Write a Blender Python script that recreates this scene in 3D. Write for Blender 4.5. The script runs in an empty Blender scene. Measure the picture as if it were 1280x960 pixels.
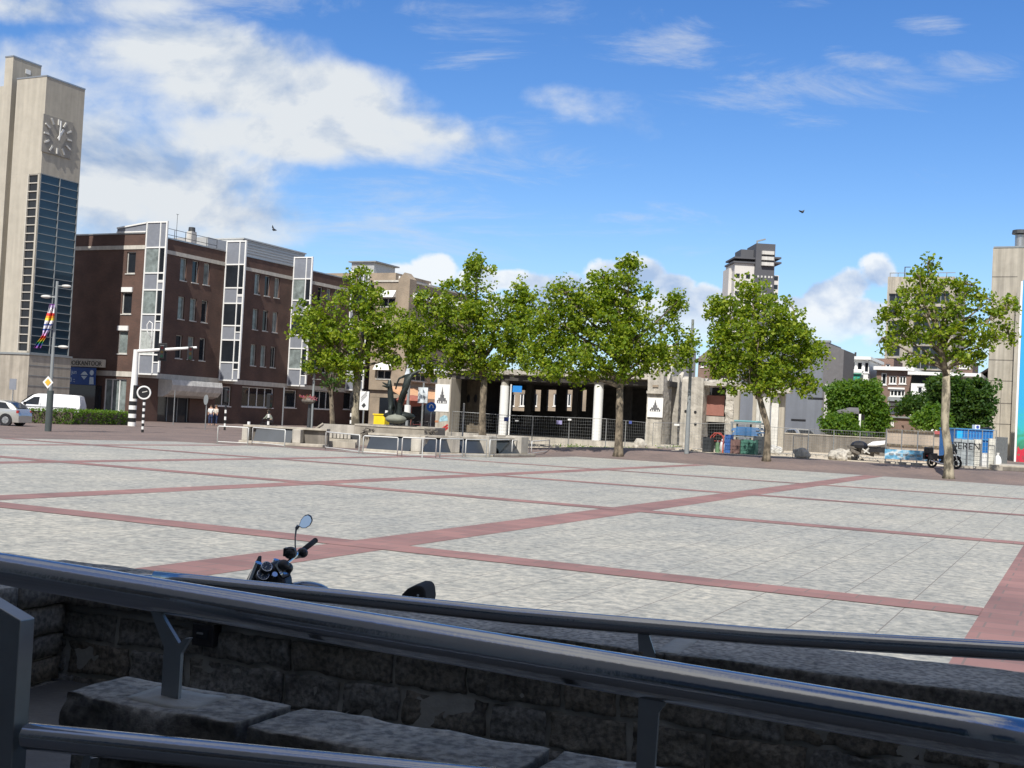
import bpy, math, random
from mathutils import Vector, Matrix, noise
random.seed(7)
S = bpy.context.scene
COL = S.collection
rnd = random.random
def U(a, b): return a + (b - a) * rnd()

# ------------------------------------------------------------------ camera (solved from the paving grid)
FOC, PITCH, ROLL, AZ, CAMH = 1499.0, 0.0276, 0.0515, 0.448, 2.0
FW = Vector((0, math.cos(PITCH), math.sin(PITCH)))
_rt = Vector((1, 0, 0)); _up = _rt.cross(FW)
_c, _s = math.cos(ROLL), math.sin(ROLL)
RT = _c * _rt + _s * _up
UP = -_s * _rt + _c * _up
CAM = Vector((0, 0, CAMH))
cd = bpy.data.cameras.new("camera"); cam = bpy.data.objects.new("camera", cd); COL.objects.link(cam)
cd.sensor_width = 36; cd.lens = FOC / 1280 * 36; cd.clip_start = 0.05; cd.clip_end = 9000
cam.matrix_world = Matrix(((RT.x, UP.x, -FW.x, 0), (RT.y, UP.y, -FW.y, 0), (RT.z, UP.z, -FW.z, CAMH), (0, 0, 0, 1)))
S.camera = cam

A = Vector((math.sin(AZ), math.cos(AZ), 0))      # the two directions of the square's grid
B = Vector((math.cos(AZ), -math.sin(AZ), 0))
Z = Vector((0, 0, 1))
def ray(px, py): return FW + (px - 640) / FOC * RT - (py - 480) / FOC * UP
def at(px, py, d): return CAM + ray(px, py) * d
def sm(t): t = max(0, min(1, t)); return t * t * (3 - 2 * t)
def gz(p):                                          # height of the ground
    b, a = p.dot(B), p.dot(A)
    lim = -33.5 + 0.16 * (a - 62)
    return 0.45 * sm((b - lim) / 6) * sm((a - 62.5) / 5)
def hor(px): return 488.5 + 0.0515 * px
def gat(px, py, d):                                 # ground point under a pixel column at a distance
    p = at(px, py, d); p.z = 0; p.z = gz(p); return p
def onz(px, py, z):
    r = ray(px, py); return CAM + r * ((z - CAMH) / r.z)
def ba(b, a, z=0.0): return B * b + A * a + Z * z

# ------------------------------------------------------------------ materials
MATS = {}
def new_mat(name):
    m = bpy.data.materials.new(name); m.use_nodes = True
    nt = m.node_tree; b = nt.nodes["Principled BSDF"]
    return m, nt, b
def _n(nt, t, **k):
    n = nt.nodes.new(t)
    for a, v in k.items(): setattr(n, a, v)
    return n
def mat(name, col, rough=0.7, metal=0.0, var=0.12, scale=3.0, bump=0.0, bscale=40.0, streak=0.0, spec=None, coat=0.0, stretch=(1, 1, 1), sharp=.2):
    if name in MATS: return MATS[name]
    m, nt, b = new_mat(name)
    b.inputs["Roughness"].default_value = rough; b.inputs["Metallic"].default_value = metal
    if spec is not None: b.inputs["Specular IOR Level"].default_value = spec
    if coat: b.inputs["Coat Weight"].default_value = coat
    tc = _n(nt, "ShaderNodeTexCoord"); mp = _n(nt, "ShaderNodeMapping"); mp.inputs["Scale"].default_value = stretch
    nt.links.new(tc.outputs["Object"], mp.inputs["Vector"])
    nz = _n(nt, "ShaderNodeTexNoise"); nz.inputs["Scale"].default_value = scale; nz.inputs["Detail"].default_value = 6; nz.inputs["Roughness"].default_value = 0.65
    nt.links.new(mp.outputs[0], nz.inputs["Vector"])
    rp = _n(nt, "ShaderNodeValToRGB"); e = rp.color_ramp.elements
    e[0].position = .5 - sharp; e[1].position = .5 + sharp
    lo = [c * (1 - var) for c in col]; hi = [min(1, c * (1 + var)) for c in col]
    e[0].color = (*lo, 1); e[1].color = (*hi, 1)
    nt.links.new(nz.outputs["Fac"], rp.inputs["Fac"])
    out = rp.outputs["Color"]
    if streak:
        mp2 = _n(nt, "ShaderNodeMapping"); mp2.inputs["Scale"].default_value = (2.2, 2.2, 0.12)
        nt.links.new(tc.outputs["Object"], mp2.inputs["Vector"])
        n2 = _n(nt, "ShaderNodeTexNoise"); n2.inputs["Scale"].default_value = 1.3; n2.inputs["Detail"].default_value = 5
        nt.links.new(mp2.outputs[0], n2.inputs["Vector"])
        r2 = _n(nt, "ShaderNodeValToRGB"); r2.color_ramp.elements[0].position = 0.38; r2.color_ramp.elements[1].position = 0.62
        k = 1 - streak; r2.color_ramp.elements[0].color = (k, k, k, 1); r2.color_ramp.elements[1].color = (1, 1, 1, 1)
        nt.links.new(n2.outputs["Fac"], r2.inputs["Fac"])
        mx = _n(nt, "ShaderNodeMix", data_type="RGBA", blend_type="MULTIPLY"); mx.inputs["Factor"].default_value = 1
        nt.links.new(out, mx.inputs["A"]); nt.links.new(r2.outputs["Color"], mx.inputs["B"]); out = mx.outputs["Result"]
    nt.links.new(out, b.inputs["Base Color"])
    if bump:
        n3 = _n(nt, "ShaderNodeTexNoise"); n3.inputs["Scale"].default_value = bscale; n3.inputs["Detail"].default_value = 6
        nt.links.new(mp.outputs[0], n3.inputs["Vector"])
        bp = _n(nt, "ShaderNodeBump"); bp.inputs["Strength"].default_value = bump; bp.inputs["Distance"].default_value = 0.02
        nt.links.new(n3.outputs["Fac"], bp.inputs["Height"]); nt.links.new(bp.outputs[0], b.inputs["Normal"])
    MATS[name] = m; return m

def brickmat(name, c1, c2, mortar, w=0.22, h=0.07, msz=0.012, axis="F"):
    """courses of brick on upright walls that follow the grid directions (object coordinates turned into wall length / height)"""
    if name in MATS: return MATS[name]
    m, nt, b = new_mat(name); b.inputs["Roughness"].default_value = 0.85
    tc = _n(nt, "ShaderNodeTexCoord"); sp = _n(nt, "ShaderNodeSeparateXYZ"); nt.links.new(tc.outputs["Object"], sp.inputs[0])
    def dotc(v):
        d = _n(nt, "ShaderNodeVectorMath", operation="DOT_PRODUCT"); d.inputs[1].default_value = v
        nt.links.new(tc.outputs["Object"], d.inputs[0]); return d.outputs["Value"]
    ad = _n(nt, "ShaderNodeMath", operation="ADD"); nt.links.new(dotc(tuple(A)), ad.inputs[0]); nt.links.new(dotc(tuple(B)), ad.inputs[1])
    cb = _n(nt, "ShaderNodeCombineXYZ"); nt.links.new(ad.outputs[0], cb.inputs[0])
    nt.links.new(sp.outputs["Z"], cb.inputs[1])
    bt = _n(nt, "ShaderNodeTexBrick"); bt.inputs["Scale"].default_value = 1; bt.inputs["Brick Width"].default_value = w
    bt.inputs["Row Height"].default_value = h; bt.inputs["Mortar Size"].default_value = msz
    bt.inputs["Color1"].default_value = (*c1, 1); bt.inputs["Color2"].default_value = (*c2, 1); bt.inputs["Mortar"].default_value = (*mortar, 1)
    nt.links.new(cb.outputs[0], bt.inputs["Vector"])
    nz = _n(nt, "ShaderNodeTexNoise"); nz.inputs["Scale"].default_value = 0.6; nz.inputs["Detail"].default_value = 6
    nt.links.new(tc.outputs["Object"], nz.inputs["Vector"])
    r2 = _n(nt, "ShaderNodeValToRGB"); r2.color_ramp.elements[0].position = 0.35; r2.color_ramp.elements[1].position = 0.7
    r2.color_ramp.elements[0].color = (.72, .72, .72, 1); r2.color_ramp.elements[1].color = (1.1, 1.08, 1.05, 1)
    nt.links.new(nz.outputs["Fac"], r2.inputs["Fac"])
    mx = _n(nt, "ShaderNodeMix", data_type="RGBA", blend_type="MULTIPLY"); mx.inputs["Factor"].default_value = 1
    nt.links.new(bt.outputs["Color"], mx.inputs["A"]); nt.links.new(r2.outputs["Color"], mx.inputs["B"])
    nt.links.new(mx.outputs["Result"], b.inputs["Base Color"])
    MATS[name] = m; return m

def leafmat(name, c1, c2, c3):
    if name in MATS: return MATS[name]
    m, nt, b = new_mat(name)
    g = _n(nt, "ShaderNodeNewGeometry"); rp = _n(nt, "ShaderNodeValToRGB"); e = rp.color_ramp.elements
    e[0].color = (*c1, 1); e[1].color = (*c3, 1); e[1].position = 1.0; x = e.new(0.5); x.color = (*c2, 1)
    nt.links.new(g.outputs["Random Per Island"], rp.inputs["Fac"])
    nt.links.new(rp.outputs["Color"], b.inputs["Base Color"]); b.inputs["Roughness"].default_value = 0.5
    b.inputs["Specular IOR Level"].default_value = 0.35
    tr = _n(nt, "ShaderNodeBsdfTranslucent"); ms = _n(nt, "ShaderNodeMixShader"); ms.inputs[0].default_value = 0.48
    mx = _n(nt, "ShaderNodeMix", data_type="RGBA", blend_type="MULTIPLY"); mx.inputs["Factor"].default_value = 1
    mx.inputs["B"].default_value = (1.7, 1.6, 0.45, 1); nt.links.new(rp.outputs["Color"], mx.inputs["A"]); nt.links.new(mx.outputs["Result"], tr.inputs["Color"])
    nt.links.new(b.outputs[0], ms.inputs[1]); nt.links.new(tr.outputs[0], ms.inputs[2])
    nt.links.new(ms.outputs[0], nt.nodes["Material Output"].inputs["Surface"])
    MATS[name] = m; return m

def glassmat(name, col, rough=0.04, spec=0.5, var=0.35, scale=0.5):
    return mat(name, col, rough=rough, var=var, scale=scale, spec=spec)

# ------------------------------------------------------------------ mesh builder
class MB:
    def __init__(s): s.v = []; s.f = []
    def quad(s, *p):
        n = len(s.v); s.v += [Vector(q) for q in p]; s.f.append(tuple(range(n, n + len(p)))); return s
    def hexa(s, p):      # 8 points: bottom 4 ccw, top 4 ccw
        n = len(s.v); s.v += [Vector(q) for q in p]
        for f in ((3, 2, 1, 0), (4, 5, 6, 7), (0, 1, 5, 4), (1, 2, 6, 5), (2, 3, 7, 6), (3, 0, 4, 7)): s.f.append(tuple(n + i for i in f))
        return s
    def box(s, c, sz, ux=None, uy=None, uz=None):
        ux = ux or Vector((1, 0, 0)); uy = uy or Vector((0, 1, 0)); uz = uz or Z; c = Vector(c)
        a, b, d = ux * sz[0] / 2, uy * sz[1] / 2, uz * sz[2] / 2
        return s.hexa([c - a - b - d, c + a - b - d, c + a + b - d, c - a + b - d, c - a - b + d, c + a - b + d, c + a + b + d, c - a + b + d])
    def bar(s, p, q, w, h=None, upv=None):
        p, q = Vector(p), Vector(q); d = (q - p); L = d.length; d.normalize()
        upv = upv or (Z if abs(d.z) < 0.95 else Vector((0, 1, 0)))
        x = d.cross(upv).normalized(); y = x.cross(d).normalized()
        return s.box((p + q) / 2, (w, L, h or w), x, d, y)
    def tube(s, p, q, r0, r1=None, n=10, caps=True):
        p, q = Vector(p), Vector(q); r1 = r0 if r1 is None else r1
        d = (q - p).normalized(); x = d.orthogonal().normalized(); y = d.cross(x)
        b = len(s.v)
        for i in range(n):
            t = 2 * math.pi * i / n; o = math.cos(t) * x + math.sin(t) * y
            s.v.append(p + o * r0); s.v.append(q + o * r1)
        for i in range(n):
            j = (i + 1) % n; s.f.append((b + 2 * i, b + 2 * j, b + 2 * j + 1, b + 2 * i + 1))
        if caps:
            s.f.append(tuple(b + 2 * i for i in reversed(range(n)))); s.f.append(tuple(b + 2 * i + 1 for i in range(n)))
        return s
    def path(s, pts, r, n=10):     # one swept tube through points, r number or list
        pts = [Vector(p) for p in pts]; m = len(pts); rs = r if isinstance(r, (list, tuple)) else [r] * m
        b = len(s.v); x = None
        for k in range(m):
            d = (pts[min(k + 1, m - 1)] - pts[max(k - 1, 0)]).normalized()
            x = d.orthogonal().normalized() if x is None else (x - d * x.dot(d)).normalized()
            y = d.cross(x)
            for i in range(n):
                t = 2 * math.pi * i / n; s.v.append(pts[k] + (math.cos(t) * x + math.sin(t) * y) * rs[k])
        for k in range(m - 1):
            for i in range(n):
                j = (i + 1) % n; s.f.append((b + k * n + i, b + k * n + j, b + (k + 1) * n + j, b + (k + 1) * n + i))
        s.f.append(tuple(b + i for i in reversed(range(n)))); s.f.append(tuple(b + (m - 1) * n + i for i in range(n)))
        return s
    def ball(s, c, r, n=10, m=7, sq=None):
        c = Vector(c); r = r if isinstance(r, (list, tuple, Vector)) else (r, r, r); b = len(s.v)
        ax = sq or (Vector((1, 0, 0)), Vector((0, 1, 0)), Z)
        for j in range(1, m):
            ph = math.pi * j / m
            for i in range(n):
                t = 2 * math.pi * i / n
                s.v.append(c + ax[0] * (r[0] * math.sin(ph) * math.cos(t)) + ax[1] * (r[1] * math.sin(ph) * math.sin(t)) + ax[2] * (r[2] * math.cos(ph)))
        tp = len(s.v); s.v.append(c + ax[2] * r[2]); bt = len(s.v); s.v.append(c - ax[2] * r[2])
        for j in range(m - 2):
            for i in range(n):
                k = (i + 1) % n; s.f.append((b + j * n + i, b + (j + 1) * n + i, b + (j + 1) * n + k, b + j * n + k))
        for i in range(n):
            k = (i + 1) % n; s.f.append((tp, b + i, b + k)); s.f.append((bt, b + (m - 2) * n + k, b + (m - 2) * n + i))
        return s
    def disc(s, c, nrm, r, th, n=24):
        nrm = Vector(nrm).normalized(); c = Vector(c); return s.tube(c - nrm * th / 2, c + nrm * th / 2, r, r, n)
    def ring(s, c, nrm, R, r, n=28, m=8):
        nrm = Vector(nrm).normalized(); x = nrm.orthogonal().normalized(); y = nrm.cross(x); b = len(s.v); c = Vector(c)
        for i in range(n):
            t = 2 * math.pi * i / n; o = math.cos(t) * x + math.sin(t) * y
            for j in range(m):
                a = 2 * math.pi * j / m; s.v.append(c + o * (R + r * math.cos(a)) + nrm * r * math.sin(a))
        for i in range(n):
            for j in range(m):
                i2 = (i + 1) % n; j2 = (j + 1) % m; s.f.append((b + i * m + j, b + i2 * m + j, b + i2 * m + j2, b + i * m + j2))
        return s
    def prism(s, pts, off):       # polygon extruded by vector off
        n = len(pts); b = len(s.v); off = Vector(off)
        s.v += [Vector(p) for p in pts] + [Vector(p) + off for p in pts]
        s.f.append(tuple(b + i for i in reversed(range(n)))); s.f.append(tuple(b + n + i for i in range(n)))
        for i in range(n):
            j = (i + 1) % n; s.f.append((b + i, b + j, b + n + j, b + n + i))
        return s
    def build(s, name, m, parent=None, smooth=False, bevel=0.0, sub=0, origin=None):
        me = bpy.data.meshes.new(name)
        off = Vector((0, 0, 0))
        p = parent
        while p is not None: off += p.location; p = p.parent
        if origin is not None: off = Vector(origin)
        me.from_pydata([tuple(q - off) for q in s.v], [], s.f); me.update()
        me.materials.append(m)
        o = bpy.data.objects.new(name, me); COL.objects.link(o)
        if parent is not None: o.parent = parent
        elif origin is not None: o.location = origin
        if bevel:
            b = o.modifiers.new("b", "BEVEL"); b.width = bevel; b.segments = 2; b.limit_method = "ANGLE"
        if sub:
            b = o.modifiers.new("s", "SUBSURF"); b.levels = sub; b.render_levels = sub
        if smooth:
            for q in me.polygons: q.use_smooth = True
            if smooth == "auto":
                me.set_sharp_from_angle(angle=math.radians(40))
        return o
def tag(o, label=None, cat=None, group=None, kind=None):
    if label: o["label"] = label
    if cat: o["category"] = cat
    if group: o["group"] = group
    if kind: o["kind"] = kind
    return o
def thing(name, label, cat, loc=(0, 0, 0), group=None):
    o = bpy.data.objects.new(name, None); COL.objects.link(o); o.location = Vector(loc); o.empty_display_size = 0.3
    return tag(o, label, cat, group)
def kids(o): return [c for c in COL.objects if c.parent == o]
def copy_tree(o, parent=None):
    c = o.copy(); COL.objects.link(c)
    if parent is not None: c.parent = parent
    for ch in kids(o): copy_tree(ch, c)
    return c
def text(body, size, pos, ux, uy, m, parent, name="lettering", ext=0.01, align="LEFT"):
    cu = bpy.data.curves.new(name, "FONT"); cu.body = body; cu.size = size; cu.extrude = ext; cu.align_x = align
    cu.resolution_u = 3
    tmp = bpy.data.objects.new(name, cu); COL.objects.link(tmp); bpy.context.view_layer.update()
    me = bpy.data.meshes.new_from_object(tmp.evaluated_get(bpy.context.evaluated_depsgraph_get())); bpy.data.objects.remove(tmp); bpy.data.curves.remove(cu)
    me.materials.clear(); me.materials.append(m); o = bpy.data.objects.new(name, me); COL.objects.link(o)
    off = Vector((0, 0, 0)); p = parent
    while p is not None: off += p.location; p = p.parent
    o.parent = parent; uz = ux.cross(uy)
    q = Vector(pos) - off
    o.matrix_local = Matrix(((ux.x, uy.x, uz.x, q.x), (ux.y, uy.y, uz.y, q.y), (ux.z, uy.z, uz.z, q.z), (0, 0, 0, 1)))
    return o

class Frame:                       # an upright plane: O + U*u + N*n (N points outwards) + z
    def __init__(s, O, Ud, Nd): s.O = Vector((O.x, O.y, 0)); s.U = Ud; s.N = Nd
    def P(s, u, n, z): return s.O + s.U * u + s.N * n + Z * z
    def hit(s, px, py, n=0.0):
        r = ray(px, py); o = s.O + s.N * n
        t = (o - CAM).dot(s.N) / r.dot(s.N); p = CAM + r * t
        return (p - s.O).dot(s.U), p.z
    def rect(s, x0, y0, x1, y1, n=0.0):
        a = s.hit(x0, y0, n); b = s.hit(x1, y1, n)
        return min(a[0], b[0]), max(a[0], b[0]), min(a[1], b[1]), max(a[1], b[1])
    def box(s, mb, u0, u1, n0, n1, z0, z1):
        P = s.P
        # keep outward winding whatever the handedness
        pts = [P(u0, n0, z0), P(u1, n0, z0), P(u1, n1, z0), P(u0, n1, z0), P(u0, n0, z1), P(u1, n0, z1), P(u1, n1, z1), P(u0, n1, z1)]
        if s.U.cross(s.N).z < 0: pts = [pts[i] for i in (3, 2, 1, 0, 7, 6, 5, 4)]
        mb.hexa(pts)
    def wall(s, mb, u0, u1, z0, z1, holes=(), depth=0.25, n=0.0):
        us = sorted({u0, u1, *[max(u0, min(u1, h[0])) for h in holes], *[max(u0, min(u1, h[1])) for h in holes]})
        zs = sorted({z0, z1, *[max(z0, min(z1, h[2])) for h in holes], *[max(z0, min(z1, h[3])) for h in holes]})
        for i in range(len(us) - 1):
            for j in range(len(zs) - 1):
                cu, cz = (us[i] + us[i + 1]) / 2, (zs[j] + zs[j + 1]) / 2
                if any(h[0] < cu < h[1] and h[2] < cz < h[3] for h in holes): continue
                mb.quad(s.P(us[i], n, zs[j]), s.P(us[i + 1], n, zs[j]), s.P(us[i + 1], n, zs[j + 1]), s.P(us[i], n, zs[j + 1]))
        for h in holes:
            a, b, c, d = h[:4]; P = s.P
            mb.quad(P(a, n, c), P(b, n, c), P(b, n - depth, c), P(a, n - depth, c)); mb.quad(P(a, n, d), P(b, n, d), P(b, n - depth, d), P(a, n - depth, d))
            mb.quad(P(a, n, c), P(a, n, d), P(a, n - depth, d), P(a, n - depth, c)); mb.quad(P(b, n, c), P(b, n, d), P(b, n - depth, d), P(b, n - depth, c))
    def window(s, parent, h, fm, gm, n=0.0, rec=0.14, fw=0.07, mull=0, rail=None, name="window", sill=False):
        a, b, c, d = h[:4]; mb = MB(); k = n - rec
        s.box(mb, a, b, k, k + .06, c, c + fw); s.box(mb, a, b, k, k + .06, d - fw, d)
        s.box(mb, a, a + fw, k, k + .06, c + fw, d - fw); s.box(mb, b - fw, b, k, k + .06, c + fw, d - fw)
        for i in range(mull):
            u = a + (b - a) * (i + 1) / (mull + 1); s.box(mb, u - fw / 2, u + fw / 2, k, k + .055, c + fw, d - fw)
        if rail: s.box(mb, a + fw, b - fw, k, k + .05, c + (d - c) * rail - fw / 2, c + (d - c) * rail + fw / 2)
        if sill: s.box(mb, a - .06, b + .06, k + .062, n + .07, c - .08, c - .002)
        w = mb.build(name, fm, parent)
        g = MB(); s.box(g, a + .01, b - .01, k - .05, k - .002, c + .01, d - .01); g.build("pane", gm, w)
        return w
# ------------------------------------------------------------------ palette
M_brickdark = brickmat("brick dark", (.135, .062, .045), (.10, .048, .036), (.115, .092, .078))
M_brickred = brickmat("brick red", (.26, .13, .09), (.20, .10, .075), (.28, .25, .22))
M_bricktan = brickmat("brick tan", (.38, .30, .21), (.33, .25, .175), (.34, .30, .25))
M_stoneband = mat("stone band", (.55, .52, .46), .8, var=.1, streak=.15)
M_cream = mat("cream stone cladding", (.45, .415, .345), .8, var=.08, scale=1.2, streak=.12)
M_base = mat("tower base stone", (.40, .36, .30), .85, var=.15, scale=1.0, streak=.25)
M_concrete = mat("weathered concrete", (.46, .43, .375), .9, var=.22, scale=1.2, bump=.3, bscale=12, streak=.3)
M_concrete2 = mat("panel concrete", (.46, .42, .35), .9, var=.12, scale=.8, streak=.28)
M_conc_dark = mat("dirty concrete", (.20, .18, .155), .9, var=.3, scale=.8, streak=.3)
M_white = mat("white paint", (.78, .78, .76), .45, var=.04)
M_offwhite = mat("old white paint", (.62, .61, .57), .6, var=.15, scale=3, streak=.2)
M_panel = mat("grey infill panel", (.22, .235, .27), .35, var=.08)
M_glassdark = glassmat("dark window glass", (.018, .022, .028))
M_glassblind = glassmat("window glass with pale curtain", (.20, .235, .23), .08, .5, .45, 1.6)
M_glasscurtain = glassmat("window glass with white curtain", (.42, .45, .43), .1, .4, .25, 4)
M_glassblue = glassmat("blue tinted glass", (.022, .046, .068), .06, .6, .25, .25)
M_metal = mat("galvanised steel", (.42, .43, .43), .4, .8, var=.15, scale=8)
M_metalpaint = mat("grey painted metal", (.26, .28, .285), .45, .1, var=.1)
M_black = mat("black paint", (.018, .018, .02), .4, var=.2)
M_darkgrey = mat("dark grey metal", (.055, .058, .062), .5, .2)
M_rubber = mat("black rubber", (.02, .02, .02), .85, var=.2)
M_bark = mat("plane tree bark", (.17, .14, .10), .9, sharp=.09, var=.55, scale=3.2, bump=.6, bscale=6, stretch=(1, 1, .5))
M_barkpale = mat("peeling plane bark", (.25, .22, .16), .9, sharp=.07, var=.62, scale=2.4, bump=.5, bscale=5, stretch=(1, 1, .45))
M_railgrey = mat("dull galvanised rail", (.60, .60, .58), .5, .1, var=.12)
M_yellow = mat("yellow paint", (.85, .62, .02), .5)
M_roof = mat("roof tile brown", (.13, .10, .085), .85, var=.2)
M_bronze = mat("dark bronze", (.032, .04, .036), .42, .55, var=.35, scale=2)
M_clad = mat("ribbed aluminium", (.50, .51, .50), .5, .3, var=.06)
M_slate = mat("slate blue render", (.17, .185, .215), .7, var=.08, scale=.7, streak=.12)
M_slate2 = mat("slate brick side", (.14, .135, .14), .8, var=.12)
M_skin = mat("skin", (.45, .27, .19), .6)
LEAF = leafmat("plane leaves", (.075, .145, .012), (.19, .28, .022), (.36, .42, .05))
LEAFD = leafmat("dark shrub leaves", (.028, .07, .016), (.055, .12, .026), (.10, .17, .035))
LEAFM = leafmat("bright shrub leaves", (.055, .13, .016), (.105, .205, .028), (.18, .29, .04))

# ------------------------------------------------------------------ ground
def sheetmat_plaza():
    m, nt, b = new_mat("concrete square slabs"); b.inputs["Roughness"].default_value = .75
    L = nt.links.new
    tc = _n(nt, "ShaderNodeTexCoord")
    def noise_(sc, st, det=6, ro=.6, off=0):
        mp = _n(nt, "ShaderNodeMapping"); mp.inputs["Scale"].default_value = st; mp.inputs["Location"].default_value = (off, off * 2, 0); L(tc.outputs["Object"], mp.inputs["Vector"])
        n = _n(nt, "ShaderNodeTexNoise"); n.inputs["Scale"].default_value = sc; n.inputs["Detail"].default_value = det; n.inputs["Roughness"].default_value = ro
        L(mp.outputs[0], n.inputs["Vector"]); return n.outputs["Fac"]
    def ramp(src, p0, c0, p1, c1):
        r = _n(nt, "ShaderNodeValToRGB"); e = r.color_ramp.elements; e[0].position = p0; e[1].position = p1; e[0].color = (*c0, 1); e[1].color = (*c1, 1); L(src, r.inputs["Fac"]); return r.outputs["Color"]
    def mix(a, c, fac=1, mode="MULTIPLY"):
        x = _n(nt, "ShaderNodeMix", data_type="RGBA", blend_type=mode)
        if isinstance(fac, (int, float)): x.inputs["Factor"].default_value = fac
        else: L(fac, x.inputs["Factor"])
        L(a, x.inputs["A"])
        if isinstance(c, tuple): x.inputs["B"].default_value = (*c, 1)
        else: L(c, x.inputs["B"])
        return x.outputs["Result"]
    blot = mix(ramp(noise_(6.0, (1, 1, 1), 8, .68), .40, (.275, .28, .262), .60, (.475, .465, .415)), ramp(noise_(13, (1, 1, 1), 5, .6, 3), .38, (.80, .82, .84), .60, (1.08, 1.06, 1.04)))
    big = ramp(noise_(.16, (1, 1, 1), 4, .6, 5), .36, (.86, .87, .88), .66, (1.06, 1.04, 1.0))
    mid = ramp(noise_(1.1, (1, .6, 1), 4, .6, 9), .38, (.86, .87, .88), .62, (1.04, 1.03, 1.02))
    c = mix(mix(blot, big), mid)
    # joints: local x runs across, local y along the long lines of the square
    sp = _n(nt, "ShaderNodeSeparateXYZ"); L(tc.outputs["Object"], sp.inputs[0])
    def joint(src, period, off, w):
        a = _n(nt, "ShaderNodeMath", operation="ADD"); a.inputs[1].default_value = off; L(src, a.inputs[0])
        d = _n(nt, "ShaderNodeMath", operation="DIVIDE"); d.inputs[1].default_value = period; L(a.outputs[0], d.inputs[0])
        f = _n(nt, "ShaderNodeMath", operation="FRACT"); L(d.outputs[0], f.inputs[0])
        l = _n(nt, "ShaderNodeMath", operation="LESS_THAN"); l.inputs[1].default_value = w / period; L(f.outputs[0], l.inputs[0]); return l.outputs[0]
    j = _n(nt, "ShaderNodeMath", operation="MAXIMUM"); L(joint(sp.outputs["X"], .82, 1.04 + .82 * 80, .014), j.inputs[0]); L(joint(sp.outputs["Y"], 2.6, 120 - 15.2 % 2.6, .016), j.inputs[1])
    c = mix(c, (.17, .155, .14), j.outputs[0], "MIX")
    L(c, b.inputs["Base Color"])
    bp = _n(nt, "ShaderNodeBump"); bp.inputs["Strength"].default_value = .15; bp.inputs["Distance"].default_value = .01; L(noise_(30, (1, 1, 1)), bp.inputs["Height"]); L(bp.outputs[0], b.inputs["Normal"])
    return m
def pavermat(name, c1, c2, mortar, w=.2, h=.1, msz=.006):
    m, nt, b = new_mat(name); b.inputs["Roughness"].default_value = .85; L = nt.links.new
    tc = _n(nt, "ShaderNodeTexCoord")
    bt = _n(nt, "ShaderNodeTexBrick"); bt.inputs["Scale"].default_value = 1; bt.inputs["Brick Width"].default_value = w; bt.inputs["Row Height"].default_value = h; bt.inputs["Mortar Size"].default_value = msz
    bt.inputs["Color1"].default_value = (*c1, 1); bt.inputs["Color2"].default_value = (*c2, 1); bt.inputs["Mortar"].default_value = (*mortar, 1)
    L(tc.outputs["Object"], bt.inputs["Vector"])
    nz = _n(nt, "ShaderNodeTexNoise"); nz.inputs["Scale"].default_value = .35; nz.inputs["Detail"].default_value = 8; nz.inputs["Roughness"].default_value = .65; L(tc.outputs["Object"], nz.inputs["Vector"])
    r = _n(nt, "ShaderNodeValToRGB"); r.color_ramp.elements[0].position = .35; r.color_ramp.elements[1].position = .68; r.color_ramp.elements[0].color = (.72, .74, .76, 1); r.color_ramp.elements[1].color = (1.12, 1.1, 1.08, 1); L(nz.outputs["Fac"], r.inputs["Fac"])
    x = _n(nt, "ShaderNodeMix", data_type="RGBA", blend_type="MULTIPLY"); x.inputs["Factor"].default_value = 1; L(bt.outputs["Color"], x.inputs["A"]); L(r.outputs["Color"], x.inputs["B"])
    L(x.outputs["Result"], b.inputs["Base Color"]); return m
M_plaza = sheetmat_plaza()
M_redband = pavermat("red pavers", (.30, .165, .152), (.24, .135, .126), (.19, .14, .13), .62, .41, .012)
M_street = pavermat("brown street bricks", (.225, .16, .135), (.17, .125, .11), (.14, .12, .11), .2, .1, .01)
M_sand = mat("dry sand and rubble", (.52, .45, .345), .95, var=.22, scale=.5, bump=.5, bscale=3)

def grid_obj(name, m, zf, b0, b1, a0, a1, nb, na, zoff=0):
    """sheet in grid coordinates; the object is turned so that its axes follow the paving"""
    vs, fs = [], []
    for j in range(na + 1):
        for i in range(nb + 1):
            b_ = b0 + (b1 - b0) * i / nb; a_ = a0 + (a1 - a0) * j / na
            vs.append((b_, a_, zf(ba(b_, a_)) + zoff))
    for j in range(na):
        for i in range(nb):
            k = j * (nb + 1) + i; fs.append((k, k + 1, k + nb + 2, k + nb + 1))
    me = bpy.data.meshes.new(name); me.from_pydata(vs, [], fs); me.materials.append(m)
    o = bpy.data.objects.new(name, me); COL.objects.link(o); o.rotation_euler = (0, 0, -AZ); tag(o, kind="structure"); return o
def flat_obj(name, m, poly, z):
    me = bpy.data.meshes.new(name); me.from_pydata([(p[0], p[1], z) for p in poly], [], [tuple(range(len(poly)))]); me.materials.append(m)
    o = bpy.data.objects.new(name, me); COL.objects.link(o); o.rotation_euler = (0, 0, -AZ); tag(o, kind="structure"); return o
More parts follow.
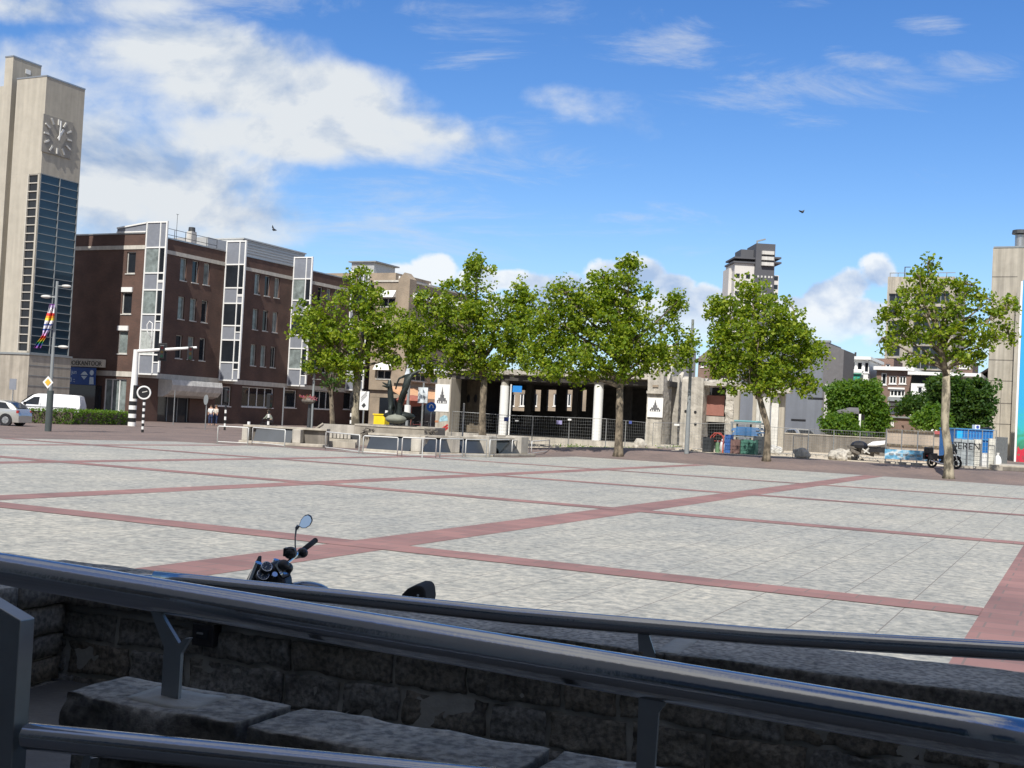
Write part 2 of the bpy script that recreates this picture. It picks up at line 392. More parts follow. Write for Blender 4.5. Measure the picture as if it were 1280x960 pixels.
# far ground ring + detailed near part in one sheet
vs, fs = [], []
bs = [-6000, -900, -120] + [-60 + 1.5 * i for i in range(0, 110)] + [160, 900, 6000]
as_ = [-3000, -200, -10, 40, 58] + [60 + .6 * i for i in range(0, 18)] + [74, 80, 100, 160, 400, 1500, 6000]
for a_ in as_:
    for b_ in bs: vs.append((b_, a_, gz(ba(b_, a_))))
W_ = len(bs)
for j in range(len(as_) - 1):
    for i in range(W_ - 1): k = j * W_ + i; fs.append((k, k + 1, k + W_ + 1, k + W_))
me = bpy.data.meshes.new("ground"); me.from_pydata(vs, [], fs); me.materials.append(M_street)
o = bpy.data.objects.new("ground", me); COL.objects.link(o); o.rotation_euler = (0, 0, -AZ); tag(o, kind="structure")
far = [(-2.5, 61.5), (-9.99, 62.1), (-18.9, 61.8), (-25.4, 61.5), (-25.4, 53.4), (-32, 47.7), (-39.3, 45), (-41.2, 36.4), (-70, 30)]
flat_obj("plaza", M_plaza, [(-70, -8), (-1.04, -8), (-1.04, 61.5)] + far, .004)
for i, b_ in enumerate((-9.5, -18.25, -27.2, -36.2)):
    w = (.47, .42, .4, .38)[i]; a1 = (61.9, 61.5, 51.2, 45.8)[i]
    flat_obj("red_paving_band", M_redband, [(b_ - w, -8), (b_ + w, -8), (b_ + w, a1), (b_ - w, a1)], .008)
for i, a_ in enumerate((4.5, 15.15, 26.15, 36.4, 46.9)):
    b0 = (-60, -60, -55, -41, -33.8)[i]; w = .36
    flat_obj("red_paving_band", M_redband, [(b0, a_ - w), (-1.04, a_ - w), (-1.04, a_ + w), (b0, a_ + w)], .012)
flat_obj("red_paving", M_redband, [(-1.04, -8), (6, -8), (6, 61.5), (-1.04, 61.5)], .006)
def sheet_px(name, m, poly, zoff, kind="structure"):
    """sheet lying on the ground; polygon given on the ground, cut into strips so that it follows the slope"""
    pts = [gat(*p) for p in poly]
    n = len(pts) // 2; K = 10; vs = []; fs = []
    for i in range(n):
        a, b = pts[i], pts[len(pts) - 1 - i]
        for k in range(K + 1):
            q = a.lerp(b, k / K); q.z = gz(q) + zoff; vs.append(tuple(q))
    for i in range(n - 1):
        for k in range(K): j = i * (K + 1) + k; fs.append((j, j + 1, j + K + 2, j + K + 1))
    me = bpy.data.meshes.new(name); me.from_pydata(vs, [], fs); me.materials.append(m); o = bpy.data.objects.new(name, me); COL.objects.link(o); return tag(o, kind=kind)
sheet_px("sandy_ground", M_sand, [(640, 560, 78), (740, 560, 76), (850, 560, 73), (960, 565, 71), (1080, 575, 69), (1250, 585, 68), (1250, 560, 112), (1080, 560, 108), (960, 560, 104), (850, 560, 100), (740, 555, 92), (640, 555, 95)], .012)

# ------------------------------------------------------------------ tall brick block at the left
C0 = at(172, 468, 103); C0.z = 0
LF = Frame(C0, A, B)            # long side
FF = Frame(C0, -B, -A)          # end wall towards the square
brick = thing("office_building", "dark brown brick office block with four white glazed bays on its long side", "building", C0)
SP = 10.66; LEN = 41.0; RZ = 16.15
rowz = [(12.72, 14.72), (9.25, 11.28), (5.72, 7.8)]
holes = []; wins = []
for k in range(4):
    for off in (4.96, 6.55, 8.12):
        for (z0, z1) in rowz:
            u = k * SP + off
            if u + .5 > LEN: continue
            holes.append((u - .42, u + .42, z0, z1))
gl = [LF.rect(303, 483, 341, 510), LF.rect(356, 487, 370, 510), LF.rect(393, 488, 416, 512), LF.rect(430, 490, 439, 512), LF.rect(270, 482, 288, 508)]
ent = LF.rect(199, 477, 236, 525); ent = (ent[0], ent[1], .02, 3.35)
allh = holes + gl + [ent]
mb = MB(); LF.wall(mb, 0, LEN, 0, RZ, allh, .3)
fh = [(1.0, 2.0, 12.72, 14.6), (1.15, 2.25, 9.2, 11.1), (1.35, 2.45, 5.75, 7.75), (1.2, 3.7, .7, 3.55)]
fw_u = 8.6
FF.wall(mb, -0.0, fw_u, 0, RZ, fh, .3)
LF.box(mb, .32, LEN, -14, -.32, 0, RZ - .1)
FF.box(mb, .32, fw_u, -6, -.32, 0, RZ - .1)
FF.box(mb, fw_u, fw_u + 14, -8, -.9, 0, RZ)
LF.box(mb, LEN - .01, LEN + .2, -14, 0, 0, RZ)
mb.build("wall", M_brickdark, brick)
# string courses and roof edge
mb = MB()
LF.box(mb, -.05, LEN, .001, .07, 14.82, 15.16); mb.build("string_course", M_stoneband, brick); mb = MB(); LF.box(mb, -.05, LEN, .001, .07, 3.78, 4.22); mb.build("string_course", M_stoneband, brick)
mb = MB(); FF.box(mb, .0, fw_u, .001, .07, 14.82, 15.16); mb.build("string_course", M_stoneband, brick); mb = MB(); FF.box(mb, 0, fw_u, .001, .07, 3.78, 4.22); mb.build("string_course", M_stoneband, brick); mb = MB(); FF.box(mb, fw_u, fw_u + 14, -.88, -.82, 14.82, 15.16); mb.build("string_course", M_stoneband, brick)
mb = MB(); LF.box(mb, 0, LEN + .2, -.4, .06, RZ + .002, RZ + .12); FF.box(mb, .07, fw_u + 14, -.4, .06, RZ + .002, RZ + .12); mb.build("roof_edge", M_metal, brick)
for i, h in enumerate(holes):
    LF.window(brick, h, M_offwhite, (M_glassblind, M_glassdark, M_glassblind, M_glassblind, M_glassdark)[(i * 7) % 5], rec=.2, fw=.06, sill=True)
for h in gl: LF.window(brick, h, M_white, M_glassdark, rec=.2, fw=.08, mull=max(0, int((h[1] - h[0]) / 1.1) - 1), sill=True)
for h in fh[:3]: FF.window(brick, h, M_offwhite, (M_glassdark, M_glassdark, M_glassblind)[fh.index(h)], rec=.16, fw=.08, sill=True)
FF.window(brick, fh[3], M_white, M_glassblind, rec=.16, fw=.09, mull=2, sill=True)
for h in fh[1:3]:
    mb = MB(); FF.box(mb, h[0] - .05, h[1] + .05, .003, .14, h[3] + .01, h[3] + .42); mb.build("sunblind_box", M_white, brick)
# entrance with curved canopy
mb = MB(); e0, e1 = ent[0], ent[1] + 2.6
prof = [(0, 3.75), (1.5, 3.75), (1.62, 3.3), (1.45, 2.8), (1.1, 2.42), (.5, 2.22), (0, 2.2)]
mb.prism([LF.P(e0 - .1, .005 + n, z) for n, z in prof], LF.U * (e1 - e0)); mb.build("canopy", M_offwhite, brick, bevel=.02)
mb = MB(); LF.box(mb, e0 + .05, ent[1] - .05, -.28, -.24, .03, 3.3); d = mb.build("entrance_glazing", M_glassdark, brick)
mb = MB()
for u in (0, .33, .66, 1): uu = e0 + .08 + (ent[1] - e0 - .16) * u; LF.box(mb, uu - .04, uu + .04, -.235, -.17, .03, 3.3)
LF.box(mb, e0 + .04, ent[1] - .04, -.165, -.12, 2.2, 2.3); mb.build("door_frame", M_metalpaint, d)
# wedge shaped bays: glazed face parallel to the end wall, closing wall running back to the facade
def bay(k, top):
    u0 = k * SP; w = 2.32; F = Frame(LF.P(u0, 0, 0), B, -A)      # local: U outwards from facade, N towards the square
    zb = 4.05
    mb = MB()
    P = F.P
    # side fin (wedge body), leaves the glazed face open
    tri = [P(.05, -.12, 0), P(w, -.12, 0), P(.05, -2.4, 0)]
    if k == 0: tri = [P(.05, -.12, 0), P(w, -.12, 0), P(.05, -2.4, 0)]
    mb.prism([t + Z * zb for t in tri], Z * (top - zb)); b_ = mb.build("bay_window", M_panel, brick)
    x1, x2 = .09, w - .03; xm = w * .70
    zz = [top - .02, 14.95, 12.75, 11.3, 9.2, 7.85, 5.75, zb + .02]   # panel / glass alternate
    fr = MB()
    # verticals
    for x, ww in ((x1, .12), (xm, .10), (x2, .14)): F.box(fr, x - ww / 2, x + ww / 2, -.11, .05, zb - .06 + .12 * x, top + .06)
    for z in zz:
        F.box(fr, x1 + .07, xm - .051, -.10, .045, z - .06, z + .06); F.box(fr, xm + .051, x2 - .071, -.10, .045, z - .06, z + .06)
    for z in (12.1, 11.98, 8.6, 5.1): F.box(fr, xm + .051, x2 - .071, -.10, .04, z - .05, z + .05)
    fr.build("frame", M_white, b_)
    for i in range(7):
        zt, zl = zz[i] - .06, zz[i + 1] + .06
        glass = i in (1, 3, 5)
        g = MB(); F.box(g, x1 + .06, xm - .052, -.09, -.02, zl, zt)
        g.build("pane" if glass else "panel", (random.choice([M_glassdark, M_glassblind, M_glassblind, M_glasscurtain]) if glass else M_panel), b_)
        g = MB(); F.box(g, xm + .052, x2 - .07, -.09, -.02, zl, zt)
        g.build("pane", M_glassdark if i % 2 == 1 or k == 9 else (M_glassdark if (i in (2, 4) and False) else M_panel), b_)
        if i in (2, 4, 6):
            g = MB(); F.box(g, xm + .055, x2 - .075, -.015, -.005, zt - .62, zt); g.build("pane", M_glassdark, b_)
for k in range(4): bay(k, 17.15)
# raised glazed screen on the end wall top (left of the first bay)
mb = MB(); P = FF.P
mb.prism([P(.02, .0, RZ + .13), P(3.3, .0, RZ + .13), P(3.3, 0, 16.65), P(.02, 0, 17.05)], FF.N * -.3); scr = mb.build("roof_screen", M_panel, brick)
mb = MB(); mb.bar(P(0, .03, 17.1), P(3.3, .03, 16.7), .12); FF.box(mb, 0, 3.3, .003, .08, RZ + .125, RZ + .24); mb.build("frame", M_white, scr)
# roof: rail, chimney, aerial, ribbed plant room
mb = MB()
r0 = LF.hit(214, 292)[0] + 0; r1 = LF.hit(281, 300)[0]
n_ = 5
for i in range(n_ + 1):
    u = r0 + (r1 - r0) * i / n_; mb.tube(LF.P(u, -.9, RZ), LF.P(u, -.9, RZ + 1.1), .03, n=6)
for z in (.55, 1.1): mb.tube(LF.P(r0, -.9, RZ + z), LF.P(r1, -.9, RZ + z), .025, n=6)
mb.build("roof_rail", M_darkgrey, brick)
u, z = LF.hit(240, 285, -3.0); mb = MB(); LF.box(mb, u - .35, u + .35, -3.3, -2.7, RZ, z - .35); ch = mb.build("chimney", M_offwhite, brick)
mb = MB(); mb.tube(LF.P(u, -3, z - .34), LF.P(u, -3, z + .05), .33, .3, 12); mb.build("cowl", M_darkgrey, ch)
u, z = LF.hit(222, 268, -1.5); mb = MB(); mb.tube(LF.P(u, -1.5, RZ), LF.P(u, -1.5, z), .03, .02, 6); mb.tube(LF.P(u - .15, -1.5, z), LF.P(u + .15, -1.5, z), .02, n=6); mb.build("aerial", M_darkgrey, brick)
PH = -3.4; u0, zt = LF.hit(304, 299, PH); u1, _ = LF.hit(381, 318, PH)
mb = MB(); LF.box(mb, u0, u1, PH - 6, PH, RZ - .1, zt); LF.box(mb, u0 - 4.6, u0 - .01, PH - 5, PH - .6, RZ - .1, zt - .5)
pent = mb.build("plant_room", M_clad, brick)
mb = MB(); k = 0
while RZ + .3 + k * .28 < zt: LF.box(mb, u0, u1, PH + .002, PH + .07, RZ + .2 + k * .28, RZ + .3 + k * .28); F2 = Frame(LF.P(u0, PH, 0), -B, -A); F2.box(mb, 0, 6, .002, .06, RZ + .2 + k * .28, RZ + .3 + k * .28); k += 1
LF.box(mb, u0 - .1, u1 + .1, PH - 6.1, PH + .16, zt + .002, zt + .14)
mb.build("ribs", M_clad, pent)

# banner and lettering at the entrance beside the tower
sg = thing("entrance_sign", "pale fascia lettered IOEKANTOOR over a dark glass entrance beside the clock tower", "sign", FF.P(5, .5, 0))
a = FF.hit(125, 449, .8); b_ = FF.hit(80, 449, .8); zt = a[1]; zb = FF.hit(125, 459, .8)[1]
mb = MB(); FF.box(mb, a[0], b_[0] + .5, .1, .8, zb, zt); mb.build("fascia", M_stoneband, sg)
tu = FF.hit(85, 455, .82)
text("IOEKANTOOR", .56, FF.P(tu[0] - .28, .815, zb + .12), B, Z, M_black, sg)
mb = MB(); FF.box(mb, a[0] + .3, b_[0] + .5, .08, .3, .02, zb - 1.6); mb.build("dark_doors", M_glassdark, sg)
bn = thing("banner", "blue banner with white writing hanging under the pale entrance fascia", "banner", FF.P(5, .85, 2))
a = FF.hit(120, 459.5, .75); b_ = FF.hit(83.5, 480, .75)
mb = MB(); FF.box(mb, a[0], b_[0], .7, .74, b_[1], a[1] - .02); mb.build("cloth", mat("banner blue", (.015, .075, .30), .6), bn)
zr = (a[1] - b_[1]); q = lambda du, dz: FF.P(b_[0] - du, .745, b_[1] + dz)
M_ltblue = mat("banner white", (.6, .72, .82), .6)
text("1 jun", .52, q(.05, zr * .60), B, Z, M_ltblue, bn, ext=.006); text("20 :;", .52, q(.05, zr * .15), B, Z, M_ltblue, bn, ext=.006)
wd = b_[0] - a[0]
mb = MB(); mb.prism([q(wd * .47, zr * .56), q(wd * .73, zr * .56), q(wd * .66, zr * .72), q(wd * .60, zr * .77), q(wd * .54, zr * .70)], FF.N * .008)
mb.prism([q(wd * .49, zr * .50), q(wd * .71, zr * .50), q(wd * .60, zr * .30)], FF.N * .008)
mb.disc(q(wd * .86, zr * .70), FF.N, zr * .15, .012); mb.prism([q(wd * .79, zr * .05), q(wd * .95, zr * .05), q(wd * .93, zr * .46), q(wd * .80, zr * .46)], FF.N * .008)
mb.build("printed_shapes", M_ltblue, bn)

# ------------------------------------------------------------------ clock tower
T0 = at(37, 440, 94); T0.z = 0
TR = Frame(T0, A, B); TL = Frame(T0, -B, -A)
tower = thing("clock_tower", "slim cream stone clock tower with blue glass front and square clock", "tower", T0)
tw = TR.hit(86, 442)[0]; tl = TL.hit(0, 440)[0]; tz = TR.hit(57, 95)[1]; zg = TR.hit(37, 441)[1]; zc = TR.hit(50, 216)[1]
mb = MB(); TR.box(mb, .3, tw, -tl, -.3, zg, zc); TR.box(mb, 0, tw, -tl, 0, zc + .002, tz)
ls0, ls1 = 0.12, tl * .42
TL.wall(mb, 0, tl, zg, zc, [(ls0, ls1, zg + .1, zc - .05)], .3)
TR.box(mb, 0.0, .001, -.3, 0, zg, zc)
TR.box(mb, 1.0, tw - .02, -tl - 3.5, -tl - .01, 0, tz - 4)  # unseen box added to close the sun gap between shaft and rear slab
mb.build("shaft", M_cream, tower)
mb = MB(); TR.box(mb, -.03, tw + .03, -tl - .03, .03, tz + .002, tz + .12); mb.build("parapet", M_metal, tower)
mb = MB(); TR.box(mb, 0, tw + .3, -tl - 3, 0, 0, zg - .15); bs_ = mb.build("base", M_base, tower)
mb = MB()
for z in (.9, 1.7, 2.5, 3.3, 4.1): TR.box(mb, .01, tw + .28, .002, .02, z, z + .05)
TR.box(mb, -.08, tw + .35, -tl - 3, .08, zg - .148, zg - .002); mb.build("ledge", M_metalpaint, bs_)
mb = MB(); TR.box(mb, .06, tw - .03, -.29, -.06, zg + .01, zc - .01); gl_ = mb.build("glass_wall", M_glassblue, tower)
mb = MB(); nrow = 21
for i in range(nrow + 1):
    z = zg + .03 + (zc - zg - .06) * i / nrow; TR.box(mb, .08, tw - .05, -.055, .0, z - .03, z + .03)
for u in (.04, tw * .5, tw - .04): TR.box(mb, u - .035, u + .035, -.058, .012, zg + .01, zc - .02)
mb.build("glazing_bars", M_metalpaint, gl_)
mb = MB(); TL.box(mb, ls0 + .01, ls1 - .01, -.28, -.12, zg + .11, zc - .06); g2 = mb.build("stair_window", M_glassdark, tower)
mb = MB()
for i in range(nrow + 1):
    z = zg + .12 + (zc - zg - .2) * i / nrow; TL.box(mb, ls0, ls1, -.119, -.03, z - .035, z + .035)
for u in (ls0 + .03, ls1 - .03): TL.box(mb, u - .035, u + .035, -.116, .02, zg + .1, zc - .05)
mb.build("glazing_bars", M_stoneband, g2)
# clock
cu, cz = TR.hit(71.5, 171, .05); hw = abs(TR.hit(90, 175)[0] - TR.hit(53, 168)[0]) / 2; hh = abs(TR.hit(71, 148)[1] - TR.hit(71, 195)[1]) / 2
mb = MB(); TR.box(mb, cu - hw, cu + hw, .002, .10, cz - hh, cz + hh); ck = mb.build("clock_face", mat("clock panel grey", (.30, .28, .245), .7), tower)
mb = MB()
for i in range(12):
    t = 2 * math.pi * i / 12; dx, dz = math.sin(t), math.cos(t); s_ = min(1 / max(abs(dx), 1e-6), 1 / max(abs(dz), 1e-6)); s_ = .5 * s_ + .5
    R1, R0 = s_ * .93, s_ * .62
    mb.bar(TR.P(cu + dx * hw * R0, .14, cz + dz * hh * R0), TR.P(cu + dx * hw * R1, .14, cz + dz * hh * R1), .13, .1, upv=TR.N)
mb.build("hour_marks", M_offwhite, ck)
mb = MB(); mb.bar(TR.P(cu - .05, .22, cz - .2), TR.P(cu + hw * .30, .22, cz + hh * .45), .16, .06, upv=TR.N); mb.build("hour_hand", M_white, ck)
mb = MB(); mb.bar(TR.P(cu, .3, cz - .3), TR.P(cu + .08, .3, cz + hh * .86), .10, .05, upv=TR.N); mb.build("minute_hand", M_white, ck)
# tall slab behind
S0 = at(17, 71, 96.5); sz = S0.z; S0.z = 0; SF = Frame(S0, A, B)
sw = SF.hit(52, 80)[0]
mb = MB(); SF.box(mb, 0, sw, -.9, 0, 0, sz); SF.box(mb, .3, sw + 3, -3.5, -.92, 0, sz - 2.2); mb.build("rear_slab", M_cream, tower)
mb = MB(); SF.box(mb, -.03, sw + .03, -.93, .03, sz + .002, sz + .12); mb.build("coping", M_metal, tower)
mb = MB(); u, z = SF.hit(35, 90); SF.box(mb, u - .25, u + .25, .002, .03, z - .18, z + .18); mb.build("slit_opening", M_white, tower)
# ------------------------------------------------------------------ tan office building behind the trees
def tan_building():
    o1 = at(511, 350, 128); o1.z = 0
    Rf = Frame(o1, A, B); Ff = Frame(o1, -B, -A)
    t = thing("brick_building", "tan brick office building with white awnings and stepped roof behind the bronze statue", "building", o1)
    z1 = Rf.hit(513, 353)[1]
    L_ = 15; Wd = 4.3
    hr = [Rf.rect(513, 373, 541, 390)]; dz = 3.9
    rows = [(hr[0][2] - k * dz, hr[0][3] - k * dz) for k in range(3)]
    hs = [(hr[0][0] + .1 + q * 5.2, hr[0][0] + 4.4 + q * 5.2, a, b) for q in range(3) for a, b in rows]
    hf = [(1.6, 3.4, a, b) for a, b in rows]
    mb = MB(); Rf.wall(mb, 0, L_, 5.2, z1, hs, .3); Ff.wall(mb, 0, Wd, 4.2, z1, hf, .3)
    Rf.box(mb, .32, L_, -Wd, -.32, 3.4, z1 - .05)
    Rf.box(mb, .3, L_, -Wd, -3, 0, 3.38)
    Rf.box(mb, L_, L_ + .2, -Wd, 0, 0, z1)
    # gabled pier at the corner
    P = Ff.P; mb.prism([P(-.3, .25, 5), P(1.1, .25, 5), P(1.1, .25, z1 + .3), P(.4, .25, z1 + 1.0), P(-.3, .25, z1 + .3)], Ff.N * -1.4)
    mb.build("wall", M_bricktan, t)
    mb = MB(); Rf.box(mb, 1.2, L_, -Wd, .1, z1 + .002, z1 + .2); Ff.box(mb, 1.15, Wd, -.3, .1, z1 + .002, z1 + .2); mb.build("coping", M_stoneband, t)
    for h in hs: Rf.window(t, h, M_offwhite, M_glassdark, rec=.2, fw=.09, mull=3, sill=True)
    for h in hf: Ff.window(t, h, M_offwhite, M_glassdark, rec=.2, fw=.09, mull=1, sill=True)
    for h in hs:
        mb = MB(); mb.prism([Rf.P(h[0] - .1, .005, h[3] + .9), Rf.P(h[0] - .1, .005, h[3] + .05), Rf.P(h[0] - .1, .8, h[3] - .05), Rf.P(h[0] - .1, .8, h[3] + .05)], Rf.U * (h[1] - h[0] + .2)); mb.build("awning", M_white, t)
    for h in hf[:3]:
        mb = MB(); mb.prism([Ff.P(h[0] - .1, .005, h[3] + .8), Ff.P(h[0] - .1, .005, h[3] + .05), Ff.P(h[0] - .1, .7, h[3])], Ff.U * (h[1] - h[0] + .2)); mb.build("awning", M_white, t)
    # ground floor shop front with orange awning
    mb = MB(); Rf.box(mb, .1, L_, -2.9, -1.0, 0, 3.38); mb.build("shop_front", M_glassdark, t)
    mb = MB(); a = Rf.hit(500, 497, 1.6); b = Rf.hit(546, 503, 1.6)
    mb.prism([Rf.P(a[0], .0, 4.6), Rf.P(a[0], 2.2, 3.5), Rf.P(a[0], 2.2, 3.1), Rf.P(a[0], 2.1, 3.1), Rf.P(a[0], 2.1, 3.4), Rf.P(a[0], 0, 4.4)], Rf.U * 14); mb.build("shop_awning", mat("orange awning", (.62, .36, .20), .7), t)
    # upper set-back storey
    o2 = at(495, 341, 141); z2 = o2.z; o2.z = 0; R2 = Frame(o2, A, B)
    u1 = R2.hit(539, 352)[0]
    mb = MB(); R2.box(mb, 0, u1, -13, 0, z1 - 4, z2); R2.box(mb, u1 + .01, u1 + 6, -12, -1, z1 - 4, z2 - .2); mb.build("upper_storey", M_bricktan, t)
    mb = MB(); a = R2.hit(499, 344, .05)[0]; R2.box(mb, a, a + .35, .01, .2, z1 - 1, z2 - .3); R2.box(mb, u1 - .5, u1 - .2, .01, .2, z1 - 1, z2 - .3); mb.build("downpipe", M_white, t)
    mb = MB(); R2.box(mb, 1.6, u1 - 1, .003, .08, z1 + .3, z2 - .4); mb.build("cladding", M_panel, t)
    o3 = at(468, 328, 143); z3 = o3.z; o3.z = 0; R3 = Frame(o3, A, B); u3 = R3.hit(494, 333)[0]
    mb = MB(); R3.box(mb, 0, u3, -3.2, 0, z2 - 3, z3); ph = mb.build("plant_room", M_clad, t)
    mb = MB(); R3.box(mb, -.3, u3 + .4, -3.5, .4, z3 + .002, z3 + .16); mb.build("roof_edge", M_metalpaint, ph)
    return t
tan_building()
# a brown block with dark brick end seen between office and tan building + colonnade
mb = MB(); ent_px = at(425, 492, 150)

# ------------------------------------------------------------------ half demolished concrete building
R0 = at(825, 556, 87); R0.z = 0
RU = -B; RF = Frame(R0, RU, -A)                 # u runs to the left
GZ = .45
ruin = thing("demolished_building", "half demolished concrete hall with open dark ground floor, white round columns and flat roof slab", "building", Vector((R0.x, R0.y, GZ)))
zt = RF.hit(700, 463)[1]
uL = RF.hit(576, 500)[0]; uR = RF.hit(845, 500)[0]
mb = MB()
# ragged slab edge
RF.box(mb, .2, uL + 1.6, -11, -.25, zt - .5, zt - .02)
N_ = 46
for i in range(N_):
    ua = .0 + (uL + 1.4) * i / N_; ub = .0 + (uL + 1.4) * (i + 1) / N_
    e = U(-.18, .18); h = U(0, .09); RF.box(mb, ua, ub - .001, -.249, .05 + e, zt - .46 + h, zt - .01 - U(0, .08))
mb.build("roof_slab", M_concrete, ruin)
mb = MB(); op = []
for (x0, x1) in ((640, 655), (668, 675), (684, 694), (708, 719), (727, 732)):
    r = RF.rect(x0, 487, x1, 514, -10); op.append(r)
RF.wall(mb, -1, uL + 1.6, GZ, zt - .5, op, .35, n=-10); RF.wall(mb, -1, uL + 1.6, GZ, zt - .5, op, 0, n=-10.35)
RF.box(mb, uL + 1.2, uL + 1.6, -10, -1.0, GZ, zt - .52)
mb.build("back_wall", mat("shade dark concrete", (.055, .05, .045), .9, var=.3), ruin)  # shade of the hall interior put into the concrete colour
mb = MB(); RF.box(mb, -.8, uL + 1.2, -9.99, -.5, GZ + .141, GZ + .16); mb.build("floor_shade_sheet", mat("hall floor shade", (.045, .042, .038), .95, var=.3), ruin)  # dark sheet over the floor slab, interior shade painted as its colour
mb = MB()
for q in (.28, .55, .8):
    RF.box(mb, uL * q, uL * q + .5, -6.5, -6, GZ, zt - .52)
RF.box(mb, -.4, uL + 1.6, -10, -.3, zt - .9, zt - .503)
mb.build("inner_frame", mat("shade dark concrete", (.055, .05, .045), .9, var=.3), ruin)  # frame and ceiling share the colour darkened to stand for shade
mb = MB(); RF.box(mb, -1.5, uL + 2.4, -10.3, .6, GZ - .6, GZ + .14); mb.build("floor_slab", M_concrete, ruin)
for (px, y0, y1, r, mt) in ((629.5, 482, 545, .36, M_white), (747, 480, 550, .36, M_white)):
    u, z = RF.hit(px, 520, -.7); mb = MB(); P0 = RF.P(u, -.7, 0)
    zz = at(px, y0, 1).z; ztop = RF.hit(px, y0, -.7)[1]
    mb.tube(P0 + Z * (GZ + .142), P0 + Z * ztop, r, r, 20); mb.build("column", M_white, ruin, smooth="auto")
    mb = MB(); mb.tube(P0 + Z * (ztop + .002), P0 + Z * (zt - .502), r * .86, r * .86, 20); mb.build("column_head", M_concrete, ruin, smooth="auto")
# blue sheet hanging at the back
u0, u1, z0, z1 = RF.rect(641, 482, 652, 490.5, -.5); mb = MB(); RF.box(mb, u0, u1, -.55, -.5, z0, z1); mb.build("blue_board", mat("blue board", (.02, .22, .62), .5), ruin)
u0, _ = RF.hit(638, 500, -.5); mb = MB(); RF.box(mb, u0 - .04, u0 + .05, -.6, -.5, GZ + .142, z1 + .1); mb.build("board_post", M_white, ruin)
u0, u1, z0, z1 = RF.rect(577, 476, 601, 546, -3.2)
mb = MB(); RF.box(mb, u0, u1 + .2, -3.5, -3.2, GZ + .142, zt - .52); pw = mb.build("end_wall", mat("brown stained plaster", (.20, .165, .12), .9, var=.3, streak=.3), ruin)
for px in (585.5, 594.5):
    u, z = RF.hit(px, 498, -3.2); mb = MB(); mb.ball(RF.P(u, -3.19, z), (.16, .02, .34), sq=(RF.U, RF.N, Z)); mb.build("oval_opening", M_black, pw)

def sketch_poster(parent, F, rect, n):
    """white poster with a grey drawing of a domed church with a spire"""
    u0, u1, z0, z1 = rect; mb = MB(); F.box(mb, u0, u1, n, n + .03, z0, z1); ps = mb.build("poster", M_white, parent)
    w, h = u1 - u0, z1 - z0; c = (u0 + u1) / 2; ink = mat("grey ink", (.12, .12, .125), .8, var=.5, scale=9); q = lambda a, b: F.P(c + a * w, n + .031, z0 + b * h)
    mb = MB(); e = F.N * .006
    for a, b in (((-.34, .30), (.34, .42)), ((-.26, .42), (.26, .50)), ((-.14, .50), (.14, .62)), ((-.07, .62), (.07, .72))):
        mb.prism([q(a[0], a[1]), q(b[0], a[1]), q(b[0], b[1]), q(a[0], b[1])], e)
    mb.prism([q(-.05, .722), q(.05, .722), q(0, .93)], e)
    mb.build("drawing", ink, ps)
    mb = MB()
    for a in (-.22, -.1, .1, .22): mb.prism([q(a - .03, .31), q(a + .03, .31), q(a + .03, .38), q(a - .03, .38)], F.N * .009)
    mb.build("drawn_windows", M_white, ps)
    return ps
# left pier
u0, z0 = RF.hit(543, 543, .4); u1, z1 = RF.hit(564.5, 472, .4)
lp = thing("concrete_pier", "square concrete pier with church poster and red zigzag graffiti left of the ruin", "pier", RF.P(u1, .4, GZ))
mb = MB(); RF.box(mb, u1, u0, -1.3, .4, GZ - .3, z1); mb.build("pier", M_concrete2, lp, bevel=.03)
sketch_poster(lp, RF, RF.rect(544.8, 480, 561, 515, .4), .402)
gr = mat("red graffiti paint", (.55, .05, .05), .6)
mb = MB(); q = lambda x, y: RF.P(RF.hit(x, y, .4)[0], .405, RF.hit(x, y, .4)[1])
for seg in (((552, 536), (560, 531)), ((559, 531), (553, 538)), ((553.5, 538), (560, 534)), ((559.5, 535), (551.5, 541))): mb.bar(q(*seg[0]), q(*seg[1]), .02, .13, upv=Z)
mb.build("graffiti", gr, lp)
mb = MB(); mb.prism([q(549, 527), q(560, 526), q(559, 520), q(555, 519), q(550, 522)], RF.N * .006); mb.build("graffiti", mat("pale blue graffiti paint", (.30, .48, .55), .7, var=.5, scale=6), lp)
mb = MB(); mb.prism([q(543.8, 528), q(548, 528), q(548, 525.5), q(543.8, 525.5)], RF.N * .006); mb.build("graffiti", mat("rust graffiti paint", (.4, .17, .08), .7), lp)
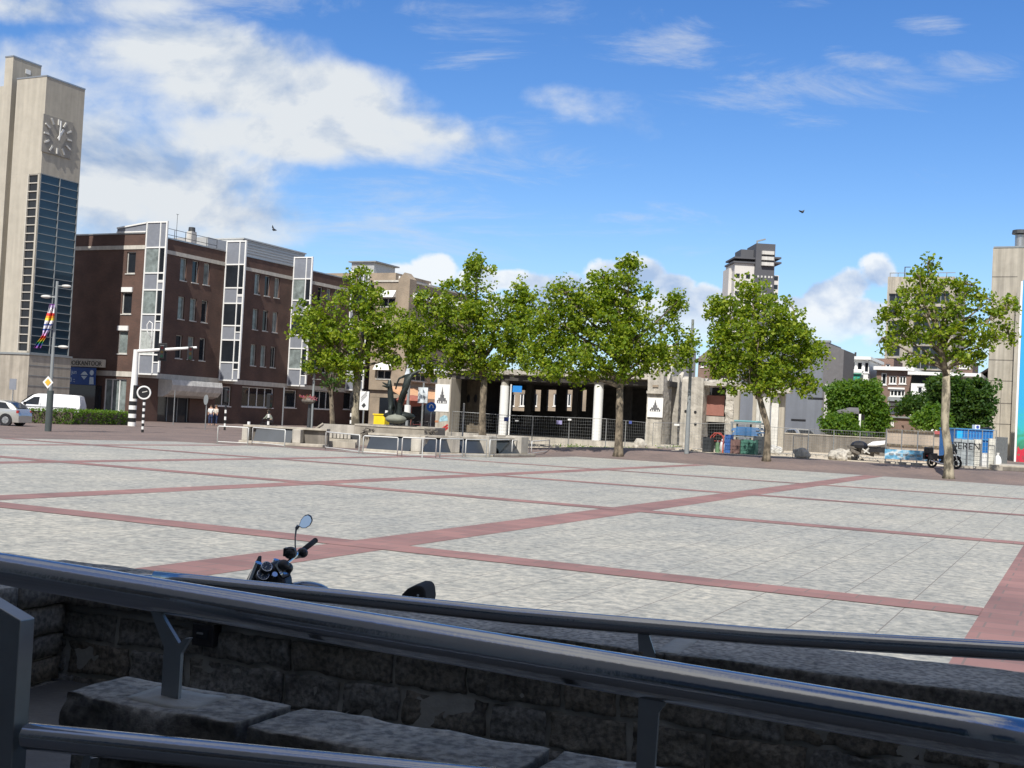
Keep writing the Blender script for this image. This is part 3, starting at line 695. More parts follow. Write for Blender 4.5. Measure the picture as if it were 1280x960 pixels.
# right pier, broken top
def rough_hexa(name, F, u0, u1, n0, n1, z0, z1, m, parent, res=.15, amp=.05, jag=0.0, kind=None, freq=2.0, smooth=True, flat=1.0, face=1.0):
    """box with its faces subdivided and broken up by noise; jag lifts and cuts the top edge"""
    import bmesh
    nu, nn, nz = [max(1, int(round(abs(x) / res))) for x in (u1 - u0, n1 - n0, z1 - z0)]
    bm = bmesh.new(); vm = {}
    def vv(i, j, k):
        if (i, j, k) in vm: return vm[(i, j, k)]
        u = u0 + (u1 - u0) * i / nu; n = n0 + (n1 - n0) * j / nn; z = z0 + (z1 - z0) * k / nz
        p = F.P(u, n, z); d = noise.noise_vector(p * freq) + noise.noise_vector(p * freq * 2.7) * .5 + noise.noise_vector(p * freq * 6.5) * .25
        e = d * amp
        if face != 1.0 and j == nn: e = e * face + F.N * (amp * face * 1.6 * noise.noise(p * freq * .55))
        if k == nz: e.z *= flat
        q = p + e
        if jag: q.z += jag * (k / nz) ** 3 * noise.noise(Vector((u * 1.3, n * 1.3, 3.1)) ) * 2
        vm[(i, j, k)] = bm.verts.new(q); return vm[(i, j, k)]
    def f(a, b, c, d): bm.faces.new((a, b, c, d))
    for i in range(nu):
        for j in range(nn): f(vv(i, j, 0), vv(i + 1, j, 0), vv(i + 1, j + 1, 0), vv(i, j + 1, 0)); f(vv(i, j, nz), vv(i, j + 1, nz), vv(i + 1, j + 1, nz), vv(i + 1, j, nz))
        for k in range(nz): f(vv(i, 0, k), vv(i, 0, k + 1), vv(i + 1, 0, k + 1), vv(i + 1, 0, k)); f(vv(i, nn, k), vv(i + 1, nn, k), vv(i + 1, nn, k + 1), vv(i, nn, k + 1))
    for j in range(nn):
        for k in range(nz): f(vv(0, j, k), vv(0, j + 1, k), vv(0, j + 1, k + 1), vv(0, j, k + 1)); f(vv(nu, j, k), vv(nu, j, k + 1), vv(nu, j + 1, k + 1), vv(nu, j + 1, k))
    bmesh.ops.recalc_face_normals(bm, faces=bm.faces)
    off = Vector((0, 0, 0)); p = parent
    while p is not None: off += p.location; p = p.parent
    for v in bm.verts: v.co -= off
    me = bpy.data.meshes.new(name); bm.to_mesh(me); bm.free(); me.materials.append(m)
    if smooth:
        for q in me.polygons: q.use_smooth = True
    o = bpy.data.objects.new(name, me); COL.objects.link(o)
    if parent is not None: o.parent = parent
    return o
u0, z0 = RF.hit(806, 556, .6); u1, z1 = RF.hit(830, 466, .6)
rp_ = thing("concrete_pier", "broken topped concrete pier with church poster right of the dark open hall", "pier", RF.P(u1, .6, GZ))
rough_hexa("pier", RF, u1, u0, -1.4, .6, GZ - .2, z1, M_concrete, rp_, .10, .022, .5, freq=3, smooth=False)
sketch_poster(rp_, RF, RF.rect(810, 497, 828, 522, .72), .70)
mb = MB(); r = RF.rect(809, 488.5, 829, 492.5, .66); RF.box(mb, r[0], r[1], .6, .80, r[2], r[3]); mb.build("ledge", M_concrete, rp_)
mb = MB(); r = RF.rect(816, 481, 823, 484, .62); RF.box(mb, r[0], r[1], .62, .69, r[2], r[3]); mb.build("exposed_brick", M_bricktan, rp_)
mb = MB()
for k in range(6): p = RF.P(u1 + U(0, u0 - u1), U(-1, .4), z1 - .2); mb.path([p, p + Vector((U(-.2, .2), 0, .45)), p + Vector((U(-.5, .5), 0, U(.5, .95)))], .03, 5)
mb.build("bent_reinforcement", M_conc_dark, rp_)
# wall with dark slit, and the framed opening to the right
u0, z0 = RF.hit(849, 555, -.6); u1, z1 = RF.hit(880, 473, -.6)
wl = thing("concrete_wall_remnant", "pale broken concrete wall standing behind the tall grey lamp post", "wall", RF.P(u1, -.6, GZ))
rough_hexa("wall", RF, u1, u0, -2.2, -.6, GZ - .2, z1, M_concrete, wl, .12, .02, .25, freq=3, smooth=False)
r = RF.rect(831, 476, 844, 556, -1.9); rough_hexa("wall", RF, r[0], r[1], -3.2, -2.2, GZ - .2, r[3] + .2, M_concrete, wl, .14, .025, .5, freq=3, smooth=False)
for px, y in ((857, 514), (869, 515), (869, 530), (862, 492)): u, z = RF.hit(px, y, -.56); mb = MB(); mb.disc(RF.P(u, -.575, z), RF.N, .10, .05, 10); mb.build("core_hole", M_black, wl)
fr_ = thing("concrete_portal", "concrete door frame remnant with reddish brown board inside the dark opening", "portal", RF.P(RF.hit(912, 550)[0], 0, GZ))
r = RF.rect(880.5, 475, 914, 483, -.5); rough_hexa("lintel", RF, r[0], r[1], -3, -.5, r[2], r[3], M_concrete, fr_, .10, .03, .2, freq=4, smooth=False)
r = RF.rect(908, 484, 914.5, 556, -.5); rough_hexa("jamb", RF, r[0], r[1], -1.6, -.5, GZ - .1, r[3], M_concrete, fr_, .10, .07, freq=3, smooth=False)
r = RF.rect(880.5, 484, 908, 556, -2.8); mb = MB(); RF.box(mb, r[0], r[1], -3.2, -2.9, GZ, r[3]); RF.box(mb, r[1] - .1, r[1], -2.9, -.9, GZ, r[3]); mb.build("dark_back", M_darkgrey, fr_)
r = RF.rect(884, 494, 904.5, 520, -1.6); mb = MB(); RF.box(mb, r[0], r[1], -1.7, -1.6, r[2], r[3]); mb.build("board", mat("reddish brown board", (.30, .13, .10), .7, var=.1), fr_)
r = RF.rect(883, 520, 905, 528, -1.5); mb = MB(); RF.box(mb, r[0], r[1], -1.9, -1.5, r[2], r[3]); mb.build("block_course", M_concrete, fr_)
# thin posts that remain further right, with a beam
gf = thing("colonnade_remnant", "row of thin concrete posts under a broken beam in front of the slate blue building", "colonnade", gat(950, 550, 82))
for (px, py, w, yt) in ((922.5, 530, .18, 489), (947, 545, .22, 489), (970, 548, .24, 489), (978.5, 553, .18, 490), (945, 530, .12, 489), (958, 540, .3, 489)):
    d = 82; p = gat(px - 3, py, d); F = Frame(p, -B, -A); zt_ = at(px, yt, d).z; mb = MB(); F.box(mb, -w, w, -.3, 0, .35, zt_); mb.build("post", M_concrete2 if w < .22 else M_offwhite, gf)
p = gat(950, 540, 82); F = Frame(p, -B, -A); a = F.hit(988, 489, .1)[0]; b = F.hit(914, 486, .1)[0]; z = F.hit(950, 488, .1)[1]
rough_hexa("beam", F, a, b, -.6, .15, z - .12, z + .42, M_concrete, gf, .10, .035, .15, freq=4, smooth=False)
mb = MB(); r = F.rect(955, 492, 966, 507, -1); F.box(mb, r[0], r[1], -1.1, -1, r[2], r[3]); mb.build("dark_panel", M_glassdark, gf)

# ------------------------------------------------------------------ slate blue building
q0 = at(1034, 480, 108); q0.z = 0; F = Frame(q0, -B, -A)
sb = thing("slate_building", "slate blue windowless building with dark slit openings behind the rightmost crown of the plaza row", "building", q0)
zt2 = F.hit(1030, 424)[1]; ur = F.hit(915, 480)[0]
mb = MB(); zl = F.hit(1000, 424)[1]
F.box(mb, 0, ur, -6, 0, 0, zt2 - .3); mb.build("wall", M_slate, sb)
mb = MB(); Fs = Frame(q0, A, B); Fs.box(mb, .3, 5.4, -.4, 1.35, 0, zt2 - .9); mb.prism([Fs.P(-.002, 1.35, zt2 - .9), Fs.P(-.002, -.4, zt2 - .3), Fs.P(-.002, -.4, 0), Fs.P(-.002, 1.35, 0)], A * .29); mb.build("side_wall", M_slate2, sb)
mb = MB(); F.box(mb, -.1, ur, -.5, .06, zt2 - .298, zt2 - .1); mb.build("roof_edge", M_metalpaint, sb)
for rr in ((1010, 496.5, 1029, 499.5), (989, 523.5, 1007, 526.5)):
    r = F.rect(*rr, .02); mb = MB(); F.box(mb, r[0], r[1], .002, .04, r[2], r[3]); mb.build("slit_window", M_black, sb)
r = F.rect(1031.5, 480, 1034, 523, .1); mb = MB(); F.box(mb, r[0], r[1], .01, .15, r[2], r[3]); mb.build("downpipe", M_offwhite, sb)

# ------------------------------------------------------------------ tower block far away
h0 = at(945, 330, 420); ztp = at(945, 305, 420).z; h0.z = 0
HF = Frame(h0, Vector((1, 0.05, 0)).normalized(), Vector((.05, -1, 0)).normalized())
hr_ = thing("tower_block", "distant high rise apartment tower with dark central shaft between two pale wings", "tower block", h0)
def hx(px, py=335, n=0): return HF.hit(px, py, n)[0]
z1 = HF.hit(930, 325)[1]; zb_ = HF.hit(930, 329)[1]
M_tw = mat("tower pale render", (.60, .58, .55), .8, var=.06, scale=.05); M_td = mat("tower dark brick", (.085, .088, .10), .7, var=.1, scale=.1)
mb = MB(); HF.box(mb, hx(918.5), hx(943), -14, 0, 0, zb_); HF.box(mb, hx(914.5), hx(918.4), -13, -4, 0, zb_ - 1.5); w1 = mb.build("pale_wing", M_tw, hr_)
mb = MB(); HF.box(mb, hx(967.3), hx(975), -13, -1, 0, zb_ - 3.5); w2 = mb.build("pale_wing", M_tw, hr_)
mb = MB(); HF.box(mb, hx(943.2), hx(967), -12, 1.2, 0, HF.hit(955, 304.5, 1.2)[1]); HF.box(mb, hx(927), hx(943), -11, -2, zb_, HF.hit(935, 311)[1])
w3 = mb.build("dark_shaft", M_td, hr_)
mb = MB()
for (a, b, y) in ((918, 944, 321.5), (917, 944, 327), (967, 975.5, 322), (967, 976, 328)):
    z = HF.hit(a, y)[1]; HF.box(mb, hx(a) - .3, hx(b), -13, .7, z - .4, z + .2)
mb.build("roof_terrace", M_td, hr_)
k = 0
while True:
    z = zb_ - 4.5 - k * 3.05
    if z < 2: break
    for (a, b, wg, nn) in ((920, 925, w1, 0), (927, 929.5, w1, 0), (933, 938, w1, 0), (969.5, 974, w2, -1)):
        g = MB(); HF.box(g, hx(a), hx(b), nn + .01, nn + .12, z - .75, z + .75); g.build("window", M_glassdark, wg)
    if k > -1:
        for a in (946, 950.5, 955, 959.5, 963):
            g = MB(); HF.box(g, hx(a), hx(a + 2), 1.21, 1.3, z - .35, z + .35); g.build("window", M_offwhite, w3)
    k += 1
    if k > 12: break
for y in (315.5, 322.5, 329.5):
    z = HF.hit(957, y, 1.3)[1]; g = MB(); HF.box(g, hx(950), hx(965), 1.21, 2.3, z - .8, z + .4); g.build("balcony", M_offwhite, w3)
mb = MB(); p = HF.P(hx(945), 0, HF.hit(945, 305)[1]); q = at(957, 299, 420); mb.bar(p + Z * 1, q, .5); mb.bar(p, p + Z * 1.2, .5); mb.build("roof_crane", M_metalpaint, hr_)

# ------------------------------------------------------------------ big concrete office slab, right
h0 = at(1105, 460, 165); h0.z = 0; F = Frame(h0, B, -A)
ob = thing("concrete_office_slab", "tall pale concrete office slab with dark window bands behind the rightmost tree", "building", h0)
ztp = F.hit(1108, 346)[1]; uE = F.hit(1190, 440)[0]
mb = MB(); bands = []
for y in (368, 392, 414, 428, 442, 456): a = F.hit(1110, y)[1]; bands.append(a)
ho = []
bz = [F.hit(1130, y)[1] for y in (371, 388, 405, 421.5, 437, 452, 467)]
for z in bz: ho.append((3.6, uE - .6, z - .95, z + .55)); ho.append((.25, 2.0, z - .95, z + .45))
F.wall(mb, 0, uE, 0, ztp, ho, .5); F.box(mb, .01, uE, -16, -.55, 0, ztp - .05); mb.build("wall", M_concrete2, ob)
for h in ho: F.window(ob, h, M_metalpaint, M_glassdark, rec=.3, fw=.09, mull=max(1, int((h[1] - h[0]) / 1.2)))
mb = MB(); F.box(mb, .2, uE, -.3, -.2, ztp + .5, ztp + .6)
for i in range(8): F.box(mb, .2 + i * (uE - .3) / 8, .3 + i * (uE - .3) / 8, -.3, -.2, ztp, ztp + .5)
p = F.hit(1129, 346)[0]; mb.build("roof_rail", M_metalpaint, ob); mb = MB(); F.box(mb, p, p + .12, -1, -.9, ztp, ztp + 1.5); F.box(mb, p, p + .8, -1, -.9, ztp + 1.4, ztp + 1.5); mb.build("davit", M_darkgrey, ob)

# ------------------------------------------------------------------ concrete building and mural wall, far right
h0 = at(1232, 540, 112); h0.z = 0; F = Frame(h0, B, -A)
cb_ = thing("concrete_hall", "large beige concrete panel building with steel chimney at the right edge of the picture", "building", h0)
ztp = F.hit(1240, 310)[1]
mb = MB(); F.box(mb, 0, 34, -20, 0, 0, ztp)
u = F.hit(1270, 400)[0]; F.box(mb, u, u + .8, .01, .9, 0, F.hit(1270, 360)[1]); mb.build("wall", M_concrete2, cb_)
for y in (346, 386, 425, 450, 476, 504, 530): z = F.hit(1250, y)[1]; mb = MB(); F.box(mb, .02, u - .02, .0, .012, z - .04, z + .04); mb.build("panel_joint", M_conc_dark, cb_)
z0 = F.hit(1250, 476)[1] - .05; uu = F.hit(1251, 500)[0]; mb = MB(); F.box(mb, uu - .03, uu + .03, .001, .010, .5, z0); mb.build("panel_joint", M_conc_dark, cb_)
mb = MB(); F.box(mb, .05, 34, -.4, .05, ztp + .002, ztp + .14); mb.build("roof_edge", M_metalpaint, cb_)
mb = MB(); F.box(mb, 2.6, 34, -14, -5, ztp, ztp + 2.1); mb.build("roof_hood", M_offwhite, cb_, bevel=.6)
uc, zc_ = F.hit(1275.5, 290, -2); mb = MB(); mb.tube(F.P(uc, -2, ztp), F.P(uc, -2, zc_ - .3), .45, .45, 16); cc = mb.build("chimney", M_metal, cb_, smooth="auto")
mb = MB(); mb.tube(F.P(uc, -2, zc_ - .2), F.P(uc, -2, zc_ + .15), .75, .7, 16); mb.build("chimney_cap", M_darkgrey, cc)
h0 = at(1268, 560, 100); h0.z = 0; F = Frame(h0, B, -A)
mw = thing("mural_wall", "wall painted with a bright blue, green and red mural at the right edge", "wall", h0)
ztp = F.hit(1274, 350)[1]
m, nt, b = new_mat("mural paint"); b.inputs["Roughness"].default_value = .6
tc = _n(nt, "ShaderNodeTexCoord"); sp = _n(nt, "ShaderNodeSeparateXYZ"); nt.links.new(tc.outputs["Object"], sp.inputs[0])
nz = _n(nt, "ShaderNodeTexNoise"); nz.inputs["Scale"].default_value = .55; nz.inputs["Detail"].default_value = 2; nz.inputs["Distortion"].default_value = 1.5; nt.links.new(tc.outputs["Object"], nz.inputs["Vector"])
mul = _n(nt, "ShaderNodeMath", operation="MULTIPLY_ADD"); mul.inputs[1].default_value = 5.0; nt.links.new(nz.outputs["Fac"], mul.inputs[0]); nt.links.new(sp.outputs["Z"], mul.inputs[2])
dv = _n(nt, "ShaderNodeMath", operation="DIVIDE"); dv.inputs[1].default_value = 16; nt.links.new(mul.outputs[0], dv.inputs[0])
rp = _n(nt, "ShaderNodeValToRGB"); e = rp.color_ramp.elements; e[0].position = 0; e[0].color = (.04, .10, .06, 1); e[1].position = 1; e[1].color = (.03, .33, .68, 1)
for p_, c_ in ((.15, (.03, .07, .06)), (.20, (.55, .02, .05)), (.235, (.55, .02, .05)), (.245, (.03, .20, .12)), (.30, (.04, .32, .20)), (.36, (.03, .42, .45)), (.48, (.02, .36, .66))): x = e.new(p_); x.color = (*c_, 1)
nt.links.new(dv.outputs[0], rp.inputs["Fac"]); nt.links.new(rp.outputs["Color"], b.inputs["Base Color"])
mb = MB(); F.box(mb, .17, 26, -.4, 0, .4, ztp); mb.build("painted_face", m, mw)
mb = MB(); F.box(mb, 0, .16, -.4, .03, .4, ztp - .1); mb.build("white_edge", M_white, mw)

# ------------------------------------------------------------------ houses behind the ivy
def pxhouse(name, label, d, x0, yt, x1, m, wins, cat="house", yb=None, depth=9, fasc=None, fm=None, glass=None, extra=None):
    h0 = at(x0, yt, d); h0.z = 0; F = Frame(h0, B, -A)
    t = thing(name, label, cat, h0); z1 = F.hit(x0, yt)[1]; u1 = F.hit(x1, yt)[0]
    hs = []
    for w in wins: hs.append(F.rect(*w[:4]))
    z0 = 0 if yb is None else F.hit(x0, yb)[1]
    mb = MB(); F.wall(mb, 0, u1, z0, z1, hs, .25); F.box(mb, 0, u1, -depth, -.3, z0, z1 - .04); mb.build("wall", m, t)
    for h, w in zip(hs, wins): F.window(t, h, fm or M_white, glass or M_glassdark, rec=.15, fw=.1, mull=(w[4] if len(w) > 4 else 0), sill=True)
    if fasc: mb = MB(); F.box(mb, -.25, u1 + .25, -depth - .2, .45, z1 + .002, z1 + fasc); mb.build("fascia", M_white, t)
    return t, F, z1, u1
t, F, z1, u1 = pxhouse("terraced_house", "white rendered house with white fascia and green awning above the ivy hedge", 118, 1048, 449, 1086, M_white,
    [(1053, 455, 1057, 463), (1061, 451.5, 1069, 462.5), (1071, 452, 1078, 463), (1080, 452, 1086, 466)], fasc=.3, depth=8)
mb = MB(); a = F.hit(1053, 466, .1); b = F.hit(1077, 466, .1); mb.prism([F.P(a[0], .005, a[1]), F.P(a[0], 1.2, a[1] - .5), F.P(a[0], 1.2, a[1] - .7), F.P(a[0], .005, a[1] - .2)], F.U * (b[0] - a[0])); mb.build("awning", mat("green awning", (.03, .30, .22), .7), t)
r = F.rect(1048, 465, 1077, 470, 1.3); mb = MB(); F.box(mb, r[0], r[1], .3, 1.2, r[2] + .55, r[3]); mb.build("balcony", M_white, t)
pxhouse("brick_penthouse", "square brown brick roof building behind the white fascia houses", 128, 1081.5, 447.5, 1117, M_brickred, [(1098.5, 450.5, 1102, 453), (1107, 455, 1112.5, 462)], cat="building", depth=7)
t, F, z1, u1 = pxhouse("terraced_house", "red brick house with white framed windows and white balcony behind the site fence", 116, 1096, 462.5, 1140, M_brickred,
    [(1102, 466, 1108, 481), (1111.5, 469.5, 1120.5, 480, 1), (1124, 470, 1132.5, 480, 1), (1112.5, 487, 1131, 496, 3), (1112, 509, 1129, 517, 3)], fasc=.35, depth=9)
mb = MB(); r = F.rect(1110, 496, 1131, 502, .9); F.box(mb, r[0], r[1], .01, 1.1, r[2], r[2] + .12); F.box(mb, r[0], r[1], 1.05, 1.1, r[2] + .12, r[3]); mb.build("balcony", M_metalpaint, t)
mb = MB(); r = F.rect(1110, 503, 1130, 508, .06); F.box(mb, r[0], r[1], .01, .12, r[2], r[3]); r = F.rect(1110, 484, 1131, 487, .06); F.box(mb, r[0], r[1], .01, .12, r[2], r[3]); mb.build("panel_band", M_white, t)
t, F, z1, u1 = pxhouse("terraced_house", "white house with dark top storey beside the big concrete slab", 112, 1139, 479, 1200, M_white, [(1146.5, 483, 1153, 492), (1156.5, 483, 1164, 492), (1172, 483, 1179, 492)], depth=7)
mb = MB(); F.box(mb, 0, u1, -7, -.3, z1, F.hit(1140, 468.5)[1]); mb.build("top_storey", M_glassdark, t)
mb = MB(); zz = F.hit(1140, 468.5)[1]; F.box(mb, -.3, u1 + 1.8, -7, .35, zz + .002, zz + .3); mb.build("fascia", M_white, t)
t, F, z1, u1 = pxhouse("brick_shed", "low red brick outbuilding below the brick house behind the site wall", 104, 1112, 522, 1145, M_brickred, [(1113.5, 523.5, 1117, 532)], cat="shed", depth=4)
mb = MB(); F.box(mb, -.2, u1 + .2, -4.2, .2, z1 + .002, z1 + .14); mb.build("roof", M_metalpaint, t)
t, F, z1, u1 = pxhouse("gabled_house", "brown tiled gable roof between the trees and the beige panel building", 118, 1214, 484, 1246, M_bricktan, [], depth=8)
mb = MB(); P = F.P; zz = F.hit(1240, 455)[1]; mb.prism([P(-1.2, .3, z1 + .002), P(5, .3, z1 + .002), P(5, -3, zz + 1), P(2.4, -3, zz + .6)], F.N * -.3); mb.prism([P(-1.2, .3, z1 + .01), P(2.2, .3, zz), P(2.2, -7, zz), P(-1.2, -7, z1 + .01)], Vector((0, 0, -.18))); mb.build("roof", M_roof, t)
pxhouse("brick_house", "brown brick block seen above the white fascia through the rightmost crown", 135, 1196, 449, 1216, M_brickred, [(1199, 455, 1213, 461, 3)], depth=8)
pxhouse("roof_hut", "small brown rooftop hut beside the slate building", 122, 1048, 441, 1058, M_roof, [], cat="building", depth=5)
mb = MB(); p = gat(1066, 520, 150); mb.tube(p, Vector((p.x, p.y, at(1066, 440, 150).z)), .18, .12, 8); o = mb.build("mast", M_darkgrey, origin=(p.x, p.y, 0)); tag(o, "thin dark mast rising above the white house roofs", "mast")
# houses seen in the gap by the lamp post
t, F, z1, u1 = pxhouse("brick_house", "old brick house with steep brown roof in the gap beside the lamp post", 132, 873, 452, 893, M_brickred, [(876, 454, 880, 459), (882, 454, 885, 459)], depth=8)
mb = MB(); zz = F.hit(880, 434)[1]; P = F.P; mb.prism([P(-.4, .3, z1), P(u1 + .4, .3, z1), P(u1 * .7, .3 - 2.5, zz), P(u1 * .3, .3 - 2.5, zz)], F.N * -.2); mb.prism([P(-.4, .1, z1), P(-.4, -6, z1), P(u1 * .3, -3, zz), P(u1 * .3, -2.5, zz)], F.U * .2); mb.prism([P(u1 + .4, .1, z1), P(u1 + .4, -6, z1), P(u1 * .7, -3, zz), P(u1 * .7, -2.5, zz)], F.U * .2); mb.build("roof", M_roof, t)
pxhouse("striped_building", "pale building with narrow white fins half hidden behind the ruin roof and tree", 125, 800, 430, 842, M_offwhite, [(804, 434, 808, 460), (811, 434, 815, 460), (818, 434, 822, 460), (825, 434, 829, 460), (832, 434, 836, 460)], cat="building", depth=8)
pxhouse("apartment_building", "beige brick building seen through the openings at the back of the ruin", 135, 625, 478, 760, M_bricktan, [(636 + 14 * i, 492, 643 + 14 * i, 508, 1) for i in range(8)], cat="building", depth=8)
# ------------------------------------------------------------------ trees
def leaf_quads(mb, c, r, n, s, flat=.75):
    for _ in range(n):
        d = Vector((random.gauss(0, 1), random.gauss(0, 1), random.gauss(0, 1) * flat)).normalized() * (r * rnd() ** .45)
        p = c + d
        nr = (Vector((U(-1, 1), U(-1, 1), U(-.2, 1.4)))).normalized(); x = nr.orthogonal().normalized()
        a = U(0, 6.28); y = nr.cross(x); x, y = x * math.cos(a) + y * math.sin(a), y * math.cos(a) - x * math.sin(a)
        q = s * U(.6, 1.25); k = len(mb.v)
        mb.v += [p - x * q * .5, p - y * q * .42 + nr * q * .12, p + x * q * .55, p + y * q * .42 + nr * q * .12]
        mb.f.append((k, k + 1, k + 2, k + 3))
def plane_tree(label, base, d, blobs, K, fork, lean=(0, 0), seed=1, trunk_r=.19, leaf=.26, per=34, mt=None, name="plane_tree", lm=None, limbs=26, group="plane trees along the far edge of the square", cr=(.28, .68)):
    random.seed(seed)
    g = gat(base[0], base[1], d); t = thing(name, label, "tree", g, group)
    # crown blobs given by their place in the view at this tree's own distance, with real depth
    bl = []
    for (px, py, rx, ry) in blobs:
        c = at(px, py, d); rxm, rym = rx * d / FOC, ry * d / FOC
        bl.append((c, rxm, rym))
    vol = [b_[1] * b_[1] * b_[2] for b_ in bl]; tot = sum(vol)
    cl = []
    for (c, rx, rz), v in zip(bl, vol):
        n = max(3, int(K * v / tot)) if len(bl) > 1 else K
        n = int(n * .6 + K / len(bl) * .4)
        off = (rnd() - .5) * rx * .7
        for _ in range(n):
            dv = Vector((random.gauss(0, 1), random.gauss(0, 1), random.gauss(0, 1))).normalized(); rr = rnd() ** .30
            p = Vector((c.x + dv.x * rx * rr, c.y + off + dv.y * rx * .85 * rr, c.z + dv.z * rz * rr))
            k = .75 + .5 * noise.noise(p * .55 + Vector((seed, 0, 0)))
            p = Vector((c.x, c.y + off, c.z)).lerp(p, min(1.32, .50 + .70 * k))
            cl.append(p)
    top = at(fork[0], fork[1], d)
    mb = MB(); mid = g.lerp(top, .5) + Vector((U(-.12, .12) + lean[0], U(-.1, .1), 0))
    pts = [g - Z * .1, g + Z * .25, g.lerp(mid, .5) + Vector((lean[0] * .3 + U(-.08, .08), U(-.1, .1), 0)), mid, mid.lerp(top, .5) + Vector((U(-.10, .10), U(-.1, .1), 0)), top]
    mb.path(pts, [trunk_r * 1.55, trunk_r * 1.15, trunk_r * .95, trunk_r * .86, trunk_r * .92, trunk_r * .74], 12)
    tr = mb.build("trunk", mt or M_bark, t, smooth=True)
    # main limbs to blob centres, secondary limbs to leaf clumps
    lb = MB(); ends = []
    hi = max(bl, key=lambda q: q[0].z); tip = hi[0] + Z * hi[2] * .3
    lead = [top - Z * .3, top.lerp(tip, .3) + Vector((U(-.2, .2), U(-.2, .2), 0)), top.lerp(tip, .65) + Vector((U(-.25, .25), U(-.2, .2), 0)), tip]
    lb.path(lead, [trunk_r * .8, trunk_r * .55, trunk_r * .33, trunk_r * .08], 8); ends += [lead[1], lead[2], tip]
    for (c, rx, rz) in bl:
        if c is hi[0]: continue
        k = max(0.0, min(.62, ((c.z - top.z) / max(.5, tip.z - top.z)) * .6 - .12)); st = top.lerp(tip, k)
        c2 = c + Vector((U(-.3, .3), U(-.6, .6), rz * .2)); m = st.lerp(c2, .5) + Vector((U(-.3, .3), U(-.3, .3), -.05 * rz)); 
        q = [st - Z * .1, st.lerp(m, .5) + Z * .08, m, c2]
        lb.path(q, [trunk_r * .42, trunk_r * .34, trunk_r * .24, trunk_r * .08], 7); ends += [m, c2, m.lerp(c2, .5), st.lerp(m, .6)]
    for c in random.sample(cl, min(limbs * 3, len(cl))):
        e = min(ends, key=lambda q: (q - c).length); m = e.lerp(c, .5) + Vector((U(-.2, .2), U(-.2, .2), U(-.05, .25)))
        lb.path([e, m, c], [trunk_r * .2, trunk_r * .13, .012], 5)
    lb.build("limbs", M_bark, t, smooth=True)
    mb = MB()
    for c in cl: leaf_quads(mb, c, U(*cr), int(per * U(.5, 1.3)), leaf)
    cr_ = mb.build("crown", lm or LEAF, t)
    return t
plane_tree("leftmost plane tree, in front of the brick office, its trunk behind the stone basin", (444, 545), 74,
    [(398, 402, 30, 26), (385, 398, 18, 22), (425, 440, 34, 26), (442, 378, 22, 30), (446, 350, 14, 14), (472, 392, 28, 28), (460, 425, 32, 30), (410, 425, 34, 28), (392, 452, 12, 14), (492, 424, 22, 22), (440, 465, 22, 14), (488, 444, 16, 12), (458, 372, 20, 18)],
    285, (448, 462), seed=3, trunk_r=.27, mt=M_barkpale, leaf=.22, per=40)
plane_tree("tall dark trunked plane tree before the left half of the concrete ruin", (604, 547), 80,
    [(594, 350, 22, 24), (595, 333, 14, 14), (570, 375, 30, 30), (540, 400, 30, 30), (575, 410, 42, 36), (612, 400, 36, 34), (648, 380, 18, 20), (640, 408, 34, 32), (600, 440, 42, 26), (555, 436, 34, 26), (513, 418, 17, 24), (520, 448, 17, 16), (655, 436, 28, 26), (607, 462, 36, 14), (545, 462, 16, 10), (505, 402, 17, 14), (522, 430, 22, 20), (532, 378, 16, 16), (654, 366, 16, 13), (660, 400, 20, 24)],
    560, (606, 468), seed=5, trunk_r=.26, leaf=.225, per=40)
plane_tree("plane tree standing between the white round column and the broken concrete pier", (773, 566), 68,
    [(775, 345, 22, 20), (790, 332, 10, 10), (748, 350, 14, 14), (735, 378, 34, 28), (785, 375, 32, 30), (760, 400, 46, 36), (708, 400, 32, 34), (700, 440, 32, 28), (745, 440, 42, 26), (795, 425, 40, 34), (838, 398, 18, 26), (845, 378, 9, 10), (842, 445, 20, 24), (815, 450, 30, 18), (690, 462, 22, 14), (765, 466, 36, 12), (722, 470, 14, 12), (708, 372, 24, 20), (858, 428, 10, 16), (686, 398, 24, 22), (674, 425, 20, 20), (668, 448, 16, 14)],
    600, (775, 482), seed=11, trunk_r=.24, leaf=.205, per=40)
plane_tree("round crowned plane tree with a crooked trunk in front of the slate blue building", (958, 575), 66,
    [(940, 372, 22, 20), (905, 382, 12, 12), (920, 400, 34, 28), (965, 395, 34, 28), (995, 410, 28, 28), (900, 430, 18, 26), (940, 430, 46, 34), (985, 440, 38, 34), (1015, 440, 20, 24), (930, 465, 34, 22), (975, 470, 40, 20), (1005, 480, 16, 14), (900, 455, 16, 16), (955, 484, 26, 10)],
    420, (948, 492), lean=(.22, 0), seed=17, trunk_r=.19, leaf=.205, per=40)
plane_tree("open crowned plane tree with pale peeling trunk beside the parked black motorcycle", (1186, 590), 60,
    [(1160, 335, 13, 14), (1145, 350, 12, 10), (1130, 372, 20, 14), (1172, 358, 22, 16), (1205, 360, 20, 14), (1120, 395, 20, 16), (1155, 390, 28, 20), (1200, 390, 28, 20), (1232, 378, 16, 14), (1255, 395, 18, 20), (1110, 425, 12, 14), (1135, 425, 26, 14), (1180, 420, 28, 16), (1225, 418, 28, 20), (1258, 420, 12, 14), (1195, 445, 24, 10), (1150, 450, 22, 8), (1222, 448, 16, 8)],
    230, (1183, 462), seed=23, trunk_r=.225, leaf=.20, per=32, mt=M_barkpale, limbs=60, cr=(.25, .55))

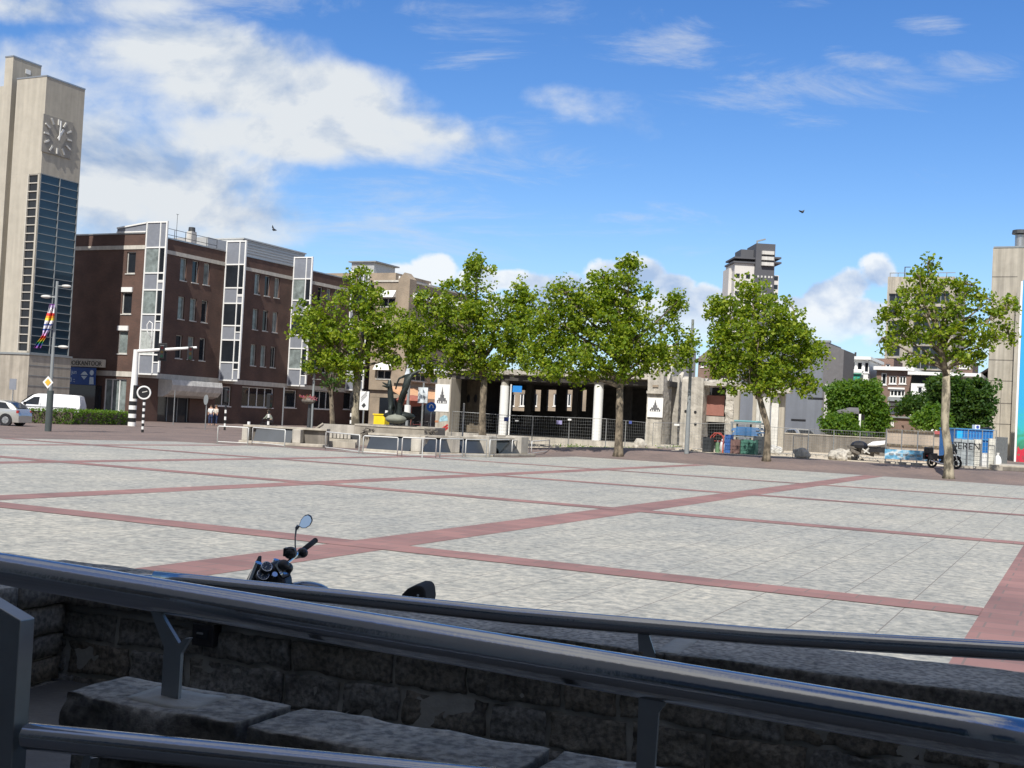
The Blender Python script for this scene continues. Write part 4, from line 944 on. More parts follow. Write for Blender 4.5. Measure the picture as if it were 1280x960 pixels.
def leafy(name, label, cat, pxd, blobs, K, lm, leaf=.25, per=30, trunk=True, group=None, seed=1, cr=(.35, .7)):
    random.seed(seed); px, py, d = pxd; g = gat(px, py, d); t = thing(name, label, cat, g, group)
    cl = []
    for (x, y, rx, ry) in blobs:
        c = at(x, y, d); rxm, rym = rx * d / FOC, ry * d / FOC
        for _ in range(K // len(blobs)):
            dv = Vector((random.gauss(0, 1), random.gauss(0, 1), random.gauss(0, 1))).normalized() * rnd() ** .28; dv *= .72 + .75 * max(0, .5 + noise.noise(dv * 2.3 + Vector((seed * 1.7, x * .1, y * .1))))
            cl.append(Vector((c.x + dv.x * rxm, c.y + dv.y * max(rxm * .6, 1.0), max(.2, c.z + dv.z * rym))))
    if trunk:
        mb = MB(); c = at(blobs[0][0], blobs[0][1], d); mb.path([g - Z * .1, g.lerp(c, .5), c], [.22, .15, .08], 7)
        for q in random.sample(cl, min(14, len(cl))): mb.path([g.lerp(c, .5), g.lerp(c, .5).lerp(q, .5) + Z * .2, q], [.08, .05, .02], 5)
        mb.build("trunk", M_bark, t)
    mb = MB()
    for c in cl: leaf_quads(mb, c, U(*cr), per, leaf)
    mb.build("crown" if trunk else "foliage", lm, t); return t
leafy("broadleaf_tree", "dark green tree between the white house and the beige panel building", "tree", (1205, 545, 96), [(1200, 505, 30, 28), (1225, 500, 16, 26), (1185, 495, 22, 20), (1210, 525, 28, 16), (1175, 482, 12, 8)], 420, LEAFD, seed=31, leaf=.3, group="trees behind the site fence")
leafy("broadleaf_tree", "small darker tree below the white house behind the site fence", "tree", (1150, 545, 100), [(1148, 507, 18, 9), (1136, 508, 12, 8), (1165, 505, 14, 14)], 200, LEAFD, seed=32, group="trees behind the site fence")
leafy("bush", "bright green round bush left of the pale peeling trunk behind the site wall", "bush", (1163, 545, 92), [(1160, 524, 16, 11), (1172, 520, 10, 10)], 150, LEAFM, trunk=False, seed=33)
leafy("bush", "small yellow green bush touching the pale peeling trunk", "bush", (1180, 545, 86), [(1180, 532, 5, 5)], 24, LEAFM, trunk=False, seed=34, leaf=.2, cr=(.2, .35))
leafy("ivy_hedge", "tall ivy covered wall making a green block beside the slate blue building", "hedge", (1075, 545, 101), [(1050, 492, 12, 14), (1065, 500, 16, 16), (1085, 500, 18, 18), (1095, 515, 13, 20), (1100, 530, 8, 16), (1048, 512, 12, 16), (1085, 525, 14, 14), (1075, 486, 26, 8)], 620, LEAFM, trunk=False, seed=35)
leafy("bush", "rounded green bush at the foot of the slate blue building", "bush", (1048, 545, 96), [(1042, 532, 10, 10), (1055, 530, 12, 10), (1066, 534, 8, 7)], 190, LEAFM, trunk=False, seed=36)
leafy("small_tree", "slender young tree in a grey tube before the ground floor windows of the brick office", "tree", (417, 530, 92), [(412, 455, 10, 22), (418, 478, 6, 8)], 26, LEAFD, trunk=True, seed=37, leaf=.2, per=14)

# clipped hedges: solid twiggy core faced with small leaves
def hedge(label, p0, p1, h, w, seed):
    random.seed(seed); a, b = Vector(p0), Vector(p1); a.z = b.z = 0; t = thing("hedge", label, "hedge", a, "clipped hedges along the road by the clock tower")
    d = (b - a); L_ = d.length; d.normalize(); n = Vector((d.y, -d.x, 0)); F = Frame(a, d, n); mb = MB(); F.box(mb, .1, L_ - .1, -w + .12, -.12, 0, h - .12); mb.build("stems", M_roof, t)
    mb = MB()
    for _ in range(int(L_ * 80)):
        k = rnd(); u = U(0, L_)
        if k < .5: p = F.P(u, U(-.12, .02), U(.05, h))
        elif k < .95: p = F.P(u, U(-w, 0), h + U(-.1, .05) + .06 * noise.noise(Vector((u, seed, 0))))
        else: p = F.P(random.choice((0, L_)), U(-w, 0), U(.05, h))
        leaf_quads(mb, p, .14, 6, .10)
    mb.build("foliage", LEAFM, t); return t
hedge("low clipped hedge beside the rear wheel of the silver car", gat(30, 531, 78), gat(92, 531, 79.5), .93, 1.1, 41)
hedge("longer low clipped hedge left of the white traffic light portal", gat(90, 531, 80), gat(166, 531, 87), .93, 1.1, 42)

# ------------------------------------------------------------------ vehicles
def car(label, name, pos, fwd, L_, W_, prof, belt, paint, wheels, glassp, mats=None, cat="car"):
    """prof: upper outline (x, z) rear to front; body = loft across the width with rounded shoulders"""
    t = thing(name, label, cat, pos); f = Vector(fwd).normalized(); s = Vector((-f.y, f.x, 0))
    P = lambda x, y, z: Vector(pos) + f * x + s * y + Z * z
    mb = MB(); rows = []
    n = len(prof)
    for x, z in prof:
        hw = W_ / 2 * (1 - .10 * abs(2 * x / L_) ** 3)
        top = hw if z <= belt else hw - (z - belt) * .32
        zs = min(z, belt)
        rows.append([(x, -hw * .96, .22), (x, -hw, .45), (x, -hw, zs * .8), (x, -hw * .985, zs), (x, -top * .93, z - .03), (x, -top * .7, z), (x, top * .7, z), (x, top * .93, z - .03), (x, hw * .985, zs), (x, hw, zs * .8), (x, hw, .45), (x, hw * .96, .22)])
    for r in rows: mb.v += [P(*q) for q in r]
    m_ = 12
    for i in range(n - 1):
        for j in range(m_):
            k = (j + 1) % m_; mb.f.append((i * m_ + j, i * m_ + k, (i + 1) * m_ + k, (i + 1) * m_ + j))
    mb.f.append(tuple(range(m_))); mb.f.append(tuple((n - 1) * m_ + j for j in reversed(range(m_))))
    body = mb.build("body", paint, t, smooth="auto")
    for nm, poly in glassp:
        for sd in ((1, -1) if nm == "side_window" else (0,)):
            g = MB()
            if sd:
                pts = []
                for x, z in poly:
                    hw = W_ / 2 * (1 - .10 * abs(2 * x / L_) ** 3); y = (hw * .985 * (1 - min(1, max(0, (z - belt)) / .6)) + (hw - max(0, z - belt) * .32) * .93 * min(1, max(0, z - belt) / .6)) + .004
                    pts.append(P(x, sd * y, z))
                g.prism(pts, s * sd * .012)
            else:
                (x0, z0), (x1, z1), w0, w1 = poly; dn = Vector((0, 0, 0)) + (f * (z0 - z1) * (1 if x0 > x1 else -1) + Z * abs(x0 - x1)).normalized() * .012
                if x0 < x1: dn = (f * -(z1 - z0) + Z * (x1 - x0)).normalized() * .015
                else: dn = (f * (z1 - z0) + Z * (x0 - x1)).normalized() * .015
                g.prism([P(x0, -w0, z0) + dn, P(x0, w0, z0) + dn, P(x1, w1, z1) + dn, P(x1, -w1, z1) + dn], dn)
            g.build(nm, M_glassdark, t)
    for (x, r) in wheels:
        for sd in (1, -1):
            y = sd * (W_ / 2 - .10); w = MB(); w.tube(P(x, y - .1, r), P(x, y + .1, r), r, r, 20)
            tr = w.build("wheel", M_rubber, t, smooth="auto")
            w = MB(); q = sd * .103 + y; w.tube(P(x, q, r), P(x, q + sd * .012, r), r * .62, r * .58, 18)
            for k in range(5): a = k * 1.2566; w.bar(P(x, q + sd * .02, r), P(x + math.cos(a) * r * .58, q + sd * .02, r + math.sin(a) * r * .58), .06, .02, upv=s)
            w.build("rim", M_metal, tr)
            w = MB(); w.tube(P(x, y - .1 * sd, r + .02), P(x, sd * (W_ / 2 + .002), r + .02), r * 1.13, r * 1.13, 20); w.build("wheel_arch", M_black, body)
    return t, P, s, f, body
M_silver = mat("silver car paint", (.50, .50, .47), .25, .5, var=.03, coat=.6)
M_vanwhite = mat("white van paint", (.75, .76, .77), .3, var=.03, coat=.5)
p = gat(-12, 534, 70); fd = Vector((-1, .10, 0)).normalized()
_, P, s_, f_, bd = car("silver hatchback with its rear wheel showing at the left edge beside the hedge", "parked_car", p, fd, 4.2, 1.75,
    [(-2.1, .62), (-2.04, .9), (-1.9, 1.02), (-1.55, 1.30), (-1.1, 1.45), (-.3, 1.50), (.3, 1.46), (.7, 1.32), (1.2, 1.02), (1.75, .92), (2.05, .75), (2.1, .5)], .98, M_silver, [(-1.35, .33), (1.32, .33)],
    [("side_window", [(-1.55, 1.0), (-1.25, 1.33), (-.3, 1.40), (.3, 1.36), (.6, 1.24), (.95, 1.0)]), ("rear_window", ((-1.9, 1.04), (-1.45, 1.34), .62, .55)), ("windscreen", ((1.15, 1.05), (.65, 1.35), .66, .56))])
mb = MB()
for sd in (1, -1): mb.box(P(-2.0, sd * .72, .84), (.12, .16, .16))
mb.build("tail_light", mat("red lens", (.35, .02, .02), .3), _)
mb = MB(); mb.box(P(-.1, -.885, .88), (.18, .03, .03)); mb.box(P(-.1, .885, .88), (.18, .03, .03)); mb.build("door_handle", M_metal, bd)
p = gat(60, 527, 87); p.x += .0; fd = Vector((-1, -.06, 0)).normalized()
van, P, s_, f_, bd = car("white panel van parked behind the hedge at the foot of the clock tower", "parked_van", p, fd, 4.9, 1.9,
    [(-2.4, .6), (-2.43, 1.3), (-2.3, 1.88), (-2.1, 1.95), (-.5, 1.98), (.65, 1.95), (.95, 1.85), (1.75, 1.22), (2.25, 1.08), (2.42, .85), (2.45, .5)], 1.12, M_vanwhite, [(-1.6, .34), (1.6, .34)],
    [("side_window", [(.45, 1.16), (.45, 1.72), (.85, 1.70), (1.35, 1.34), (1.52, 1.16)]), ("windscreen", ((1.72, 1.28), (1.02, 1.84), .78, .66))], cat="van")
mb = MB()
for sd in (1, -1): mb.bar(P(-2.2, sd * .958, 1.02), P(1.5, sd * .958, 1.02), .03, .05); mb.bar(P(.3, sd * .955, .5), P(.3, sd * .93, 1.55), .012, .03)
mb.build("side_trim", M_metalpaint, van)
mb = MB(); mb.box(P(1.42, .99 if s_.y < 0 else .99, 1.22), (.1, .16, .2)); mb.box(P(1.42, -.99, 1.22), (.1, .16, .2)); mb.build("wing_mirror", M_black, van)
p = gat(1001, 546, 104)
_, P, s_, f_, bd = car("small silver car parked behind the mesh fence before the slate blue building", "parked_car", p, Vector((.25, -1, 0)), 4.1, 1.72,
    [(-2.05, .6), (-2.0, .9), (-1.5, 1.34), (-.9, 1.46), (.2, 1.44), (.7, 1.3), (1.2, 1.0), (1.8, .88), (2.05, .7), (2.08, .4)], .96, M_silver, [(-1.3, .32), (1.3, .32)],
    [("side_window", [(-1.4, .98), (-1.1, 1.30), (.2, 1.34), (.95, .98)]), ("windscreen", ((1.15, 1.02), (.65, 1.33), .66, .56))])
_.location.z += .45
for c in kids(_): pass
p = gat(1076, 546, 98)
_, P, s_, f_, bd = car("dark car parked under the shed roof beside the ivy hedge", "parked_car", p, Vector((-.3, -1, 0)), 4.1, 1.72,
    [(-2.05, .6), (-2.0, .9), (-1.5, 1.34), (-.9, 1.46), (.2, 1.44), (.7, 1.3), (1.2, 1.0), (1.8, .88), (2.05, .7), (2.08, .4)], .96, mat("dark car paint", (.03, .035, .04), .3, .3, coat=.5), [(-1.3, .32), (1.3, .32)],
    [("side_window", [(-1.4, .98), (-1.1, 1.30), (.2, 1.34), (.95, .98)]), ("windscreen", ((1.15, 1.02), (.65, 1.33), .66, .56))])
_.location.z += .45
t = thing("open_shed", "small dark roofed shed on white posts in front of the ivy hedge", "shed", gat(1064, 546, 97)); q0 = at(1064, 540, 97); F = Frame(q0, B, -A)
r = F.rect(1051, 513, 1078, 518); mb = MB(); mb.prism([F.P(r[0], 1.6, r[2]), F.P(r[1], 1.6, r[2]), F.P(r[1] - .5, -1, r[3] + .1), F.P(r[0] + .5, -1, r[3] + .1)], Z * .2); mb.build("roof", M_slate2, t)
mb = MB()
for x in (1065, 1075): u, z = F.hit(x, 520, 1.4); F.box(mb, u - .08, u + .08, 1.3, 1.45, .45, r[2])
mb.build("post", M_white, t); mb = MB(); F.box(mb, r[0] + .2, r[1], -1.2, -1.1, .45, r[2]); mb.build("back", M_black, t)

# motorcycle (shared builder for the near one and the far one)
def motorcycle(t, O, f, near=False):
    f = f.normalized(); s = Vector((-f.y, f.x, 0)); P = lambda x, y, z: O + f * x + s * y + Z * z
    paint = mat("black motorcycle paint", (.015, .016, .02), .2, .3, coat=.8); chrome = mat("chrome", (.7, .7, .7), .12, 1.0, var=.03)
    for x in (-.72, .74):
        mb = MB(); mb.ring(P(x, 0, .31), s, .25, .062, 28, 8); w = mb.build("wheel", M_rubber, t, smooth=True)
        mb = MB(); mb.ring(P(x, 0, .31), s, .20, .018, 24, 6); mb.disc(P(x, 0, .31), s, .05, .12, 12); mb.disc(P(x, .05, .31), s, .13, .008, 20)
        for k in range(5): a = k * 1.2566; mb.bar(P(x, 0, .31), P(x + math.cos(a) * .2, 0, .31 + math.sin(a) * .2), .03, .03, upv=s)
        mb.build("rim", M_darkgrey, w)
    mb = MB(); 
    for y in (-.1, .1): mb.tube(P(.76, y, .31), P(.50, y, .96), .027, n=8)
    mb.build("fork", chrome, t, smooth="auto")
    mb = MB(); mb.ball(P(.05, 0, .44), (.25, .17, .22), sq=(f, s, Z)); mb.box(P(.0, 0, .34), (.4, .3, .14), f, s); mb.ball(P(.18, 0, .56), (.12, .15, .14), sq=(f, s, Z)); mb.build("engine", M_darkgrey, t, smooth="auto")
    mb = MB(); mb.path([P(.2, -.14, .42), P(.05, -.2, .25), P(-.4, -.22, .27), P(-.95, -.24, .42)], [.03, .035, .05, .055], 10); mb.build("exhaust", chrome, t, smooth=True)
    mb = MB(); mb.path([P(.46, 0, .84), P(.1, 0, .66), P(-.4, 0, .54), P(-.85, 0, .58)], .035, 8); mb.path([P(.4, 0, .8), P(.28, 0, .4), P(-.3, 0, .28), P(-.5, 0, .5)], .03, 8); mb.path([P(-.3, .1, .35), P(-.72, .1, .31)], .028, 8); mb.build("frame", M_black, t, smooth=True)
    mb = MB(); mb.ball(P(.17, 0, .67), (.27, .16, .13), 16, 10, sq=(f, s, Z)); tk = mb.build("tank", paint, t, smooth=True)
    mb = MB(); mb.disc(P(.2, 0, .795), Z + f * -.1, .045, .02, 14); mb.build("fuel_cap", chrome, tk)
    mb = MB(); mb.path([P(-.02, 0, .62), P(-.3, 0, .58), P(-.55, 0, .62), P(-.85, 0, .64)], [.08, .10, .09, .06], 10); mb.build("seat", M_rubber, t, smooth=True)
    mb = MB(); mb.path([P(-.7, 0, .60), P(-.95, 0, .64), P(-1.02, 0, .60)], [.09, .08, .05], 8); tl_ = mb.build("tail", paint, t, smooth=True)
    mb = MB(); mb.ball(P(-1.04, 0, .64), (.03, .07, .04), sq=(f, s, Z)); mb.build("tail_light", mat("red lens", (.35, .02, .02), .3), tl_)
    mb = MB(); mb.path([P(.76 - .26, 0, .62), P(.76, 0, .68), P(.76 + .2, 0, .6)], .05, 8); mb.build("mudguard", paint, t, smooth=True)
    return P, s, paint, chrome
t = thing("parked_motorcycle", "black motorcycle with top box and saddle bags parked behind the pale trunked tree", "motorcycle", gat(1180, 585, 64))
O = gat(1180, 585, 64); fv = Vector((1, .22, 0)); P, s_, paint, chrome = motorcycle(t, O, fv)
for sd in (1, -1): mb = MB(); mb.box(P(-.85, sd * .28, .62), (.45, .2, .35), fv.normalized(), s_); mb.build("saddle_bag", M_black, t, bevel=.04)
mb = MB(); mb.box(P(-.95, 0, .92), (.36, .42, .36), fv.normalized(), s_); mb.build("top_box", M_black, t, bevel=.06)
mb = MB(); mb.prism([P(.62, -.22, .95), P(.62, .22, .95), P(.42, .18, 1.36), P(.42, -.18, 1.36)], fv.normalized() * .01); mb.build("windscreen", M_glassblind, t)
mb = MB(); mb.path([P(.3, .38, 1.02), P(.46, .2, 1.02), P(.5, 0, .98), P(.46, -.2, 1.02), P(.3, -.38, 1.02)], .018, 8); mb.ball(P(.62, 0, .88), (.12, .11, .11), sq=(fv.normalized(), s_, Z)); mb.build("handlebar", M_black, t, smooth=True)
for sd in (1, -1): mb = MB(); mb.disc(P(.4, sd * .42, 1.22), fv, .06, .02, 12); mb.tube(P(.42, sd * .3, 1.03), P(.41, sd * .4, 1.2), .01, n=6); mb.build("mirror", M_black, t)

# ------------------------------------------------------------------ people
def person(label, pos, face, joints, radii, edges, clothes, hair=(.05, .035, .02), H=1.72, group=None):
    t = thing("person", label, "person", pos, group); f = Vector(face).normalized(); s = Vector((-f.y, f.x, 0))
    P = lambda q: f * q[0] * H + s * q[1] * H + Z * q[2] * H
    me = bpy.data.meshes.new("body"); me.from_pydata([tuple(P(j)) for j in joints], edges, []); me.update()
    o = bpy.data.objects.new("body", me); COL.objects.link(o); o.parent = t
    o.modifiers.new("skin", "SKIN"); me.skin_vertices[0].data[0].use_root = True
    for i, r in enumerate(radii): me.skin_vertices[0].data[i].radius = (r * H, r * H)
    o.modifiers.new("s", "SUBSURF").render_levels = 1
    me.materials.append(M_skin)
    for nm, js, rs, es, m in clothes:
        me = bpy.data.meshes.new(nm); me.from_pydata([tuple(P(j)) for j in js], es, []); me.update()
        c = bpy.data.objects.new(nm, me); COL.objects.link(c); c.parent = t; c.modifiers.new("skin", "SKIN"); me.skin_vertices[0].data[0].use_root = True
        for i, r in enumerate(rs): me.skin_vertices[0].data[i].radius = ((r if isinstance(r, (int, float)) else r[0]) * H, (r if isinstance(r, (int, float)) else r[1]) * H)
        c.modifiers.new("s", "SUBSURF").render_levels = 1; me.materials.append(m)
    hd = Vector(joints[3]); mb = MB(); q = P((hd.x - .012, hd.y, hd.z + .018)) + Vector(pos); mb.ball(q, (.058 * H, .054 * H, .062 * H), 12, 8, sq=(f, s, Z)); mb.build("hair", mat("hair %d" % int(hair[0] * 1000), hair, .7), t, smooth=True)
    return t, P
ST = [(0, 0, .52), (0, 0, .68), (0, 0, .83), (0.005, 0, .93), (0.01, 0, .975), (0, .1, .80), (.01, .125, .64), (.05, .12, .49), (0, -.1, .80), (.01, -.125, .64), (.05, -.12, .49), (0, .055, .49), (.01, .06, .27), (0, .06, .035), (.06, .065, .015), (0, -.055, .49), (.02, -.06, .27), (-.01, -.06, .035), (.05, -.065, .015)]
SE = [(0, 1), (1, 2), (2, 3), (3, 4), (2, 5), (5, 6), (6, 7), (2, 8), (8, 9), (9, 10), (0, 11), (11, 12), (12, 13), (13, 14), (0, 15), (15, 16), (16, 17), (17, 18)]
SR = [.075, .075, .035, .048, .035, .032, .025, .018, .032, .025, .018, .05, .034, .024, .02, .05, .034, .024, .02]
def outfit(top, legs):
    return [("shirt", [ST[i] for i in (0, 1, 2, 5, 6, 8, 9)], [.088, .092, .06, .045, .034, .045, .034], [(0, 1), (1, 2), (2, 3), (3, 4), (2, 5), (5, 6)], top),
            ("trousers", [(0, 0, .50), ST[11], ST[12], (0, .06, .07), ST[15], ST[16], (-.01, -.06, .07)], [.085, .062, .043, .032, .062, .043, .032], [(0, 1), (1, 2), (2, 3), (0, 4), (4, 5), (5, 6)], legs)]
M_denim = mat("dark blue denim", (.025, .04, .10), .85); M_shirtw = mat("white shirt", (.68, .67, .64), .8)
g = gat(263, 527, 101); g.z = 0
person("person in white top and dark blue trousers, left of the pair by the office entrance", g, (.3, -1, 0), ST, SR, SE, outfit(M_shirtw, M_denim), group=None)
g = gat(269.5, 527, 101.5); g.z = 0
person("person in a cream top beside their companion outside the office entrance", g, (-.6, -1, 0), ST, SR, SE, outfit(mat("cream shirt", (.6, .55, .48), .8), M_denim), hair=(.12, .06, .02))
# cyclist beside bicycle
def bicycle(t, O, f, col):
    f = f.normalized(); s = Vector((-f.y, f.x, 0)); P = lambda x, y, z: O + f * x + s * y + Z * z
    for x in (-.52, .54):
        mb = MB(); mb.ring(P(x, 0, .34), s, .32, .02, 20, 6)
        w = mb.build("wheel", M_rubber, t); mb = MB()
        for k in range(8): a = k * .785; mb.bar(P(x, 0, .34), P(x + math.cos(a) * .31, 0, .34 + math.sin(a) * .31), .006)
        mb.build("spokes", M_metal, w)
    mb = MB()
    for a, b in (((-.52, .34), (-.15, .30)), ((-.52, .34), (-.22, .75)), ((-.15, .30), (-.27, .88)), ((-.2, .72), (.36, .78)), ((-.15, .30), (.38, .68)), ((.34, .92), (.54, .34))): mb.tube(P(a[0], 0, a[1]), P(b[0], 0, b[1]), .02, n=6)
    mb.build("frame", col, t)
    mb = MB(); mb.path([P(.2, .28, .98), P(.36, .15, 1.02), P(.38, -.15, 1.02), P(.2, -.28, .98)], .014, 6); mb.build("handlebar", M_black, t)
    mb = MB(); mb.ball(P(-.29, 0, .91), (.13, .08, .04), sq=(f, s, Z)); mb.build("saddle", M_black, t)
g = gat(334, 536, 80); g.z = 0
t = thing("bicycle", "black bicycle ridden past the ground floor windows of the brick office", "bicycle", g); bicycle(t, g, Vector((-1, .15, 0)), M_black)
CY = [(-.16, 0, .53), (-.10, 0, .68), (-.03, 0, .80), (0, 0, .89), (.02, 0, .93), (-.03, .09, .78), (.04, .13, .66), (.13, .14, .60), (-.03, -.09, .78), (.04, -.13, .66), (.13, -.14, .60), (-.13, .055, .52), (.06, .06, .42), (-.03, .06, .22), (.03, .06, .20), (-.13, -.055, .52), (.02, -.06, .34), (-.10, -.06, .14), (-.04, -.06, .12)]
cl = [("jacket", [CY[i] for i in (0, 1, 2, 5, 6, 7, 8, 9, 10)], [.085, .09, .06, .045, .034, .024, .045, .034, .024], [(0, 1), (1, 2), (2, 3), (3, 4), (4, 5), (2, 6), (6, 7), (7, 8)], mat("grey green jacket", (.22, .24, .20), .8)),
      ("trousers", [CY[0], CY[11], CY[12], CY[13], CY[15], CY[16], CY[17]], [.08, .06, .045, .03, .06, .045, .03], [(0, 1), (1, 2), (2, 3), (0, 4), (4, 5), (5, 6)], M_black)]
person("person in a grey green jacket riding the black bicycle before the brick office", g, (-1, .15, 0), CY, SR, SE, cl)
# parked bicycles by the terrace
random.seed(77); M_redb = mat("dull red bicycle paint", (.16, .05, .05), .5)
gb = None
for i, px in enumerate((508, 514, 520, 526, 531, 536)):
    g = gat(px, 530, 92 + i * .5); g.z = .3
    t = thing("bicycle", ["black bicycle leftmost in the row parked behind the stone basin", "second bicycle from the left in the row behind the stone basin", "third bicycle from the left, dull red, behind the stone basin", "fourth bicycle from the left, dull red, behind the stone basin", "fifth bicycle from the left behind the stone basin", "black bicycle at the right end of the row by the blue round sign"][i], "bicycle", g, "bicycles parked behind the basin")
    bicycle(t, g, Vector((U(-.5, .5), -1, 0)) if i % 2 else Vector((1, U(-.6, .2), 0)), M_redb if i in (2, 3) else M_black)

# ------------------------------------------------------------------ street lamps and poles
def pole_to(px, y0, y1, d):
    g = gat(px[0], y0, d); tpt = at(px[1], y1, d); return g, tpt.z
g, zt = pole_to((60, 71), 540, 351, 63); t = thing("street_lamp", "grey lamp post with three lamp heads and a rainbow flag before the clock tower", "street lamp", g, "grey street lamps round the square")
mb = MB(); mb.tube(g, g + Z * 2.15, .17, .17, 14); mb.build("pole_base", mat("dark green grey pole paint", (.06, .075, .075), .5), t, smooth="auto")
mb = MB(); mb.tube(g + Z * 2.15, g + Z * zt, .09, .07, 12); mb.build("pole", M_metalpaint, t, smooth="auto")
def lamp_head(t, p, dirx, L_=.85):
    mb = MB(); d = Vector(dirx).normalized(); mb.tube(p, p + d * .25, .03, n=8); e = p + d * (.25 + L_ / 2); s = Vector((-d.y, d.x, 0)); h = mb.build("lamp_arm", M_metalpaint, t)
    mb = MB(); mb.ball(e, (L_ / 2, .16, .09), 14, 8, sq=(d, s, Z)); mb.build("lamp_head", M_offwhite, t, smooth=True)
lamp_head(t, g + Z * (zt - .25), (1, -.15, 0), .55); lamp_head(t, Vector((g.x, g.y, at(66, 371, 63).z)), (-1, -.1, 0), .55); lamp_head(t, Vector((g.x, g.y, at(66, 433, 63).z)), (1, -.1, 0), .6)
# flag hanging from the post
fl = thing("flag", "long rainbow striped flag hanging from the lamp post before the clock tower", "flag", Vector((g.x, g.y, 6)))
cols = [("flag violet", (.20, .06, .28)), ("flag pale lilac", (.60, .50, .72)), ("flag white", (.78, .76, .8)), ("flag red", (.70, .05, .04)), ("flag orange", (.85, .33, .03)), ("flag yellow", (.85, .70, .06)), ("flag white", (.78, .76, .8)), ("flag blue", (.04, .09, .33)), ("flag white", (.78, .76, .8)), ("flag blue", (.04, .09, .33)), ("flag pale lilac", (.60, .50, .72)), ("flag pink", (.72, .35, .62)), ("flag red", (.70, .05, .04)), ("flag orange", (.85, .33, .03)), ("flag yellow", (.85, .70, .06)), ("flag green", (.05, .38, .12)), ("flag blue", (.04, .09, .33)), ("flag violet", (.10, .05, .22))]
outl = [(380, 62, 68.5), (390, 59.5, 68), (400, 56.5, 67.5), (410, 54.5, 64), (418, 53, 59), (422, 51, 57), (428, 46, 53.5), (435, 42, 51)]
def ol(y):
    for i in range(len(outl) - 1):
        a, b = outl[i], outl[i + 1]
        if a[0] <= y <= b[0]: k = (y - a[0]) / (b[0] - a[0]); return a[1] + (b[1] - a[1]) * k, a[2] + (b[2] - a[2]) * k
    return outl[-1][1:]
yb = 380
hts = [1.6, 3.5, 6.5, 3.5, 3, 3, 4.5, 2, 4, 2, 4, 3, 3, 2.2, 2.2, 2.4, 3, 3]; sc = 55 / sum(hts)
for (nm, c), h_ in zip(cols, hts):
    y1 = yb + h_ * sc; mb = MB(); nx = 6; base = len(mb.v)
    for y in (yb, (yb + y1) / 2, y1 + .05):
        l, r_ = ol(min(435, y))
        for i in range(nx + 1):
            x = l + (r_ - l) * i / nx; p = at(x, y, 62.9 + .18 * math.sin(i * 1.9 + y * .13)); mb.v.append(p)
    for r0 in range(2):
        for i in range(nx): k = r0 * (nx + 1) + i; mb.f.append((k, k + 1, k + nx + 2, k + nx + 1))
    o = mb.build("stripe", mat(nm, c, .7, var=.05), fl); md = o.modifiers.new("t", "SOLIDIFY"); md.thickness = .012; yb = y1
# priority sign on own pole
g = gat(58.5, 541, 62.3); sgn = thing("priority_road_sign", "diamond shaped yellow and white road sign on the lamp post by the hedge", "road sign", g)
c = at(61.5, 478, 62.3); Fv = Vector((0.1, -1, 0)).normalized(); Ux = Vector((1, .1, 0)).normalized()
def diamond(r, n, m, name, par): mb = MB(); q = c + Fv * n; mb.prism([q + Ux * r * .8, q + Z * r, q - Ux * r * .8, q - Z * r], Fv * .015); return mb.build(name, m, par)
diamond(.33, .22, M_white, "sign_plate", sgn); diamond(.19, .237, mat("road sign yellow", (.80, .45, .05), .5), "yellow_field", sgn)
mb = MB(); mb.tube(c + Fv * .02, c + Fv * .22, .03, n=8); mb.build("bracket", M_metal, sgn)
# middle grey lamp
g, zt = pole_to((389, 395.5), 538, 412, 74); t = thing("street_lamp", "slim grey lamp post rising into the left plane tree crown beside the flower basket", "street lamp", g, "grey street lamps round the square")
mb = MB(); mb.tube(g, g + Z * zt, .075, .06, 12); mb.build("pole", M_metalpaint, t, smooth="auto")
lamp_head(t, Vector((g.x, g.y, at(392, 467.5, 74).z)), (-1, -.1, 0), .4); mb = MB(); z = at(392, 474, 74).z; mb.tube(Vector((g.x - .1, g.y - .1, z)), Vector((g.x + .45, g.y - .1, z)), .03, n=6); mb.build("banner_arm", M_metal, t)
g, zt = pole_to((858, 866.5), 571, 408, 69); t = thing("street_lamp", "tall plain grey lamp post in front of the broken concrete wall", "street lamp", g, "grey street lamps round the square")
mb = MB(); mb.tube(g, g + Z * 2.6, .14, .12, 14); mb.build("pole_base", M_metalpaint, t, smooth="auto"); mb = MB(); mb.tube(g + Z * 2.6, g + Z * zt, .10, .075, 12); mb.build("pole", M_metalpaint, t, smooth="auto")
mb = MB()
for y in (408.5, 424): z = at(866, y, 69).z - .1; mb.tube(Vector((g.x, g.y, z)), Vector((g.x - .32, g.y - .1, z)), .02, n=6); mb.ball(Vector((g.x - .36, g.y - .1, z - .02)), (.07, .06, .06))
mb.build("camera_bracket", M_darkgrey, t)
g, zt = pole_to((572, 577), 530, 440, 100); g.z = 0
t = thing("street_lamp", "slim grey lamp post rising behind the bronze statue", "street lamp", gat(500, 530, 88), "grey street lamps round the square"); g = gat(508.5, 530, 88); zt = at(513, 430, 88).z
t.location = g; mb = MB(); mb.tube(g, g + Z * zt, .12, .09, 12); mb.build("pole", M_metalpaint, t, smooth="auto"); mb = MB(); mb.tube(g + Z * 1.9, g + Z * 2.5, .24, .24, 14); mb.build("white_box", M_white, t)
